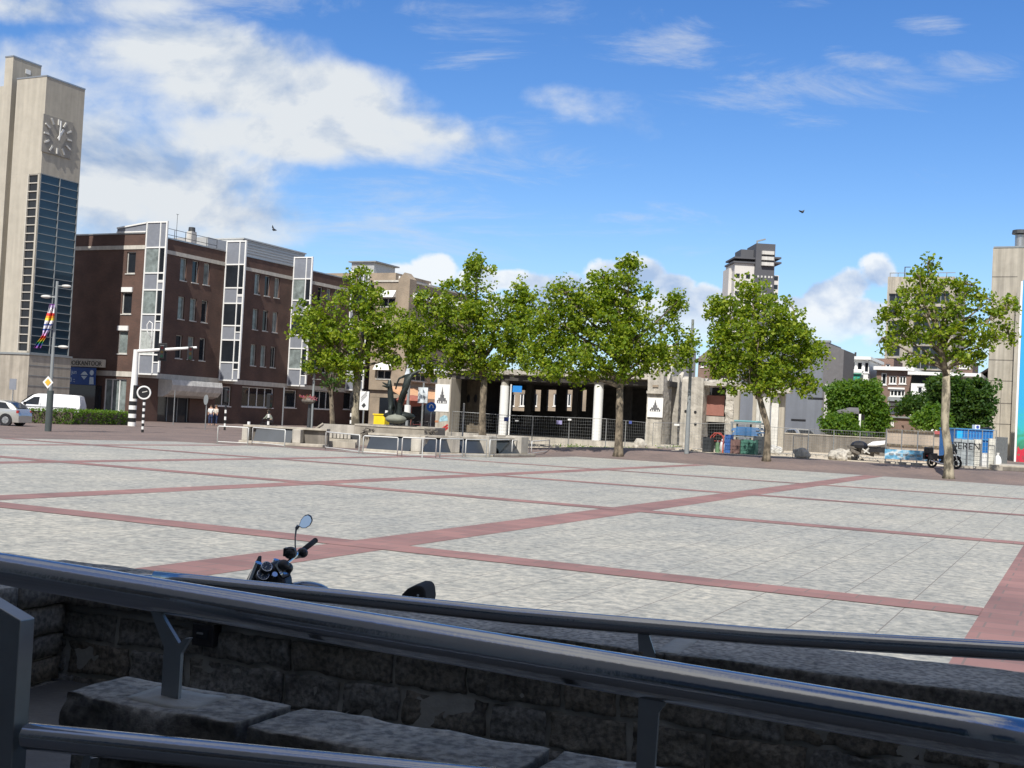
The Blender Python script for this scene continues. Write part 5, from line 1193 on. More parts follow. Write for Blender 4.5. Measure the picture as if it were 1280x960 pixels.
# traffic light portal
g = gat(164.5, 533, 84); g.z = 0; zt = at(172, 437, 84).z
t = thing("traffic_light_portal", "white portal pole with black bands and a long arm carrying traffic lights", "traffic light", g)
mb = MB(); mb.tube(g + Z * 1.75, g + Z * zt, .26, .17, 16); mb.build("pole", M_white, t, smooth="auto")
for k in range(6): mb = MB(); mb.tube(g + Z * (k * .29 + .002), g + Z * (k * .29 + .29), .27, .27, 16); mb.build("band", M_black if k % 2 else M_white, t)
ae = at(246, 434.5, 84.5); mb = MB(); mb.tube(g + Z * (zt - .12), ae, .13, .09, 12); mb.build("arm", M_white, t, smooth="auto")
def signal_head(t, c, f=Vector((.2, -1, 0)), big=True):
    f = f.normalized(); s = Vector((-f.y, f.x, 0)); mb = MB(); mb.box(c, (.34, .26, .95), s, f); h = mb.build("signal_head", M_black, t, bevel=.04)
    for k, col in enumerate(((.05, .006, .006), (.05, .03, .006), (.006, .035, .02))): mb = MB(); mb.disc(c + f * .135 + Z * (.29 - k * .29), f, .10, .02, 14); mb.build("lens", mat("signal lens %d" % k, col, .3), h)
    if big: mb = MB(); mb.box(c - f * .14, (.62, .02, 1.25), s, f); mb.build("backboard", M_black, h, bevel=.05)
signal_head(t, at(202.5, 440, 84.2)); signal_head(t, at(238, 442, 84.3), big=False)
signal_head(t, at(170, 490, 83.6), Vector((1, -.4, 0)), False)
# curved white lamp on the portal
p = at(189, 422, 84.2); mb = MB(); mb.path([p, at(184, 414, 84.2), at(184, 406, 84.2), at(187, 401.5, 84.2), at(190.5, 404, 84.2), at(190, 416, 84.2), at(189, 436, 84.2)], .04, 8); mb.build("curved_arm", M_white, t, smooth=True)
# striped poles
def striped(label, px, yb, yt, d, r=.075, what=None, n=7):
    g = gat(px[0], yb, d); t = thing("traffic_light" if what == "signal" else ("road_sign" if what == "sign" else "striped_post"), label, "traffic light" if what == "signal" else ("road sign" if what == "sign" else "post"), g, "black and white striped posts")
    zt = at(px[1], yt, d).z; h = zt - g.z
    for k in range(n): mb = MB(); mb.tube(g + Z * (h * k / n + .001), g + Z * (h * (k + 1) / n), r, r, 12); mb.build("band", M_white if k % 2 else M_black, t)
    return t, g, zt
t, g, zt = striped("white rimmed round dark sign on a striped post left of the tubular railings", (178, 179.8), 541, 499, 70, what="sign", n=11)
c = at(180, 491, 70); f = Vector((.25, -1, 0)).normalized(); mb = MB(); mb.disc(c, f, .36, .05, 24); sg2 = mb.build("sign_disc", M_black, t); mb = MB(); mb.ring(c + f * .02, f, .36, .05, 24, 6); mb.build("white_rim", M_white, sg2); mb = MB(); mb.bar(c + f * .03 - Ux * .18, c + f * .03 + Ux * .18 + Z * .1, .05, .02, upv=f); mb.build("mark", M_offwhite, sg2)
t, g, zt = striped("black traffic light on a striped post right of the pair of people", (281, 282.3), 533, 508, 86, what="signal", n=7); signal_head(t, Vector((g.x, g.y, zt + .75)), Vector((1, -.3, 0))); mb = MB(); mb.tube(Vector((g.x, g.y, zt)), Vector((g.x, g.y, zt + .3)), .05, n=8); mb.build("pole", M_black, t)
t, g, zt = striped("black traffic light on a striped post just in front of the cyclist", (335, 336), 536, 513, 77, what="signal", n=7); signal_head(t, Vector((g.x, g.y, zt + .6)), Vector((1, -.3, 0)), False)
t, g, zt = striped("black traffic light on a striped post at the left foot of the leftmost plane tree", (438, 440), 540, 512, 74, what="signal", n=9); signal_head(t, Vector((g.x, g.y, zt + .6)), Vector((1, .2, 0)), False)
striped("short striped post between the two left railings", (310, 310.5), 548, 527, 63, r=.08, n=4)
striped("striped bollard beside the yellow box behind the basin", (482.5, 483), 530, 513, 84, r=.11, n=6)
# plain signs
def signpost(label, px, yb, yt, d, rr, f, m, r=.04, plate="disc"):
    g = gat(px[0], yb, d); g.z = min(g.z, .45); t = thing("road_sign", label, "road sign", g); zt = at(px[1], yt, d).z; f = Vector(f).normalized(); s = Vector((-f.y, f.x, 0))
    mb = MB(); mb.tube(g, Vector((g.x, g.y, zt)), r, r, 10); mb.build("pole", M_metal, t, smooth="auto")
    if rr: c = Vector((g.x, g.y, at(px[1], yt, d).z - rr * .9)) + f * (r + .02); mb = MB(); (mb.disc(c, f, rr, .02, 24) if plate == "disc" else mb.box(c, (rr * 1.5, .02, rr * 2), s, f)); mb.build("sign_plate", m, t)
    return t, f, s
signpost("thin bare grey pole in front of the office entrance", (216.5, 218), 529, 488, 96, 0, (0, -1, 0), M_metal)
signpost("round grey backed sign on a grey pole beside the pair of people", (256.5, 258), 534, 494, 84, .36, (-1, -.8, 0), M_metalpaint)
t, f, s = signpost("round blue sign with white figure beside the poster pier", (538, 537.5), 533, 503, 84, .34, (0, -1, 0), mat("road sign blue", (.01, .12, .55), .4))
c = Vector((t.location.x, t.location.y, at(537.5, 508, 84).z)) + f * .085
mb = MB(); mb.path([c - Ux * .13 - Z * .1, c - Ux * .1 + Z * .08, c + Z * .14, c + Ux * .1 + Z * .08, c + Ux * .13 - Z * .1], .035, 6); mb.build("white_symbol", M_white, t)
signpost("pale rectangular sign on a thin pole before the stone base of the clock tower", (14, 15.5), 525, 474, 87, .40, (-.3, -1, 0), M_panel, plate="rect")
signpost("thin grey pole before the ground floor windows of the brick office", (353, 354), 527, 484, 100, 0, (0, -1, 0), M_metal, r=.06)
# flower basket pole
g = gat(385.5, 541, 70); zt = at(388, 500, 70).z; t = thing("flower_post", "dark post carrying a basket of pink flowers beside the sunken ramp", "flower post", g)
mb = MB(); mb.tube(g, g + Z * zt, .12, .10, 12); mb.tube(g, g + Z * .7, .19, .19, 12); mb.build("pole", M_darkgrey, t, smooth="auto"); mb = MB(); c = g + Z * (zt - .05); mb.ball(c - Ux * .1, (.42, .42, .2)); fb = mb.build("basket", M_conc_dark, t)
mb = MB(); random.seed(4); 
for _ in range(60): leaf_quads(mb, c - Ux * .1 + Vector((U(-.45, .45), U(-.45, .45), U(.02, .28))), .1, 5, .09)
mb.build("flowers", leafmat("pink flowers", (.45, .06, .18), (.55, .22, .32), (.12, .2, .05)), t)
# litter bin like yellow box
g = gat(473, 535, 79); F = Frame(at(467, 520, 73), B, -A); r = F.rect(467, 518.5, 480.5, 527.5); t = thing("yellow_container", "bright yellow box standing behind the stone basin", "container", F.P(r[0], 0, 0))
mb = MB(); F.box(mb, r[0], r[1], -.6, 0, .0, r[3]); mb.build("body", M_yellow, t, bevel=.04); mb = MB(); F.box(mb, r[0] - .04, r[1] + .04, -.64, .04, r[3] + .002, r[3] + .08); mb.build("lid", M_yellow, t); 
# banners / advertising signs
F = Frame(at(450, 510, 73), B, -A); r = F.rect(450, 489, 460, 513); t = thing("sign_board", "white upright sign with dark leaf drawing beside the leftmost plane tree trunk", "sign", F.P((r[0] + r[1]) / 2, 0, 0))
mb = MB(); F.box(mb, r[0], r[1], -.06, 0, r[2], r[3]); mb.build("panel", M_white, t, bevel=.02); mb = MB(); uc = (r[0] + r[1]) / 2; F.box(mb, uc - .05, uc + .05, -.055, -.005, 0, r[2] - .001); mb.build("post", M_metal, t)
mb = MB(); zc1 = r[2] + (r[3] - r[2]) * .24; mb.prism([F.P(uc - .16, .002, zc1), F.P(uc, .002, zc1 - .14), F.P(uc + .16, .002, zc1 + .02), F.P(uc + .02, .002, zc1 + .18)], F.N * .008); zc2 = r[2] + (r[3] - r[2]) * .72
for k in (-.1, .02, .14): mb.bar(F.P(uc - .2, .005, zc2 - .2 + k), F.P(uc + .2, .005, zc2 + .2 + k), .03, .01, upv=F.N)
mb.build("drawing", M_darkgrey, t)
F = Frame(at(522, 505, 76), (B + A * .15).normalized(), (-A + B * .15).normalized()); r = F.rect(523, 484, 534, 504); t = thing("advert_banner", "pale grey and white banner on a pole behind the bronze statue", "banner", F.P((r[0] + r[1]) / 2, 0, .0))
mb = MB(); F.box(mb, r[0], r[1], -.05, 0, r[2], r[3]); mb.build("cloth", mat("grey white print", (.55, .6, .63), .6, var=.5, scale=2.5), t); mb = MB(); uc = (r[0] + r[1]) / 2; F.box(mb, uc - .05, uc + .05, -.12, -.055, 0, r[3] + .3); mb.build("post", M_metal, t)
mb = MB(); c = at(508.5, 464, 86); mb.prism([at(510, 455, 86), at(512, 456, 86), at(511.5, 470, 86), at(505, 471, 86), at(508, 462, 86)], Vector((0, .04, 0))); o = mb.build("flag", mat("white blue flag", (.6, .66, .75), .7, var=.4, scale=2), origin=tuple(c)); tag(o, "small white and blue flag on the lamp post above the bronze statue", "flag")
mb = MB(); c = at(515, 501, 104); mb.ball(c, (1.4, 1.4, .5), 12, 6); mb.tube(Vector((c.x, c.y, 0)), c, .04, n=6); o = mb.build("parasol", mat("faded red parasol", (.30, .10, .07), .8), origin=(c.x, c.y, 0)); tag(o, "faded red parasol under the orange shop awning", "parasol")

# ------------------------------------------------------------------ stone basin with bronze statue
g = gat(492, 560, 70); g.z = 0; bz = at(492, 532, 68.5).z
t = thing("stone_basin", "low octagonal concrete basin with rough carved corner panels under the statue", "basin", g)
F = Frame(at(495, 540, 66.5), Vector((1, -.06, 0)).normalized(), Vector((-.06, -1, 0)).normalized())
xa = F.hit(470, 540)[0]; xb = F.hit(530, 540)[0]; xl = F.hit(443, 540, -1.2)[0]; xr = F.hit(544, 540, -.6)[0]
out = [(xl, -1.2), (xa, 0), (xb, 0), (xr, -.6), (xr + .2, -3.8), (xb, -5.2), (xa, -5.2), (xl, -4)]
def ring_poly(pts, z0, z1, th, m, name, par, res=.25):
    mb = MB(); cx = sum(p[0] for p in pts) / len(pts); cy = sum(p[1] for p in pts) / len(pts); n = len(pts)
    inn = [(cx + (p[0] - cx) * th, cy + (p[1] - cy) * th) for p in pts]
    for i in range(n):
        j = (i + 1) % n; mb.hexa([F.P(*pts[i], z0), F.P(*pts[j], z0), F.P(*inn[j], z0), F.P(*inn[i], z0), F.P(*pts[i], z1), F.P(*pts[j], z1), F.P(*inn[j], z1), F.P(*inn[i], z1)])
    return mb.build(name, m, par)
ring_poly(out, .0, bz - .09, .8, mat("board marked concrete", (.33, .30, .245), .9, var=.2, scale=1.5, streak=.2), "basin_wall", t)
ring_poly([(p[0] * 1.0, p[1] + (.04 if p[1] > -2 else 0)) for p in out], bz - .088, bz, .78, M_concrete2, "rim", t)
mb = MB(); mb.prism([F.P(p[0], p[1], bz - .5) for p in [(out[i][0] * .8, -2.5 + (out[i][1] + 2.5) * .8) for i in range(8)]], Z * .1); mb.build("floor", M_conc_dark, t)
random.seed(9)
for (a, b, nn) in (((xl + .6, -.75), (xa - .02, .03), "carved_panel"), ((xb + .02, .03), (xr - .02, -.55), "carved_panel")):
    mb = MB(); A0, A1 = F.P(*a, 0), F.P(*b, 0); d = (A1 - A0); nrm = Vector((d.y, -d.x, 0)).normalized(); nrm = nrm if nrm.y < 0 else -nrm
    for _ in range(38): q = A0 + d * rnd() + Z * U(.45, bz - .15) + nrm * .03; e = Vector((d.normalized().x * U(-.25, .25), d.normalized().y * .1, U(-.12, .12))); mb.bar(q, q + e + nrm * .03, U(.04, .09), .06, upv=nrm)
    mb.build(nn, M_conc_dark, t)
def statue():
    c0 = gat(496, 535, 70); c0.z = bz - .4; t = thing("statue", "dark bronze statue of two leaping figures with outstretched arms on a stone boulder", "statue", c0)
    D = 70
    def fig(name, joints, edges, rad, sq=1):
        me = bpy.data.meshes.new(name); me.from_pydata([tuple(at(x, y, D + dz) - c0) for x, y, dz in joints], edges, []); me.update(); o = bpy.data.objects.new(name, me); COL.objects.link(o); o.parent = t
        o.modifiers.new("skin", "SKIN"); me.skin_vertices[0].data[0].use_root = True
        for i, r in enumerate(rad): me.skin_vertices[0].data[i].radius = (r, r)
        o.modifiers.new("s", "SUBSURF").render_levels = 2; me.materials.append(M_bronze); return o
    # standing figure, arms thrust to the left
    fig("standing_figure", [(489, 503, 0), (488, 492, 0), (487.5, 483, 0), (487, 478, 0), (487, 474.5, 0), (484, 484, -.2), (480, 482.5, -.35), (477.5, 482.3, -.4), (484, 481, .2), (480.5, 479.5, .3), (478, 477.8, .35), (487.5, 512, -.2), (489, 521, -.25), (491, 527, -.25), (492.5, 511, .2), (494, 520, .2), (494.5, 527, .2)],
        [(0, 1), (1, 2), (2, 3), (3, 4), (2, 5), (5, 6), (6, 7), (2, 8), (8, 9), (9, 10), (0, 11), (11, 12), (12, 13), (0, 14), (14, 15), (15, 16)],
        [.17, .20, .12, .12, .10, .075, .055, .035, .075, .055, .035, .12, .09, .07, .12, .09, .07])
    # leaping figure, body slanting up to the right, arm and leg stretched
    fig("leaping_figure", [(507, 484, 0), (509.5, 476, 0), (511, 470, 0), (515, 468, 0), (519, 466, 0), (524, 463.5, 0), (526.5, 465, 0), (505, 470.5, .3), (499, 473, .3), (496, 480, .3), (494.5, 487, .3), (503, 492, -.1), (500, 499, -.1), (498, 507, 0), (496, 520, 0), (505, 497, .3), (502, 506, .3), (499, 516, .2), (498, 525, .1), (522, 468.5, .1), (526, 471, .1)],
        [(0, 1), (1, 2), (2, 3), (3, 4), (4, 5), (5, 6), (2, 7), (7, 8), (8, 9), (9, 10), (0, 11), (11, 12), (12, 13), (13, 14), (0, 15), (15, 16), (16, 17), (17, 18), (4, 19), (19, 20)],
        [.20, .21, .17, .12, .085, .055, .035, .075, .06, .05, .045, .15, .11, .085, .065, .11, .085, .065, .055, .05, .03])
    mb = MB(); c = at(499, 508, D); mb.tube(at(498.5, 528, D), at(499, 506, D), .2, .12, 12); mb.ball(at(499, 505.5, D), (.13, .13, .2)); mb.build("bronze_pillar", M_bronze, t, smooth="auto")
    mb = MB(); mb.ball(at(495, 524, D - .4), (.62, .5, .27), 18, 10); mb.build("boulder", mat("green grey stone", (.20, .21, .17), .85, var=.25, scale=2), t, smooth=True)
    mb = MB(); mb.ball(at(499, 520, D + .5), (.95, .5, .28), 14, 8); mb.build("bronze_base", M_bronze, t, smooth=True)
statue()

# ------------------------------------------------------------------ sunken ramp walls with slate panels and the tubular railings in front
def low_wall(label, name, pts, posts, panels, z1, th=.5):
    """pts ground points (px, py, d) of the front line"""
    g = gat(*pts[0]); g.z = 0; t = thing(name, label, "low wall", g, "low concrete walls with slate panels")
    P0, P1 = gat(*pts[0]), gat(*pts[1]); P0.z = P1.z = 0; d = (P1 - P0); L_ = d.length; d.normalize(); n = Vector((d.y, -d.x, 0)); n = n if n.y < 0 else -n
    Fw = Frame(P0, d, n); mb = MB(); Fw.box(mb, 0, L_, -.9, .28, 0, .14); mb.build("kerb", M_concrete2, t, bevel=.02)
    mb = MB(); Fw.box(mb, 0, L_, -.9, -.5, .142, z1 - .12); mb.build("wall", M_conc_dark, t)
    mb = MB(); Fw.box(mb, 0, L_, -1.0, -.3, z1 - .118, z1 - .02); mb.build("coping", M_concrete2, t)
    for (x0, x1, yt) in posts:
        a, za = Fw.hit(x0, 545, .1); b, _ = Fw.hit(x1, 545, .1); zt = Fw.hit(x0, yt, .1)[1]; mb = MB(); Fw.box(mb, a, b, -.85, .1, .143, zt); mb.build("post", M_concrete, t, bevel=.03)
    for (x0, x1) in panels:
        a, _ = Fw.hit(x0, 548, 0); b, _ = Fw.hit(x1, 548, 0); mb = MB()
        mb.prism([Fw.P(a, .05, .145), Fw.P(a, .0, .145), Fw.P(a, -.48, z1 - .14), Fw.P(a, -.43, z1 - .12)], Fw.U * (b - a)); mb.build("panel", mat("slate panel", (.035, .043, .054), .3, var=.2, scale=1), t)
    return t
low_wall("leftmost low concrete wall with slanting slate panel behind the left railings", "panelled_wall", [(300, 557, 60.5), (405, 563, 60)], [(365, 375.5, 536.5), (302, 309, 534)], [(317, 364)], .95)
low_wall("low concrete wall with slate panels directly in front of the stone basin", "panelled_wall", [(455, 568, 57.5), (527, 571, 56.5)], [(514, 526.5, 548)], [(459, 513)], .92)
low_wall("low concrete wall with slate panels in front of the poster pier", "panelled_wall", [(528, 571, 56.6), (610, 571, 59)], [(565.5, 575.5, 546)], [(531, 564), (577, 606)], .95)
low_wall("rightmost low concrete wall with slate panels below the white column", "panelled_wall", [(611, 570, 59.1), (664, 568, 63)], [(611.5, 621.5, 545), (652, 661.5, 546)], [(625, 650)], .95)
t = thing("sunken_ramp", "sunken ramp opening with dark sides and a sloping grey wall left of the stone basin", "ramp", gat(400, 553, 64))
F = Frame(at(380, 545, 62), Vector((1, -.05, 0)).normalized(), Vector((-.05, -1, 0)).normalized())
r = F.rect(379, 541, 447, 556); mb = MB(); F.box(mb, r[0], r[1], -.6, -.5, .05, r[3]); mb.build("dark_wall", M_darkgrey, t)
mb = MB(); a = F.hit(381, 545, -.4)[0]; b = F.hit(403, 545, -.4)[0]; F.box(mb, a, b, -.45, -.4, .2, .8); mb.build("glass_sheet", mat("blue green glass sheet", (.09, .14, .17), .15), t)
mb = MB(); a, b = r[0] - .3, r[1]; F.box(mb, a, b, .3, .7, 0, .3); F.box(mb, F.hit(408, 550)[0], b, -.35, .2, .1, .42); mb.build("kerb", M_concrete2, t)
mb = MB(); Fb = Frame(at(420, 530, 69), F.U, F.N); a0 = Fb.hit(388, 539)[0]; a1 = Fb.hit(404, 529)[0]; a2 = Fb.hit(446, 529)[0]; z0 = Fb.hit(388, 540)[1]; z1 = Fb.hit(404, 529.5)[1]
mb.prism([Fb.P(a0, 0, 0), Fb.P(a2, 0, 0), Fb.P(a2, 0, z1), Fb.P(a1, 0, z1), Fb.P(a0, 0, z0)], Fb.N * -.3); mb.build("slope_wall", M_concrete, t)
mb = MB(); mb.bar(Fb.P(a0, .03, z0), Fb.P(a1, .03, z1 + .02), .08); mb.bar(Fb.P(a0, .03, z0 - .05), Fb.P(a2, .03, z0 + .02), .10); mb.build("edge", M_concrete2, t)
mb = MB()
for k in range(7): a = F.hit(408 + k * 4.5, 545, -.3)[0]; F.box(mb, a, a + .14, -.35, -.2, .45, .72)
mb.build("bollard_row", M_concrete, t)
def railing(label, x0, yb0, yt0, x1, yb1, yt1, mid=None):
    g0, g1 = onz(x0, yb0, 0), onz(x1, yb1, 0); d0 = (g0 - CAM).dot(FW); d1 = (g1 - CAM).dot(FW); h = .5 * (at(x0, yt0, d0).z + at(x1, yt1, d1).z)
    t = thing("railing", label, "railing", g0, "tubular railings round the sunken ramp"); mb = MB(); r = .027
    mb.path([g0, g0 + Z * (h - .04), g0 + Z * h + (g1 - g0).normalized() * .04, g1 + Z * h - (g1 - g0).normalized() * .04, g1 + Z * (h - .04), g1], r, 8); mb.build("frame", M_railgrey, t, smooth=True)
    mb = MB(); mb.tube(g0 + Z * .12, g1 + Z * .12, .02, n=6); mb.build("lower_bar", M_railgrey, t)
    if mid: q = g0.lerp(g1, mid); mb = MB(); mb.tube(q, q + Z * (h - .01), .025, n=8); mb.build("middle_post", M_railgrey, t)
names = ["leftmost tubular railing before the brown road", "second tubular railing from the left before the slate panel", "third tubular railing from the left before the sunken ramp", "fourth tubular railing from the left before the stone basin", "fifth tubular railing from the left below the bronze statue", "sixth tubular railing from the left before the poster pier", "seventh tubular railing from the left before the tall tree trunk", "eighth tubular railing from the left below the white column", "ninth tubular railing from the left beside the white column", "rightmost tubular railing at the end of the panelled walls"]
for nm, q in zip(names, [(271.5, 555, 532.5, 309.5, 557, 534.5), (315, 556, 534.5, 355.5, 560, 537), (406.5, 562, 541, 448.5, 567.5, 542.5), (453.5, 568, 545, 496.5, 570.5, 546.5), (502, 571, 546.5, 544.5, 572.5, 548.5), (549.5, 572, 548, 578, 572, 549), (581.5, 572, 549, 607.5, 572, 550), (611.5, 571.5, 549.5, 636.5, 570, 550), (639.5, 570.5, 550, 661.5, 569.5, 550.5), (664, 569.5, 550.5, 686, 566, 551)]):
    railing(nm, *q, mid=.6 if nm.startswith("fifth") else None)
# ------------------------------------------------------------------ mesh fences round the demolition site
def fence(label, px0, yb0, px1, yb1, d0, d1, top0, top1, panels, tags=(), group="temporary mesh fence panels round the demolition site"):
    g0, g1 = gat(px0, yb0, d0), gat(px1, yb1, d1); t0, t1 = at(px0, top0, d0).z, at(px1, top1, d1).z
    t = thing("mesh_fence", label, "fence", g0, group); n = panels
    for i in range(n):
        a, b = g0.lerp(g1, (i + .01) / n), g0.lerp(g1, (i + .99) / n); za, zb = t0 + (t1 - t0) * i / n, t0 + (t1 - t0) * (i + 1) / n
        A_, B_ = Vector((a.x, a.y, za)), Vector((b.x, b.y, zb)); lo = .12
        mb = MB(); mb.path([a, A_, B_, b], .024, 6); mb.tube(a + Z * lo, b + Z * lo, .022, n=6); p = mb.build("fence_panel", M_metal, t)
        w = MB(); m = max(4, int((b - a).length / .16))
        for k in range(1, m): q = k / m; w.bar(a.lerp(b, q) + Z * lo, A_.lerp(B_, q), .007)
        for k in range(1, 9): q = k / 9; w.bar((a + Z * lo).lerp(A_, q), (b + Z * lo).lerp(B_, q), .009)
        w.build("mesh", M_metal, p)
        mb = MB(); mb.box(g0.lerp(g1, i / n) + Z * .07, (.6, .22, .14)); mb.build("foot", M_concrete2, t)
    for (px, y, w_, h_, m) in tags:
        k = (px - px0) / (px1 - px0); q = g0.lerp(g1, k); d = d0 + (d1 - d0) * k; c = at(px, y, d - .08); mb = MB(); mb.box(c, (w_, .015, h_)); mb.build("notice", m, t)
    return t
M_notice = mat("lilac notice", (.30, .28, .50), .6); M_nblue = mat("blue notice", (.05, .08, .30), .6)
fence("temporary mesh fence before the brown end wall and tall tree trunk", 564, 542, 633, 544, 88, 88, 514, 519, 2)
fence("long low mesh fence in front of the dark open hall between the two white columns", 620, 545, 757, 551, 88, 86, 518.5, 523.5, 3, [(633, 524, .35, .3, M_nblue), (699, 528, .4, .28, M_notice), (646, 526, .25, .1, M_white), (712, 524.5, .25, .12, M_white)])
fence("mesh fence between the right white column and the broken pier", 757, 551, 806, 553, 86, 84, 523.5, 528, 2, [(788, 528, .2, .2, M_nblue)])
fence("mesh fence passing in front of the broken pier and concrete wall", 815, 558, 905, 560, 79, 78, 528.5, 529.5, 2, [(846, 531, .35, .12, M_white)])
fence("mesh fence behind the crooked trunk along the sandy ground", 905, 560, 1010, 565, 78, 76, 529.5, 537, 2)
fence("mesh fence along the sandy ground in front of the ivy hedge", 1010, 560, 1108, 566, 80, 76, 536, 541, 3)
g = gat(578, 546, 86); t = thing("pole", "slim pale wooden pole standing beside the mesh fence before the brown wall", "pole", g); mb = MB(); mb.tube(g, Vector((g.x, g.y, at(580, 504, 86).z)), .06, n=8); mb.build("pole", M_offwhite, t)
mb = MB()
# boulders, rubble, heap
def rock(label, px, py, d, r, seed, m=None, group="broken concrete boulders on the sand", name="boulder"):
    g = gat(px, py, d); F = Frame(g, B, A); import bmesh
    bm = bmesh.new(); bmesh.ops.create_icosphere(bm, subdivisions=3, radius=1)
    for v in bm.verts:
        n = noise.noise(v.co * 1.3 + Vector((seed, 0, 0))) * .35 + noise.noise(v.co * 4 + Vector((seed, 5, 0))) * .15; c = v.co.normalized() * (1 + n); v.co = Vector((c.x * r[0], c.y * r[1], c.z * r[2]))
    me = bpy.data.meshes.new(name); bm.to_mesh(me); bm.free(); me.materials.append(m or M_concrete); o = bpy.data.objects.new(name, me); COL.objects.link(o); o.location = g + Z * r[2] * .75; tag(o, label, "boulder", group); return o
rock("rounded concrete boulder inside the wire cage stand on the sand", 1002, 568, 71, (.48, .42, .36), 3, M_concrete)
rock("leftmost boulder of the rubble row before the ivy hedge", 1043, 571, 71, (.40, .38, .32), 4); rock("boulder at the front right of the rubble row", 1052, 571, 70.5, (.34, .34, .30), 5); rock("pale boulder in the middle of the rubble row", 1053, 564, 74, (.6, .5, .36), 6); rock("boulder at the back right of the rubble row", 1063, 565, 74, (.5, .45, .38), 7)
rock("boulder beside the foot of the broken pier", 799, 556, 83, (.45, .4, .42), 8); rock("small pale block by the foot of the thin posts", 968, 556, 78, (.5, .4, .35), 9, M_offwhite)
F = Frame(gat(991, 568, 70.5), B, -A); t = thing("wire_cage_stand", "open wire panel frame standing round the lone boulder on the sand", "frame", F.P(0, 0, .45)); w = 18 * 70.5 / FOC; h = at(1000, 545, 70.5).z
mb = MB()
for u in (0, w): mb.tube(F.P(u, 0, .42), F.P(u, 0, h), .022, n=6)
mb.tube(F.P(0, 0, h), F.P(w, 0, h), .022, n=6)
for k in range(1, 8): mb.bar(F.P(w * k / 8, 0, .5), F.P(w * k / 8, 0, h), .008)
mb.build("frame", M_metal, t)
# heap with white sheet
t = thing("rubble_heap", "dark heap of beams and debris partly under a white sheet", "heap", gat(1085, 568, 72)); random.seed(12); mb = MB()
for _ in range(34): c = at(U(1066, 1104), U(558, 566), 73 + U(-1, 1)); c.z = max(c.z, .5); mb.box(c, (U(.2, .8), U(.2, .5), U(.08, .3)), Vector((1, U(-.3, .3), U(-.4, .4))).normalized())
mb.build("debris", M_conc_dark, t)
mb = MB(); c = at(1074, 558, 72.5); mb.ball(c, (.55, .5, .35)); F = Frame(at(1095, 560, 71.5), B, -A); r = F.rect(1086, 558.5, 1106, 566); F.box(mb, r[0], r[1], -1, 0, r[2], r[3]); mb.build("black_bags", M_black, t)
mb = MB(); r = F.rect(1085, 553, 1106, 558); mb.prism([F.P(r[0], .1, r[2]), F.P(r[0] + .2, -.4, r[3]), F.P(r[1] - .1, -.8, r[3] + .1), F.P(r[1], .1, r[2] + .12), F.P((r[0] + r[1]) / 2, .15, r[2] + .02)], Z * .06); mb.build("sheet", M_white, t)
mb = MB()
for (a, b) in (((1078, 561), (1087, 567)), ((1080, 566), (1086, 560))): mb.bar(at(*a, 71.3), at(*b, 71.3), .07)
mb.build("plank", M_offwhite, t)
# stacks of material by the portal
t = thing("material_rack", "rack loaded with blue boards and pipes beside the concrete portal", "rack", gat(930, 560, 76)); F = Frame(gat(915, 560, 76), B, -A)
r = F.rect(913, 527, 952, 531); mb = MB(); F.box(mb, r[0], r[1], -1.4, 0, r[2], r[2] + .12); F.box(mb, r[0], r[1], -1.4, 0, r[2] - .85, r[2] - .75)
for u in (r[0] + .1, (r[0] + r[1]) / 2, r[1] - .1): F.box(mb, u - .05, u + .05, -.1, .0, .4, r[2] - .001); F.box(mb, u - .05, u + .05, -1.35, -1.25, .4, r[2] - .001)
mb.build("rack_frame", M_metalpaint, t); mb = MB(); random.seed(3)
for k in range(6): F.box(mb, r[0] + .1 + U(0, .3), r[1] - U(0, .4), -1.2, .05, r[2] - .72 + k * .09, r[2] - .645 + k * .09)
mb.build("blue_board", mat("blue boards", (.05, .17, .38), .6, var=.3, scale=1), t)
mb = MB()
for k in range(5): p = F.P(r[0] + .2, -.2 - k * .22, r[2] + .17); mb.tube(p, p + F.U * (r[1] - r[0] - .5), .06, n=8)
mb.build("pipe", mat("teal pipes", (.10, .28, .30), .5), t)
pile = [("red_pallet_frame", "red tubular frame standing at the foot of the concrete portal", (.45, .07, .05), (888, 556, 903, 541)), ("blue_crate", "blue upright crate in the colourful pile under the material rack", (.035, .11, .33), (905.5, 559, 912, 543)), ("green_crate", "green crate stack at the right of the colourful pile", (.06, .17, .13), (925, 559, 944, 549)), ("white_sack", "white sack left of the blue upright crate", (.6, .6, .62), (898, 559, 905, 551)), ("grey_bin", "dark grey bin at the right end of the material rack", (.06, .07, .08), (941, 557, 951, 545)), ("mixed_crate", "red and grey crate between the blue and green crates", (.17, .10, .09), (913, 559, 924, 549)), ("gas_cylinder", "green gas cylinder at the left of the colourful pile", (.12, .22, .12), (893, 560, 898, 550)), ("dark_crate", "dark crate inside the concrete portal opening", (.03, .035, .04), (878, 557, 888, 546))]
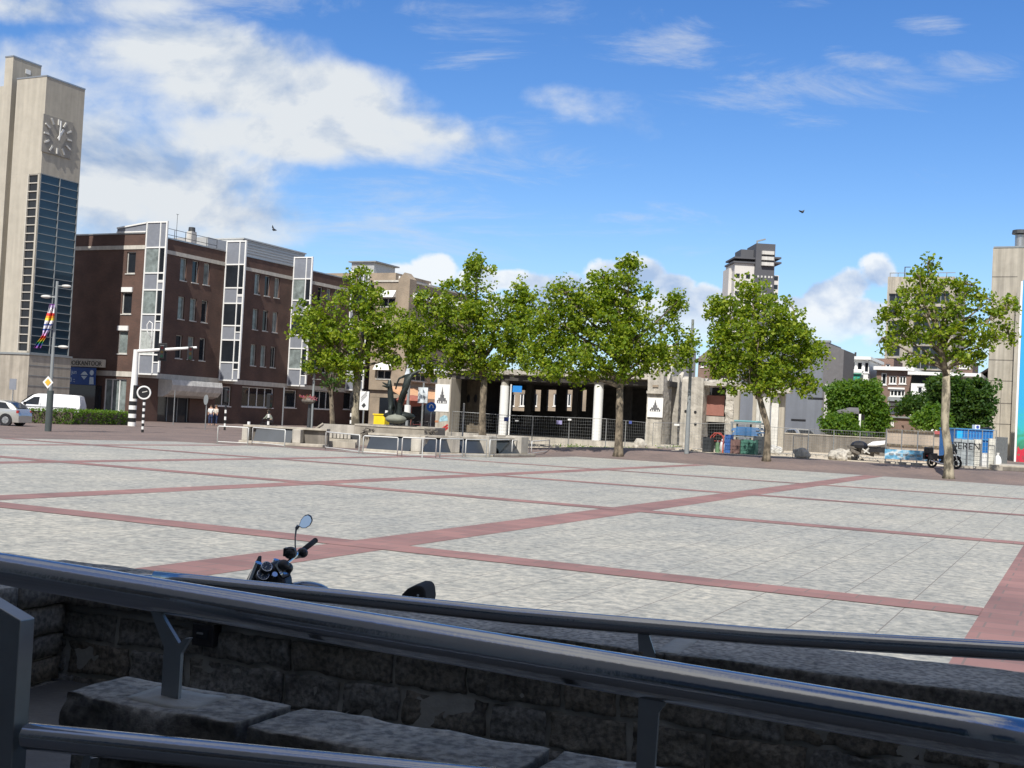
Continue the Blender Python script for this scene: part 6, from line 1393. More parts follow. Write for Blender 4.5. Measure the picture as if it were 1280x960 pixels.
for i, (nm, lb, c, (x0, y0, x1, y1)) in enumerate(pile):
    F = Frame(gat(x0, y0, 74.5 - (i % 3) * .3), B, -A); r = F.rect(x0, y1, x1, y0); z0 = .46; m = mat("paint " + nm, c, .6, var=.3, scale=4); t = thing(nm, lb, nm.split("_")[-1], F.P(r[0], 0, z0)); w = r[1] - r[0]; h = r[3] - z0; P = F.P
    mb = MB()
    if nm == "red_pallet_frame":
        mb.path([P(0, 0, z0), P(0, 0, z0 + h * .8), P(w * .3, 0, z0 + h), P(w * .8, 0, z0 + h), P(w, 0, z0 + h * .8), P(w, 0, z0)], .035, 6); mb.build("frame", m, t); mb = MB(); mb.path([P(0, -.6, z0), P(0, -.6, z0 + h * .8), P(w * .3, -.6, z0 + h), P(w, -.6, z0 + h * .8), P(w, -.6, z0)], .035, 6)
        for k in range(4): mb.bar(P(w * k / 3, 0, z0 + h * .6), P(w * k / 3, -.6, z0 + h * .6), .05)
        mb.build("rear_frame", m, t)
    elif nm == "white_sack": mb.ball(P(w / 2, -.25, z0 + h * .5), (w * .6, .35, h * .55)); mb.build("sack", m, t, smooth=True); mb = MB(); mb.ball(P(w / 2, -.25, z0 + h * 1.05), (.08, .08, .1)); mb.build("knot", m, t)
    elif nm == "gas_cylinder": mb.tube(P(w / 2, -.2, z0), P(w / 2, -.2, z0 + h * .8), w * .5, w * .5, 14); mb.build("cylinder", m, t, smooth="auto"); mb = MB(); mb.tube(P(w / 2, -.2, z0 + h * .8), P(w / 2, -.2, z0 + h), w * .2, w * .12, 10); mb.build("valve", M_metal, t)
    else:
        F.box(mb, 0, w, -.7, -.66, z0, z0 + h); F.box(mb, 0, w, -.04, 0, z0, z0 + h * .93); F.box(mb, 0, .04, -.655, -.045, z0, z0 + h); F.box(mb, w - .04, w, -.655, -.045, z0, z0 + h); F.box(mb, .05, w - .05, -.65, -.05, z0, z0 + .05)
        mb.build("box", m, t)
        mb = MB()
        for k in range(max(2, int(h / .22))): F.box(mb, 0, w, .001, .03, z0 + .04 + k * .22, z0 + .08 + k * .22)
        for k in range(3): F.box(mb, w * (k + .5) / 3 - .02, w * (k + .5) / 3 + .02, .031, .05, z0, z0 + h * .9)
        mb.build("ribs", m, t)
# small debris along the hall front: nobody could count it
random.seed(21); mb = MB()
for _ in range(420):
    px = U(640, 1100); d = U(74, 84) if px > 850 else U(80, 88); g = gat(px, 555, d); s_ = U(.04, .16)
    mb.box(g + Z * s_ * .3, (s_ * U(.8, 2), s_ * U(.8, 2), s_ * .8), Vector((1, U(-1, 1), U(-.3, .3))).normalized(), None)
o = mb.build("rubble", M_concrete, origin=tuple(gat(900, 560, 80))); tag(o, "crumbled concrete rubble scattered over the sandy ground before the demolished hall", "rubble", kind="stuff")
random.seed(22); mb = MB()
for _ in range(90): g = gat(U(690, 850), 552, U(85, 86.5)); leaf_quads(mb, g + Z * .12, .2, 10, .1)
for _ in range(70): g = gat(U(975, 1060), 548, U(98, 102)); leaf_quads(mb, g + Z * .15, .25, 10, .14)
o = mb.build("weeds", LEAFM, origin=tuple(gat(760, 552, 86))); tag(o, "low weeds growing along the fence foot and the slate building", "weeds", kind="stuff")
# low grey site wall behind the sand
g = gat(975, 550, 96); F = Frame(g, B, -A); u1 = F.hit(1110, 550)[0]; mb = MB(); F.box(mb, 0, u1, -.3, 0, .3, F.hit(1000, 543)[1]); t = thing("low_site_wall", "long low grey wall behind the sandy ground below the slate building", "wall", g); mb.build("wall", M_conc_dark, t)
mb = MB(); F.box(mb, -.02, u1 + .02, -.35, .05, F.hit(1000, 543)[1] + .002, F.hit(1000, 543)[1] + .08); mb.build("coping", M_concrete2, t)
# beige brick site wall + scaffold fence with blue banner
g = gat(1108, 570, 78); F = Frame(g, Vector((1, .06, 0)).normalized(), Vector((.06, -1, 0)).normalized()); t = thing("site_wall", "pale brick wall with timber rails behind the blue banner fence", "wall", g); r = F.rect(1108, 535, 1196, 570); zt = F.hit(1110, 536)[1]
mb = MB(); F.box(mb, 0, r[1], -.3, 0, .3, zt); mb.build("wall", brickmat("pale site brick", (.46, .37, .29), (.40, .33, .27), (.42, .38, .33)), t)
mb = MB(); F.box(mb, 0, r[1], .001, .12, zt - .12, zt); z = F.hit(1120, 556)[1]; F.box(mb, 0, r[1], .001, .10, z - .06, z + .06); mb.build("timber_rail", M_bark, t)
r2 = F.rect(1168, 538.5, 1196, 544, .14); mb = MB(); F.box(mb, r2[0], r2[1], .13, .16, r2[2], r2[3]); mb.build("red_strip", mat("faded red board", (.40, .10, .10), .7), t)
tf = fence("scaffold tube fence panel carrying the blue patterned banner", 1106, 581, 1166, 584, 69, 67.5, 536, 540, 3, group=None)
Fb = Frame(gat(1106, 581, 68.7), (gat(1166, 584, 67.2) - gat(1106, 581, 68.7)).normalized(), Vector((0, -1, 0))); Fb.U.z = 0
dd = Fb.U.normalized(); Fb = Frame(Fb.O, dd, Vector((dd.y, -dd.x, 0)))
bn = thing("banner", "light blue and white patterned banner tied low on the scaffold fence", "banner", Fb.P(0, 0, 1)); r = Fb.rect(1106.5, 561, 1166, 577)
m, nt, b = new_mat("blue white banner print"); tc = _n(nt, "ShaderNodeTexCoord"); mp = _n(nt, "ShaderNodeMapping"); mp.inputs["Scale"].default_value = (1.8, 1.8, 3.2); nt.links.new(tc.outputs["Object"], mp.inputs[0]); nz = _n(nt, "ShaderNodeTexNoise"); nz.inputs["Scale"].default_value = 1.5; nz.inputs["Detail"].default_value = 3; nt.links.new(mp.outputs[0], nz.inputs["Vector"])
rp = _n(nt, "ShaderNodeValToRGB"); e = rp.color_ramp.elements; e[0].position = .36; e[0].color = (.07, .22, .36, 1); e[1].position = .62; e[1].color = (.62, .68, .70, 1); x = e.new(.48); x.color = (.16, .42, .62, 1); nt.links.new(nz.outputs["Fac"], rp.inputs[0]); nt.links.new(rp.outputs[0], b.inputs["Base Color"])
mb = MB(); Fb.box(mb, r[0], r[1], .03, .045, r[2], r[3]); mb.build("cloth", m, bn)
for k in range(6): c = Fb.P(r[0] + (r[1] - r[0]) * (.14 + .145 * k), .05, (r[2] + r[3]) / 2); u = (c - Fb.O).dot(Fb.U); mb = MB(); Fb.box(mb, u - .13, u + .13, .046, .055, r[2] + .22, r[3] - .22); mb.build("printed_block", mat("grey print", (.2, .24, .27), .7, var=.5, scale=5), bn)
# blue container with translucent hoarding and writing in front
g = gat(1195, 580, 71); F = Frame(g, Vector((1, .05, 0)).normalized(), Vector((.05, -1, 0)).normalized()); t = thing("blue_container", "blue site container with white vent box on its roof right of the pale trunk", "container", g)
r = F.rect(1195.5, 536.5, 1240, 580); zt = r[3]; mb = MB(); F.box(mb, r[0], r[1], -2.4, 0, .5, zt); mb.build("body", mat("container blue", (.015, .14, .42), .45, var=.2), t)
mb = MB(); n = 12
for k in range(n): u = r[0] + (r[1] - r[0]) * (k + .5) / n; F.box(mb, u - .03, u + .03, .001, .05, .6, zt - .1)
F.box(mb, r[0] - .03, r[1] + .03, -2.43, .06, zt + .002, zt + .07); z = F.hit(1220, 549)[1]; F.box(mb, r[0], r[1], .051, .08, z - .04, z + .03); mb.build("ribs", mat("container light blue", (.05, .25, .55), .45), t)
mb = MB(); q = F.rect(1196.5, 538.5, 1203, 548, .1); F.box(mb, q[0], q[1], .055, .09, q[2], q[3]); mb.build("bright_panel", mat("bright cyan board", (.01, .42, .80), .4), t)
mb = MB(); q = F.rect(1219, 531, 1225, 536, -.5); F.box(mb, q[0], q[1], -.9, -.5, zt + .072, q[3]); vb = mb.build("vent_box", M_white, t); mb = MB(); mb.disc(F.P((q[0] + q[1]) / 2, -.49, (zt + q[3]) / 2 + .04), F.N, .09, .02); mb.build("fan_opening", M_nblue, vb)
mb = MB(); a = F.hit(1226, 536, -.5)[0]; b_ = F.hit(1240, 536, -.5)[0]; mb.path([F.P(a, -.5, zt + .1), F.P((a + b_) / 2, -.4, zt + .18), F.P(b_, -.5, zt + .1)], .06, 6); mb.build("cable_bundle", M_black, t)
h = thing("hoarding", "grey weathered hoarding panels lettered DEREN standing before the blue container", "hoarding", gat(1195, 583, 68)); F = Frame(gat(1191, 583, 68), Vector((1, .04, 0)).normalized(), Vector((.04, -1, 0)).normalized())
M_hoard = mat("grey marbled hoarding print", (.36, .40, .41), .5, var=.45, scale=1.6); M_hoard2 = mat("pale hoarding print", (.55, .54, .48), .5, var=.4, scale=1.8)
for (x0, x1, yt, mm) in ((1192.5, 1201, 548, M_hoard), (1201.3, 1217.5, 549, M_hoard), (1217.8, 1226, 549, M_hoard2), (1236.5, 1244, 548, M_hoard2)):
    q = F.rect(x0, yt, x1, 581); mb = MB(); F.box(mb, q[0], q[1], -.03, 0, .48, q[3]); mb.build("panel", mm, h)
mb = MB()
for x in (1201.2, 1217.6, 1226.4, 1236.2): u = F.hit(x, 560)[0]; mb.tube(F.P(u, -.09, .42), F.P(u, -.09, F.hit(x, 548)[1]), .03, n=8)
mb.build("post", M_metal, h); q = F.rect(1228, 566, 1236, 580, -.2); mb = MB(); F.box(mb, q[0], q[1], -.4, -.2, .46, q[3]); mb.build("pale_board", M_white, h)
a = F.hit(1190, 561)[0]; z = F.hit(1205, 561.5)[1]; fence("mesh fence panels in front of the blue container and lettered hoarding", 1191, 583, 1244, 583, 67.4, 67.4, 536, 538, 3, group=None)
text("DEREN", .56, F.P(a - .12, .006, z), F.U, Z, M_black, h, ext=.004)
t = thing("corrugated_fence", "grey corrugated metal fence right of the lettered hoarding", "fence", gat(1244, 580, 70)); F = Frame(gat(1244, 580, 70), Vector((1, .7, 0)).normalized(), Vector((.7, -1, 0)).normalized()); q = F.rect(1244.5, 546, 1258, 578); mb = MB(); n = 14
for k in range(n): u = q[0] + (q[1] - q[0]) * k / n; w = (q[1] - q[0]) / n; F.box(mb, u, u + w * .55, -.02, .06, .45, q[3]); F.box(mb, u + w * .55, u + w, -.06, -.021, .45, q[3])
mb.build("sheet", M_metal, t); mb = MB(); F.box(mb, q[0], q[1], -.15, -.07, q[3] - .4, q[3] - .3); mb.build("rail", M_metal, t)
g = gat(1243, 587, 66); F = Frame(g, Vector((1, .02, 0)).normalized(), Vector((.02, -1, 0)).normalized()); t = thing("concrete_platform", "low concrete platform slab below the mural wall at the right edge", "platform", g); zt = .75
mb = MB(); a = F.hit(1242, 585)[0]; P = F.P; mb.prism([P(a, 0, .3), P(a + 7, 0, .3), P(a + 7, -4.5, .3), P(a + 1.4, -4.5, .3)], Z * (zt - .3)); mb.build("slab", M_concrete2, t, bevel=.03)
mb = MB(); mb.prism([P(a + .5, .02, .46), P(a + 7, .02, .46), P(a + 7, .04, .46), P(a + .5, .04, .46)], Z * .2); mb.build("dark_face", M_conc_dark, t)
t = thing("sack", "white plastic sack leaning on the corrugated fence", "sack", gat(1248, 580, 68)); mb = MB(); c = gat(1247, 580, 68); mb.ball(c + Z * .4, (.22, .2, .42), 10, 8); mb.build("bag", M_white, t, smooth=True); mb = MB(); mb.tube(c + Z * .78, c + Z * .95, .05, .09, 8); mb.build("neck", M_white, t)
# birds
def bird(label, px, py, d, sp, ang):
    c = at(px, py, d); t = thing("bird", label, "bird", c); mb = MB(); r = RT * math.cos(ang) + UP * math.sin(ang); n = UP * math.cos(ang) - RT * math.sin(ang)
    mb.ball(c, (sp * .2, .1, .06), 10, 6, sq=(r, FW, n)); mb.build("body", M_black, t, smooth=True)
    for s_ in (1, -1): mb = MB(); e = c + FW * s_ * .05 + n * sp * .25 + r * (sp * .5 * (1 if s_ > 0 else -.8)); mb.prism([c + r * .08, c - r * .12, e - r * .05], n * .02); mb.build("wing", M_black, t)
bird("dark bird flying above the roof of the brick office", 342, 287, 55, .32, -.9); bird("dark bird flying in the open sky left of the tower block", 1003, 265, 60, .36, .1)

# ================================================================== foreground: walls, rails, landing, motorcycle
def stone_face_mat(name, c1, c2):
    m, nt, b = new_mat(name); b.inputs["Roughness"].default_value = .95; L = nt.links.new; tc = _n(nt, "ShaderNodeTexCoord")
    n1 = _n(nt, "ShaderNodeTexNoise"); n1.inputs["Scale"].default_value = 2.2; n1.inputs["Detail"].default_value = 10; n1.inputs["Roughness"].default_value = .7; L(tc.outputs["Object"], n1.inputs["Vector"])
    n2 = _n(nt, "ShaderNodeTexNoise"); n2.inputs["Scale"].default_value = 38; n2.inputs["Detail"].default_value = 8; L(tc.outputs["Object"], n2.inputs["Vector"])
    rp = _n(nt, "ShaderNodeValToRGB"); e = rp.color_ramp.elements; e[0].position = .34; e[0].color = (*c1, 1); e[1].position = .66; e[1].color = (*c2, 1); L(n1.outputs["Fac"], rp.inputs[0])
    r2 = _n(nt, "ShaderNodeValToRGB"); e = r2.color_ramp.elements; e[0].position = .36; e[0].color = (.52, .52, .52, 1); e[1].position = .61; e[1].color = (1.22, 1.2, 1.16, 1); L(n2.outputs["Fac"], r2.inputs[0])
    x = _n(nt, "ShaderNodeMix", data_type="RGBA", blend_type="MULTIPLY"); x.inputs["Factor"].default_value = 1; L(rp.outputs[0], x.inputs["A"]); L(r2.outputs[0], x.inputs["B"]); L(x.outputs["Result"], b.inputs["Base Color"])
    n3 = _n(nt, "ShaderNodeTexNoise"); n3.inputs["Scale"].default_value = 16; n3.inputs["Detail"].default_value = 10; n3.inputs["Roughness"].default_value = .7; L(tc.outputs["Object"], n3.inputs["Vector"])
    bp = _n(nt, "ShaderNodeBump"); bp.inputs["Strength"].default_value = 1.0; bp.inputs["Distance"].default_value = .03; L(n3.outputs["Fac"], bp.inputs["Height"]); L(bp.outputs[0], b.inputs["Normal"]); return m
M_rockA = stone_face_mat("dark rough stone", (.13, .125, .11), (.30, .275, .225))
M_rockB = stone_face_mat("brown rough stone", (.14, .13, .11), (.31, .275, .22))
M_rockC = stone_face_mat("grey rough stone", (.15, .15, .14), (.34, .33, .30))
M_cope = stone_face_mat("coping stone darker sides", (.27, .255, .225), (.54, .51, .45))
_nt = M_cope.node_tree; _b = _nt.nodes["Principled BSDF"]; _src = _b.inputs["Base Color"].links[0].from_socket     # base colour scaled darker on faces that do not point up
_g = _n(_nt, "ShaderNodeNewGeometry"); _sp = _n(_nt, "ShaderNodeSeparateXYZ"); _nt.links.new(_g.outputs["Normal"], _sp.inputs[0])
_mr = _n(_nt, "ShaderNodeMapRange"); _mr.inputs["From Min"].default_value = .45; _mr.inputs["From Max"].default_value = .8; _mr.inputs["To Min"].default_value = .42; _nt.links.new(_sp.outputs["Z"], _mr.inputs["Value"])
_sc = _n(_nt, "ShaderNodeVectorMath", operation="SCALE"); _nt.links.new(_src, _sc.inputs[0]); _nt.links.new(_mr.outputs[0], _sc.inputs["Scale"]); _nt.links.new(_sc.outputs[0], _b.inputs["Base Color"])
M_mortar = mat("grey mortar", (.36, .35, .31), .9, var=.15, scale=6, bump=.3, bscale=30)
WZ = .98; p0 = onz(656, 794.5, WZ); p1 = onz(1280, 872, WZ); wd = (p1 - p0); wd.z = 0; wd.normalize(); wn = Vector((wd.y, -wd.x, 0))
WF = Frame(p0, wd, wn)                                   # front edge line of the far wall, normal to the camera
uC = WF.hit(89, 745)[0]; uE = WF.hit(1280, 872)[0] + 3.0; FL = .42
wall = thing("stone_wall", "long rough stone wall with grey coping slabs between the ramp and the square", "wall", WF.P(uC, 0, 0))
rough_hexa("mortar_core", WF, uC - .6, uE, -.52, -.042, .3, WZ - .135, M_mortar, wall, .05, .006, freq=6)
# coping slabs
random.seed(5); u = uC - .6; 
while u < uE:
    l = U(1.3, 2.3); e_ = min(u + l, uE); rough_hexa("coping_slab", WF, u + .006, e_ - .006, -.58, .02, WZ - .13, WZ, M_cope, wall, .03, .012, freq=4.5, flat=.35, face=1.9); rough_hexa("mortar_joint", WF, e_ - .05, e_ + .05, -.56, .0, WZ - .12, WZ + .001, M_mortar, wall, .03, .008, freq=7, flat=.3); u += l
# individual rock faced blocks
z = .02; courses = []
while z < WZ - .15: h = U(.11, .19); courses.append((z, min(z + h, WZ - .15))); z += h
courses = [c for c in courses if c[1] > FL - .1 and c[1] - c[0] > .05]
nb = 0
for (z0, z1) in courses:
    u = uC - .5 + U(-.2, 0)
    while u < uE:
        l = U(.22, .62); a, b_ = u + U(.008, .02), min(u + l, uE) - U(.008, .02)
        if b_ - a > .08:
            rough_hexa("stone_block", WF, a, b_, -.16, -.026 + U(-.010, .008), z0 + U(.006, .016), z1 - U(.006, .016), random.choice((M_rockA, M_rockA, M_rockB, M_rockC)), wall, .024, .010, freq=8.0, face=1.9); nb += 1
        u += l
# dark wall light
r = WF.rect(245, 777, 270, 809, .0); mb = MB(); WF.box(mb, r[0], r[1], -.05, .03, r[2], r[3]); wlt = thing("wall_light", "small square black recessed lamp in the rough stone wall beside the bracket", "lamp", WF.P(r[0], 0, r[2])); mb.build("housing", M_black, wlt, bevel=.006)
mb = MB(); WF.box(mb, r[0] + .03, r[1] - .03, .031, .034, r[2] + .04, r[3] - .03); mb.build("lens", M_glassdark, wlt)
mb = MB(); WF.box(mb, r[0] + .035, r[0] + .075, .0345, .038, r[3] - .055, r[3] - .045); mb.build("reflector", M_metal, wlt)
# return wall at the left
LW = thing("stone_wall", "short rough stone return wall meeting the long wall at the left", "wall", WF.P(uC, 0, 0)); RF2 = Frame(WF.P(uC, 0, 0), -wn * -1, wd)      # runs towards the camera
random.seed(8)
mb = MB(); RF2.box(mb, .03, 3.0, -.6, -.08, 0, WZ - .12); mb.build("mortar_core", M_mortar, LW)
u = -.5
while u < 3.0:
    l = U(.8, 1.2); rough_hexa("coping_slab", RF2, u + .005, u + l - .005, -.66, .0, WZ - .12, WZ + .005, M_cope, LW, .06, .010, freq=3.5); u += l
z = .1
while z < WZ - .14:
    h = U(.12, .2); u = .0
    while u < 2.9: l = U(.25, .6); rough_hexa("stone_block", RF2, u + .01, u + l - .01, -.16, -.03 + U(-.015, .01), z + .008, min(z + h, WZ - .13) - .008, random.choice((M_rockA, M_rockC, M_rockB)), LW, .05, .016, freq=5); u += l
    z += h
# landing / ramp floor
o_ = MB(); P = WF.P
o_.hexa([P(-9, -.3, 0), P(9, -.3, 0), P(9, 9, 0), P(-9, 9, 0), P(-9, -.3, FL), P(9, -.3, FL), P(9, 9, FL), P(-9, 9, FL)]); ld = o_.build("landing", mat("dark worn paving", (.13, .13, .125), .9, var=.25, scale=2, bump=.5, bscale=25)); tag(ld, kind="structure")
# near low wall
NZ = 1.22; a0 = onz(162, 882, NZ); a1 = onz(540, 951, NZ); nd = (a1 - a0); nd.z = 0; nd.normalize(); nn_ = Vector((nd.y, -nd.x, 0)); NF = Frame(a0, nd, nn_)
b0 = onz(355, 879, NZ); wN = abs((b0 - a0).dot(nn_)); uA = NF.hit(76, 872)[0]
nw = thing("low_stone_wall", "low stone wall with pale top slabs carrying the near handrail", "wall", NF.P(uA, 0, FL))
mb = MB(); NF.box(mb, uA + .05, 2.4, -wN + .06, -.06, FL - .05, NZ - .12); mb.build("mortar_core", M_mortar, nw)
random.seed(15); u = uA; ub = [(uA, NF.hit(300, 905)[0] - .02), (NF.hit(300, 905)[0] + .02, 1.05), (1.09, 2.4)]
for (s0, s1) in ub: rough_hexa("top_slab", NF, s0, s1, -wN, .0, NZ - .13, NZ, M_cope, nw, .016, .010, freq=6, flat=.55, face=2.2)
z = FL
while z < NZ - .13:
    h = U(.12, .18); u = uA + .02
    while u < 2.3: l = U(.2, .45); rough_hexa("stone_block", NF, u + .008, u + l - .008, -.15, -.015, z + .006, min(z + h, NZ - .135) - .006, random.choice((M_rockA, M_rockB)), nw, .035, .016, freq=6); u += l
    z += h
mb = MB(); NF.box(mb, uA + .0, uA + .06, -wN + .02, -.16, FL, NZ - .14); mb.build("end_face", M_rockA, nw)
M_steel = mat("brushed stainless steel", (.44, .445, .455), .15, 1.0, var=.05, scale=6, bump=.03, bscale=60)
M_steel2 = mat("dull steel plate", (.30, .315, .32), .45, .85, var=.12, scale=5)
# near handrail, in the plane of the low wall's centre
nr = thing("handrail", "thick stainless steel handrail sloping across the whole foreground", "handrail", NF.P(0, -wN * .5, NZ)); pl = -wN * .5
h0 = NF.hit(-60, 700, pl); h1 = NF.hit(1340, 938, pl); R_ = .045
mb = MB(); pts = [NF.P(h0[0] + (h1[0] - h0[0]) * k / 14, pl, h0[1] + (h1[1] - h0[1]) * k / 14) for k in range(15)]; mb.path(pts, R_, 28); mb.build("rail", M_steel, nr, smooth=True)
def ybracket(px_foot, y_foot, parent, arm=1.0):
    u, z = NF.hit(px_foot, y_foot, pl); k = (u - h0[0]) / (h1[0] - h0[0]); zr = h0[1] + (h1[1] - h0[1]) * k; q = lambda du, z: NF.P(u + du, pl + .01, z); zb = NZ - .01; sl = (h1[1] - h0[1]) / (h1[0] - h0[0])
    mb = MB(); t_ = zr - R_ * .2; poly = [q(-.028, zb), q(.028, zb), q(.028, t_ - .13), q(.028 + .027 * arm, t_ - .085 + sl * .05), q(.022 + .016 * arm, t_ - .09), q(.02, t_ - .105), q(-.03 * arm, t_ - .05), q(-.055 * arm, t_ - .02), q(-.03 - .055 * arm, t_ - .02), q(-.028, t_ - .12)] if arm > .5 else [q(-.028, zb), q(.012, zb), q(.016, t_ - .06), q(.03, t_ - .04), q(.03, t_ - .015), q(-.03, t_ - .01)]
    mb.prism(poly, NF.N * -.012); mb.build("bracket", M_steel2, parent)
    rough_hexa("mortar_patch", NF, u - .10, u + .12, pl - .07, pl + .07, NZ - .02, NZ + .004, M_mortar, parent, .03, .008, freq=8)
ybracket(215, 870, nr); ybracket(812, 968, nr, .2)
# lower handrail on the camera side
LN = .32; lr = thing("lower_handrail", "thinner lower steel handrail starting at the flat steel post", "handrail", NF.P(uA, LN, 1)); g0 = NF.hit(36, 920, LN); g1 = NF.hit(560, 974, LN); mb = MB(); mb.tube(NF.P(g0[0], LN, g0[1]), NF.P(g1[0] + .4, LN, g1[1] + .4 * (g1[1] - g0[1]) / (g1[0] - g0[0])), .030, n=24); mb.build("rail", M_steel, lr, smooth="auto")
mb = MB(); u, z = NF.hit(108, 948, LN - .04); mb.bar(NF.P(u - .02, LN - .04, z - .12), NF.P(u + .035, LN - .02, z + .02), .02, .03); mb.build("bracket", M_steel2, lr)
# flat steel post
ps = thing("steel_post", "wide flat brushed steel post with slanted top at the left edge", "post", NF.P(g0[0], LN, FL)); F = Frame(NF.P(g0[0], LN, 0), nd, nn_)
a = F.hit(-40, 722, -.02); b_ = F.hit(44, 772, -.02); c_ = F.hit(38, 960, -.02)
mb = MB(); mb.prism([F.P(a[0], -.02, FL), F.P(b_[0], -.02, FL), F.P(b_[0], -.02, b_[1]), F.P(a[0], -.02, a[1])], nn_ * .045); mb.build("plate", M_steel2, ps, bevel=.003)
# far handrail above the wall edge
fr = thing("handrail", "stainless steel handrail with a bent left end in front of the stone coping", "handrail", WF.P(0, .02, WZ)); q0 = WF.hit(195, 722, .03); q1 = WF.hit(640, 769, .03); q2 = WF.hit(960, 796, .03); q3 = WF.hit(1290, 815, .03)
P = lambda h, n=.03: WF.P(h[0], n, h[1])
pe = WF.hit(176, 726, .03)
mb = MB(); sl = (q3[1] - q2[1]) / (q3[0] - q2[0]); pp = [WF.P(pe[0] - .12, -.10, pe[1] - .10), WF.P(pe[0] - .11, -.03, pe[1] - .06), WF.P(pe[0] - .07, .02, pe[1] - .02), WF.P(pe[0], .03, pe[1] + .0), WF.P(pe[0] + .1, .03, pe[1] + .008), P(q0)]
n = 8
for (s_, e) in ((q0, q1), (q1, q2), (q2, q3)):
    for k in range(1, n + 1): pp.append(P((s_[0] + (e[0] - s_[0]) * k / n, s_[1] + (e[1] - s_[1]) * k / n)))
pp.append(WF.P(q3[0] + 1.5, .03, q3[1] + 1.5 * sl)); mb.path(pp, .038, 20); mb.build("rail", M_steel, fr, smooth=True)
for (xa, ya, xb, yb) in ((803, 786, 811, 820), (1320, 820, 1330, 850)):
    a = WF.hit(xa, ya, .03); b_ = WF.hit(xb, yb, .03); mb = MB(); q = lambda u, z, n=.03: WF.P(u, n, z); mb.prism([q(a[0] - .02, a[1]), q(a[0] + .025, a[1]), q(b_[0] + .045, b_[1] - .02), q(b_[0] - .04, b_[1] - .02)], wn * .012); mb.build("bracket", M_steel2, fr)

# near motorcycle behind the wall, facing left
f_ = Vector((-.90, .42, 0)).normalized(); s_ = Vector((-f_.y, f_.x, 0))   # s_ : rider's left (towards the camera)
gz_ = at(322, 716, 8.0); O = gz_ - f_ * .58; O.z = 0
if s_.y > 0: pass
t = thing("parked_motorcycle", "black motorcycle with two round gauges and a raised mirror just behind the stone wall", "motorcycle", O)
P, s_, paint, chrome = motorcycle(t, O, f_)
# cockpit placed with the measured points, all within the bike's own width
D0 = 8.0
def C(px, py, d=D0): return at(px, py, d)
gl_dir = (CAM - C(325, 718)).normalized(); gn = (gl_dir * .75 + Z * .55 - f_ * .25).normalized()
mb = MB(); mb.prism([C(306, 733, 7.95), C(325, 697, 8.25), C(327.5, 695, 8.3), C(327, 704, 8.15), C(319, 730, 7.9)], f_ * .02 + Vector((0, .03, 0))); mb.build("fly_screen", M_rubber, t, bevel=.006)
mb = MB(); mb.prism([C(310, 736, 7.8), C(320, 714, 7.8), C(338, 703, 7.85), C(350, 712, 7.85), C(356, 726, 7.8), C(357, 740, 7.75)], Vector((.03, .11, .01))); dash = mb.build("dashboard", M_black, t, bevel=.012)
for nm, (px, py, r) in (("speedometer", (329, 718, .037)), ("rev_counter", (333.5, 708, .034))):
    c = C(px, py, 7.78); mb = MB(); mb.tube(c - gn * .035, c, r * 1.12, r * 1.12, 24); g_ = mb.build(nm, M_black, dash, smooth="auto"); mb = MB(); mb.ring(c, gn, r, .0035, 28, 6); mb.build("bezel", chrome, g_, smooth=True); mb = MB(); mb.disc(c + gn * .001, gn, r * .93, .003, 24); mb.build("dial", mat("blue grey dial", (.05, .065, .09), .25), g_)
    mb = MB(); x = gn.orthogonal().normalized(); y = gn.cross(x)
    for k in range(9): a = .4 + k * .65; mb.bar(c + gn * .003 + (x * math.cos(a) + y * math.sin(a)) * r * .68, c + gn * .003 + (x * math.cos(a) + y * math.sin(a)) * r * .85, .0035, .002, upv=gn)
    mb.bar(c + gn * .004, c + gn * .004 + x * r * .6, .004, .002, upv=gn); mb.build("dial_marks", M_offwhite, g_)
mb = MB(); mb.prism([C(343, 706, 7.82), C(346, 704, 7.82), C(355, 718, 7.8), C(353, 722, 7.8)], Vector((.02, .03, 0))); mb.disc(C(343, 719, 7.77), gn, .018, .03, 14); mb.build("fork_clamp", chrome, t)
mb = MB(); mb.path([C(356, 707, 7.85), C(360, 703, 7.9), C(370, 694, 8.05), C(378, 687.5, 8.2)], .013, 10); mb.build("handlebar", chrome, t, smooth=True)
mb = MB(); mb.path([C(378, 688, 8.2), C(386, 682, 8.32), C(393, 676.5, 8.42)], [.017, .019, .019], 12); mb.ball(C(394, 675.8, 8.43), .02); mb.build("grip", M_rubber, t, smooth=True)
mb = MB(); mb.ball(C(363, 691, 7.98), (.045, .05, .042), 12, 8); mb.box(C(362, 690, 7.98), (.075, .07, .055)); mb.ball(C(378, 691, 8.16), (.04, .04, .035)); mb.path([C(366, 697, 8.0), C(376, 695, 8.15), C(381, 688, 8.2)], .014, 8); mb.build("brake_reservoir", M_black, t, bevel=.008)
mb = MB(); mb.ball(C(354, 707, 7.85), (.045, .05, .04)); mb.ball(C(360, 710, 7.88), (.035, .05, .035)); mb.build("switch_block", M_black, t, smooth=True)
mb = MB(); mb.path([C(362, 706, 7.88), C(364, 713, 7.85), C(361, 720, 7.8), C(354, 723, 7.78)], .005, 6); mb.path([C(350, 700, 7.9), C(344, 708, 7.85), C(347, 722, 7.8)], .005, 6); mb.build("cable", M_rubber, t, smooth=True)
mb = MB(); mb.path([C(370, 692, 8.05), C(369, 682, 8.05), C(369, 672, 8.05), C(370.5, 659, 8.05)], [.006, .005, .005, .007], 8); mb.tube(C(370.5, 661, 8.05), C(373, 657, 8.05), .012, n=8); mb.build("mirror_stem", M_metalpaint, t, smooth=True)
outm = [(373, 657.5), (376, 649.5), (380, 644.5), (385, 643), (389, 645.5), (390.5, 651), (387.5, 657), (382, 660.5), (377, 660.5)]
cm = (382, 652)
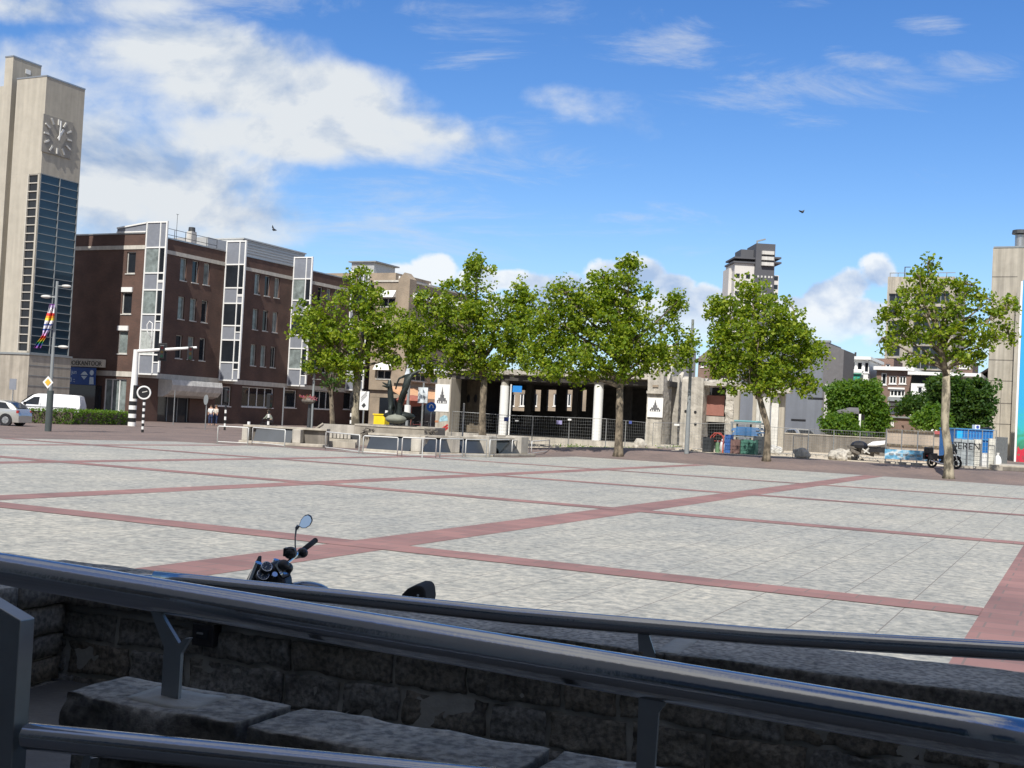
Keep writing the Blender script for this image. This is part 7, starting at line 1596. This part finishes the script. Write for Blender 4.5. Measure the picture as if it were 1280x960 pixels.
mz = at(382, 652, 8.04).z; lean = lambda q, d0: C(q[0], q[1], d0 + .62 * (at(q[0], q[1], 8.04).z - mz))
mb = MB(); mb.prism([lean(q, 8.045) for q in outm], FW * .03); ms = mb.build("mirror", M_black, t, bevel=.006)
mb = MB(); pts = [lean((cm[0] + (q[0] - cm[0]) * .88, cm[1] + (q[1] - cm[1]) * .88), 8.034) for q in outm]
# the glass leans back a little so that it shows the sky behind the camera
mb.prism(pts, -FW * .004); mb.build("mirror_glass", mat("mirror glass", (.42, .60, .88), .01, 1.0, var=.01), ms)  # blue base colour paints in the sky's reflection
# top box at the tail
c = C(514, 743, 7.5)
mb = MB(); mb.prism([C(499, 752, 7.5), C(502, 743, 7.5), C(509, 736, 7.5), C(519, 732, 7.5), C(527, 732.5, 7.5), C(531, 737, 7.5), C(532.5, 750, 7.5), C(531, 758, 7.5), C(501, 758, 7.5)], Vector((.05, .26, 0))); tb = mb.build("tail_box", M_rubber, t, bevel=.02)
mb = MB(); mb.disc(C(522.5, 744, 7.47), Vector((0, -1, 0)), .008, .01, 12); mb.build("lock", chrome, tb)
mb = MB(); mb.ball(C(384, 740, 7.85), (.17, .13, .07), 16, 10, sq=(f_, s_, Z)); mb.ball(C(372, 734, 7.85), (.03, .03, .01)); mb.build("tank_cover", mat("blue grey tank paint", (.05, .06, .085), .25, .2, coat=.6), t, smooth=True)
# building behind the photographer; its shade covers the ramp
hb = thing("theatre_building", "stone faced building behind the camera whose shade covers the ramp", "building", WF.P(0, 9.5, 0))
mb = MB(); WF.box(mb, -45, 40, 8.6, 26, 0, 15.3); mb.build("wall", mat("brown stone cladding", (.34, .31, .265), .8, var=.15, scale=.6), hb)
mb = MB(); WF.box(mb, -45, 40, 8.3, 8.59, 14.6, 15.3); mb.build("cornice", M_stoneband, hb)
for k in range(14): mb = MB(); WF.box(mb, -40 + k * 5.6, -36.5 + k * 5.6, 8.55, 8.598, 1, 4.4); mb.build("window", M_glassdark, hb)
# ------------------------------------------------------------------ light and sky
SUN_AZ, SUN_EL = math.radians(196), math.radians(50)      # azimuth clockwise from +Y
sd = Vector((math.sin(SUN_AZ) * math.cos(SUN_EL), math.cos(SUN_AZ) * math.cos(SUN_EL), math.sin(SUN_EL)))
ld_ = bpy.data.lights.new("sun", "SUN"); ld_.energy = 4.7; ld_.angle = math.radians(.53); ld_.color = (1.0, .955, .88)
lo = bpy.data.objects.new("sun", ld_); COL.objects.link(lo); lo.rotation_euler = (-sd).to_track_quat("-Z", "Y").to_euler()
w = bpy.data.worlds.new("World"); S.world = w; w.use_nodes = True; nt = w.node_tree
bg = nt.nodes["Background"]; L = nt.links.new
sky = _n(nt, "ShaderNodeTexSky", sky_type="NISHITA"); sky.sun_disc = False; sky.sun_elevation = SUN_EL; sky.sun_rotation = SUN_AZ
sky.air_density = 1.0; sky.dust_density = .25; sky.ozone_density = 3.0; sky.altitude = 0
tc = _n(nt, "ShaderNodeTexCoord"); sp = _n(nt, "ShaderNodeSeparateXYZ"); L(tc.outputs["Generated"], sp.inputs[0])
def M(op, a, b=None, c=None, clamp=False):
    n = _n(nt, "ShaderNodeMath", operation=op); n.use_clamp = clamp
    for i, v in enumerate((a, b, c)):
        if v is None: continue
        if isinstance(v, (int, float)): n.inputs[i].default_value = v
        else: L(v, n.inputs[i])
    return n.outputs[0]
ysafe = M("MAXIMUM", M("ABSOLUTE", sp.outputs["Y"]), .12)
u = M("DIVIDE", sp.outputs["X"], ysafe); v = M("DIVIDE", sp.outputs["Z"], ysafe)
def uv(px, py): r = ray(px, py); return r.x / r.y, r.z / r.y
cv = _n(nt, "ShaderNodeCombineXYZ"); L(u, cv.inputs[0]); L(v, cv.inputs[1])
def nz(scale, det=6, rough=.6, sc=(1, 1, 1), loc=(0, 0, 0), rot=0, dist=0.0):
    mp = _n(nt, "ShaderNodeMapping"); mp.inputs["Scale"].default_value = sc; mp.inputs["Location"].default_value = loc; mp.inputs["Rotation"].default_value = (0, 0, rot); L(cv.outputs[0], mp.inputs["Vector"])
    n = _n(nt, "ShaderNodeTexNoise"); n.inputs["Scale"].default_value = scale; n.inputs["Detail"].default_value = det; n.inputs["Roughness"].default_value = rough; n.inputs["Distortion"].default_value = dist; L(mp.outputs[0], n.inputs["Vector"]); return n.outputs["Fac"]
def blob(px, py, rx, ry, rot=0.0, wgt=1.0):
    u0, v0 = uv(px, py); du = M("SUBTRACT", u, u0); dv = M("SUBTRACT", v, v0); c, s = math.cos(rot), math.sin(rot)
    a = M("ADD", M("MULTIPLY", du, c), M("MULTIPLY", dv, s)); b = M("SUBTRACT", M("MULTIPLY", dv, c), M("MULTIPLY", du, s))
    a = M("MULTIPLY", a, FOC / rx); b = M("MULTIPLY", b, FOC / ry)
    return M("MULTIPLY", M("SUBTRACT", 1.0, M("ADD", M("MULTIPLY", a, a), M("MULTIPLY", b, b))), wgt)
def union(l):
    r = l[0]
    for x in l[1:]: r = M("SMOOTH_MAX", r, x, .25)
    return r
cum = [(60, 190, 350, 130, 0, 1.3), (250, 80, 210, 80, -.1, 1.3), (120, 10, 200, 30, 0), (390, 120, 200, 62, -.12, 1.3), (530, 165, 130, 36, -.08, 1.2), (150, 260, 260, 60, 0), (400, 175, 240, 40, -.03, 1.3), (40, 340, 180, 50, 0),
       (775, 142, 95, 30, -.05, .45), (700, 122, 40, 16, 0, .3), (500, 265, 80, 24, 0, .4)]
low = [(500, 350, 40, 22, 0), (545, 338, 34, 22, 0), (600, 350, 40, 20, 0), (650, 350, 60, 16, 0), (700, 360, 50, 26, 0), (755, 352, 34, 32, 0), (800, 340, 44, 26, 0), (840, 358, 34, 22, 0), (885, 372, 34, 20, 0), (760, 392, 200, 30, 0), (1030, 372, 34, 26, .3), (1062, 355, 40, 26, .3), (1095, 340, 30, 26, 0), (1060, 395, 80, 30, 0), (1000, 385, 50, 18, 0), (930, 410, 160, 22, 0), (400, 380, 200, 22, 0), (1180, 430, 120, 16, 0)]
cm_ = union([blob(*b[:5], wgt=(b[5] if len(b) > 5 else 1.0)) for b in cum]); cl_ = union([blob(*b) for b in low])
n1 = nz(6.5, 8, .56, (1, 1.5, 1), (3.1, 1.7, 0), dist=.3); n2 = nz(6.5, 8, .56, (1, 1.5, 1), (3.1, 1.7 - .035, 0), dist=.3); nlow = nz(2.4, 3, .5, (1, 1.6, 1), (7, 3, 0))
m1 = nz(17, 9, .58, (1, 1.15, 1), (2.3, .7, 0), dist=.15); m2 = nz(17, 5, .5, (1, 1.15, 1), (2.3 + .012, .7 - .030, 0), dist=.15)
densA = M("ADD", M("MULTIPLY", M("MAXIMUM", cm_, -1.7), .85), M("ADD", M("ADD", M("MULTIPLY", M("SUBTRACT", n1, .5), 2.9), M("MULTIPLY", M("SUBTRACT", m1, .5), 1.1)), M("MULTIPLY", M("SUBTRACT", nlow, .5), .9)))
densB = M("ADD", M("MAXIMUM", cl_, -1.5), M("MULTIPLY", M("SUBTRACT", m1, .5), 3.0))
def mrange(src, a0, a1, b0=0.0, b1=1.0, smooth=True):
    n = _n(nt, "ShaderNodeMapRange", interpolation_type="SMOOTHSTEP" if smooth else "LINEAR"); n.inputs["From Min"].default_value = a0; n.inputs["From Max"].default_value = a1; n.inputs["To Min"].default_value = b0; n.inputs["To Max"].default_value = b1; L(src, n.inputs["Value"]); return n.outputs[0]
mask = mrange(densA, -.10, .95); maskB = M("MULTIPLY", mrange(densB, .0, .55), mrange(v, .055, .10))
# thin high wisps
wis = [(800, 75, 130, 22, .1), (990, 110, 170, 16, .04), (990, 8, 40, 8, 0), (1160, 32, 28, 10, 0), (1220, 84, 50, 12, 0), (1090, 78, 60, 12, -.3), (980, 235, 150, 16, .1), (870, 265, 60, 12, 0), (560, 225, 140, 24, .1), (620, 270, 160, 24, 0), (450, 250, 160, 30, .1), (700, 200, 90, 16, 0), (430, 8, 260, 16, .02), (560, 40, 80, 16, 0), (870, 38, 50, 14, .4), (660, 185, 60, 30, -.6), (1020, 155, 40, 8, 0), (740, 300, 160, 14, 0), (450, 300, 200, 22, 0), (620, 85, 60, 30, 0)]
wm = union([blob(b[0], b[1], b[2] * 1.5, b[3] * 1.9, b[4]) for b in wis])
wn_ = nz(5, 8, .68, (1.0, 4.6, 1), (1, 4, 0), rot=-.1, dist=.6)
wd_ = M("ADD", M("MULTIPLY", M("MAXIMUM", wm, -1.6), .8), M("MULTIPLY", M("SUBTRACT", wn_, .54), 6.5))
mr2 = _n(nt, "ShaderNodeMapRange", interpolation_type="SMOOTHSTEP"); mr2.inputs["From Min"].default_value = .1; mr2.inputs["From Max"].default_value = 2.1; mr2.inputs["To Max"].default_value = .6; L(wd_, mr2.inputs["Value"])
# low haze veil near the horizon
hz = _n(nt, "ShaderNodeMapRange"); hz.inputs["From Min"].default_value = .16; hz.inputs["From Max"].default_value = .0; hz.inputs["To Max"].default_value = .6; L(v, hz.inputs["Value"])
# cloud shading: lit edge above, grey base
def ccolor(br):
    x = _n(nt, "ShaderNodeMix", data_type="RGBA"); x.inputs["A"].default_value = (.42, .56, .80, 1); x.inputs["B"].default_value = (.90, .95, 1.0, 1); L(mrange(br, .5, 1.05, smooth=False), x.inputs["Factor"]); return x.outputs["Result"]
brA = M("ADD", mrange(densA, .5, 2.2, 1.02, .80, False), M("MULTIPLY", M("SUBTRACT", n1, n2), 3.2))
brB = M("ADD", mrange(densB, .2, 1.5, 1.05, .62, False), M("MULTIPLY", M("SUBTRACT", m1, m2), 2.6))
SKYS = .108
hsv = _n(nt, "ShaderNodeHueSaturation"); hsv.inputs["Hue"].default_value = .511; hsv.inputs["Saturation"].default_value = 1.30; hsv.inputs["Value"].default_value = 1.18; L(sky.outputs[0], hsv.inputs["Color"])
def rgbmix(a, b, f):
    x = _n(nt, "ShaderNodeMix", data_type="RGBA")
    L(a, x.inputs["A"])
    if isinstance(b, tuple): x.inputs["B"].default_value = (*b, 1)
    else: L(b, x.inputs["B"])
    L(f, x.inputs["Factor"]); return x.outputs["Result"]
K = 1 / SKYS
def scl(c, k): x = _n(nt, "ShaderNodeVectorMath", operation="SCALE"); x.inputs["Scale"].default_value = K * k; L(c, x.inputs[0]); return x.outputs[0]
c1 = rgbmix(hsv.outputs[0], tuple(x * K for x in (.26, .47, .86)), hz.outputs[0])
c2 = rgbmix(c1, tuple(x * K * .66 for x in (.86, .92, 1.0)), mr2.outputs[0])
c3 = rgbmix(c2, scl(ccolor(brA), .72), mask)
c3 = rgbmix(c3, scl(ccolor(brB), .84), maskB)
# unseen broken cloud added overhead and behind the camera to cut the blue ambient
n3d = _n(nt, "ShaderNodeTexNoise"); n3d.inputs["Scale"].default_value = 2.2; n3d.inputs["Detail"].default_value = 7; L(tc.outputs["Generated"], n3d.inputs["Vector"])
ov = M("MULTIPLY", mrange(n3d.outputs["Fac"], .40, .58), M("MAXIMUM", mrange(sp.outputs["Z"], .50, .75), mrange(sp.outputs["Y"], .30, -.05)))
c3 = rgbmix(c3, tuple(x * K * .52 for x in (.96, .96, .96)), M("MULTIPLY", ov, mrange(sp.outputs["Z"], -.02, .05)))
L(c3, bg.inputs["Color"]); bg.inputs["Strength"].default_value = SKYS
S.view_settings.view_transform = "Standard"; S.view_settings.look = "None"; S.view_settings.exposure = 0.24; S.view_settings.gamma = 1; S.view_settings.use_curve_mapping = False
S.cycles.max_bounces = 6; S.cycles.diffuse_bounces = 3; S.cycles.glossy_bounces = 3; S.cycles.transmission_bounces = 3
w.cycles.sampling_method = "MANUAL"; w.cycles.sample_map_resolution = 512
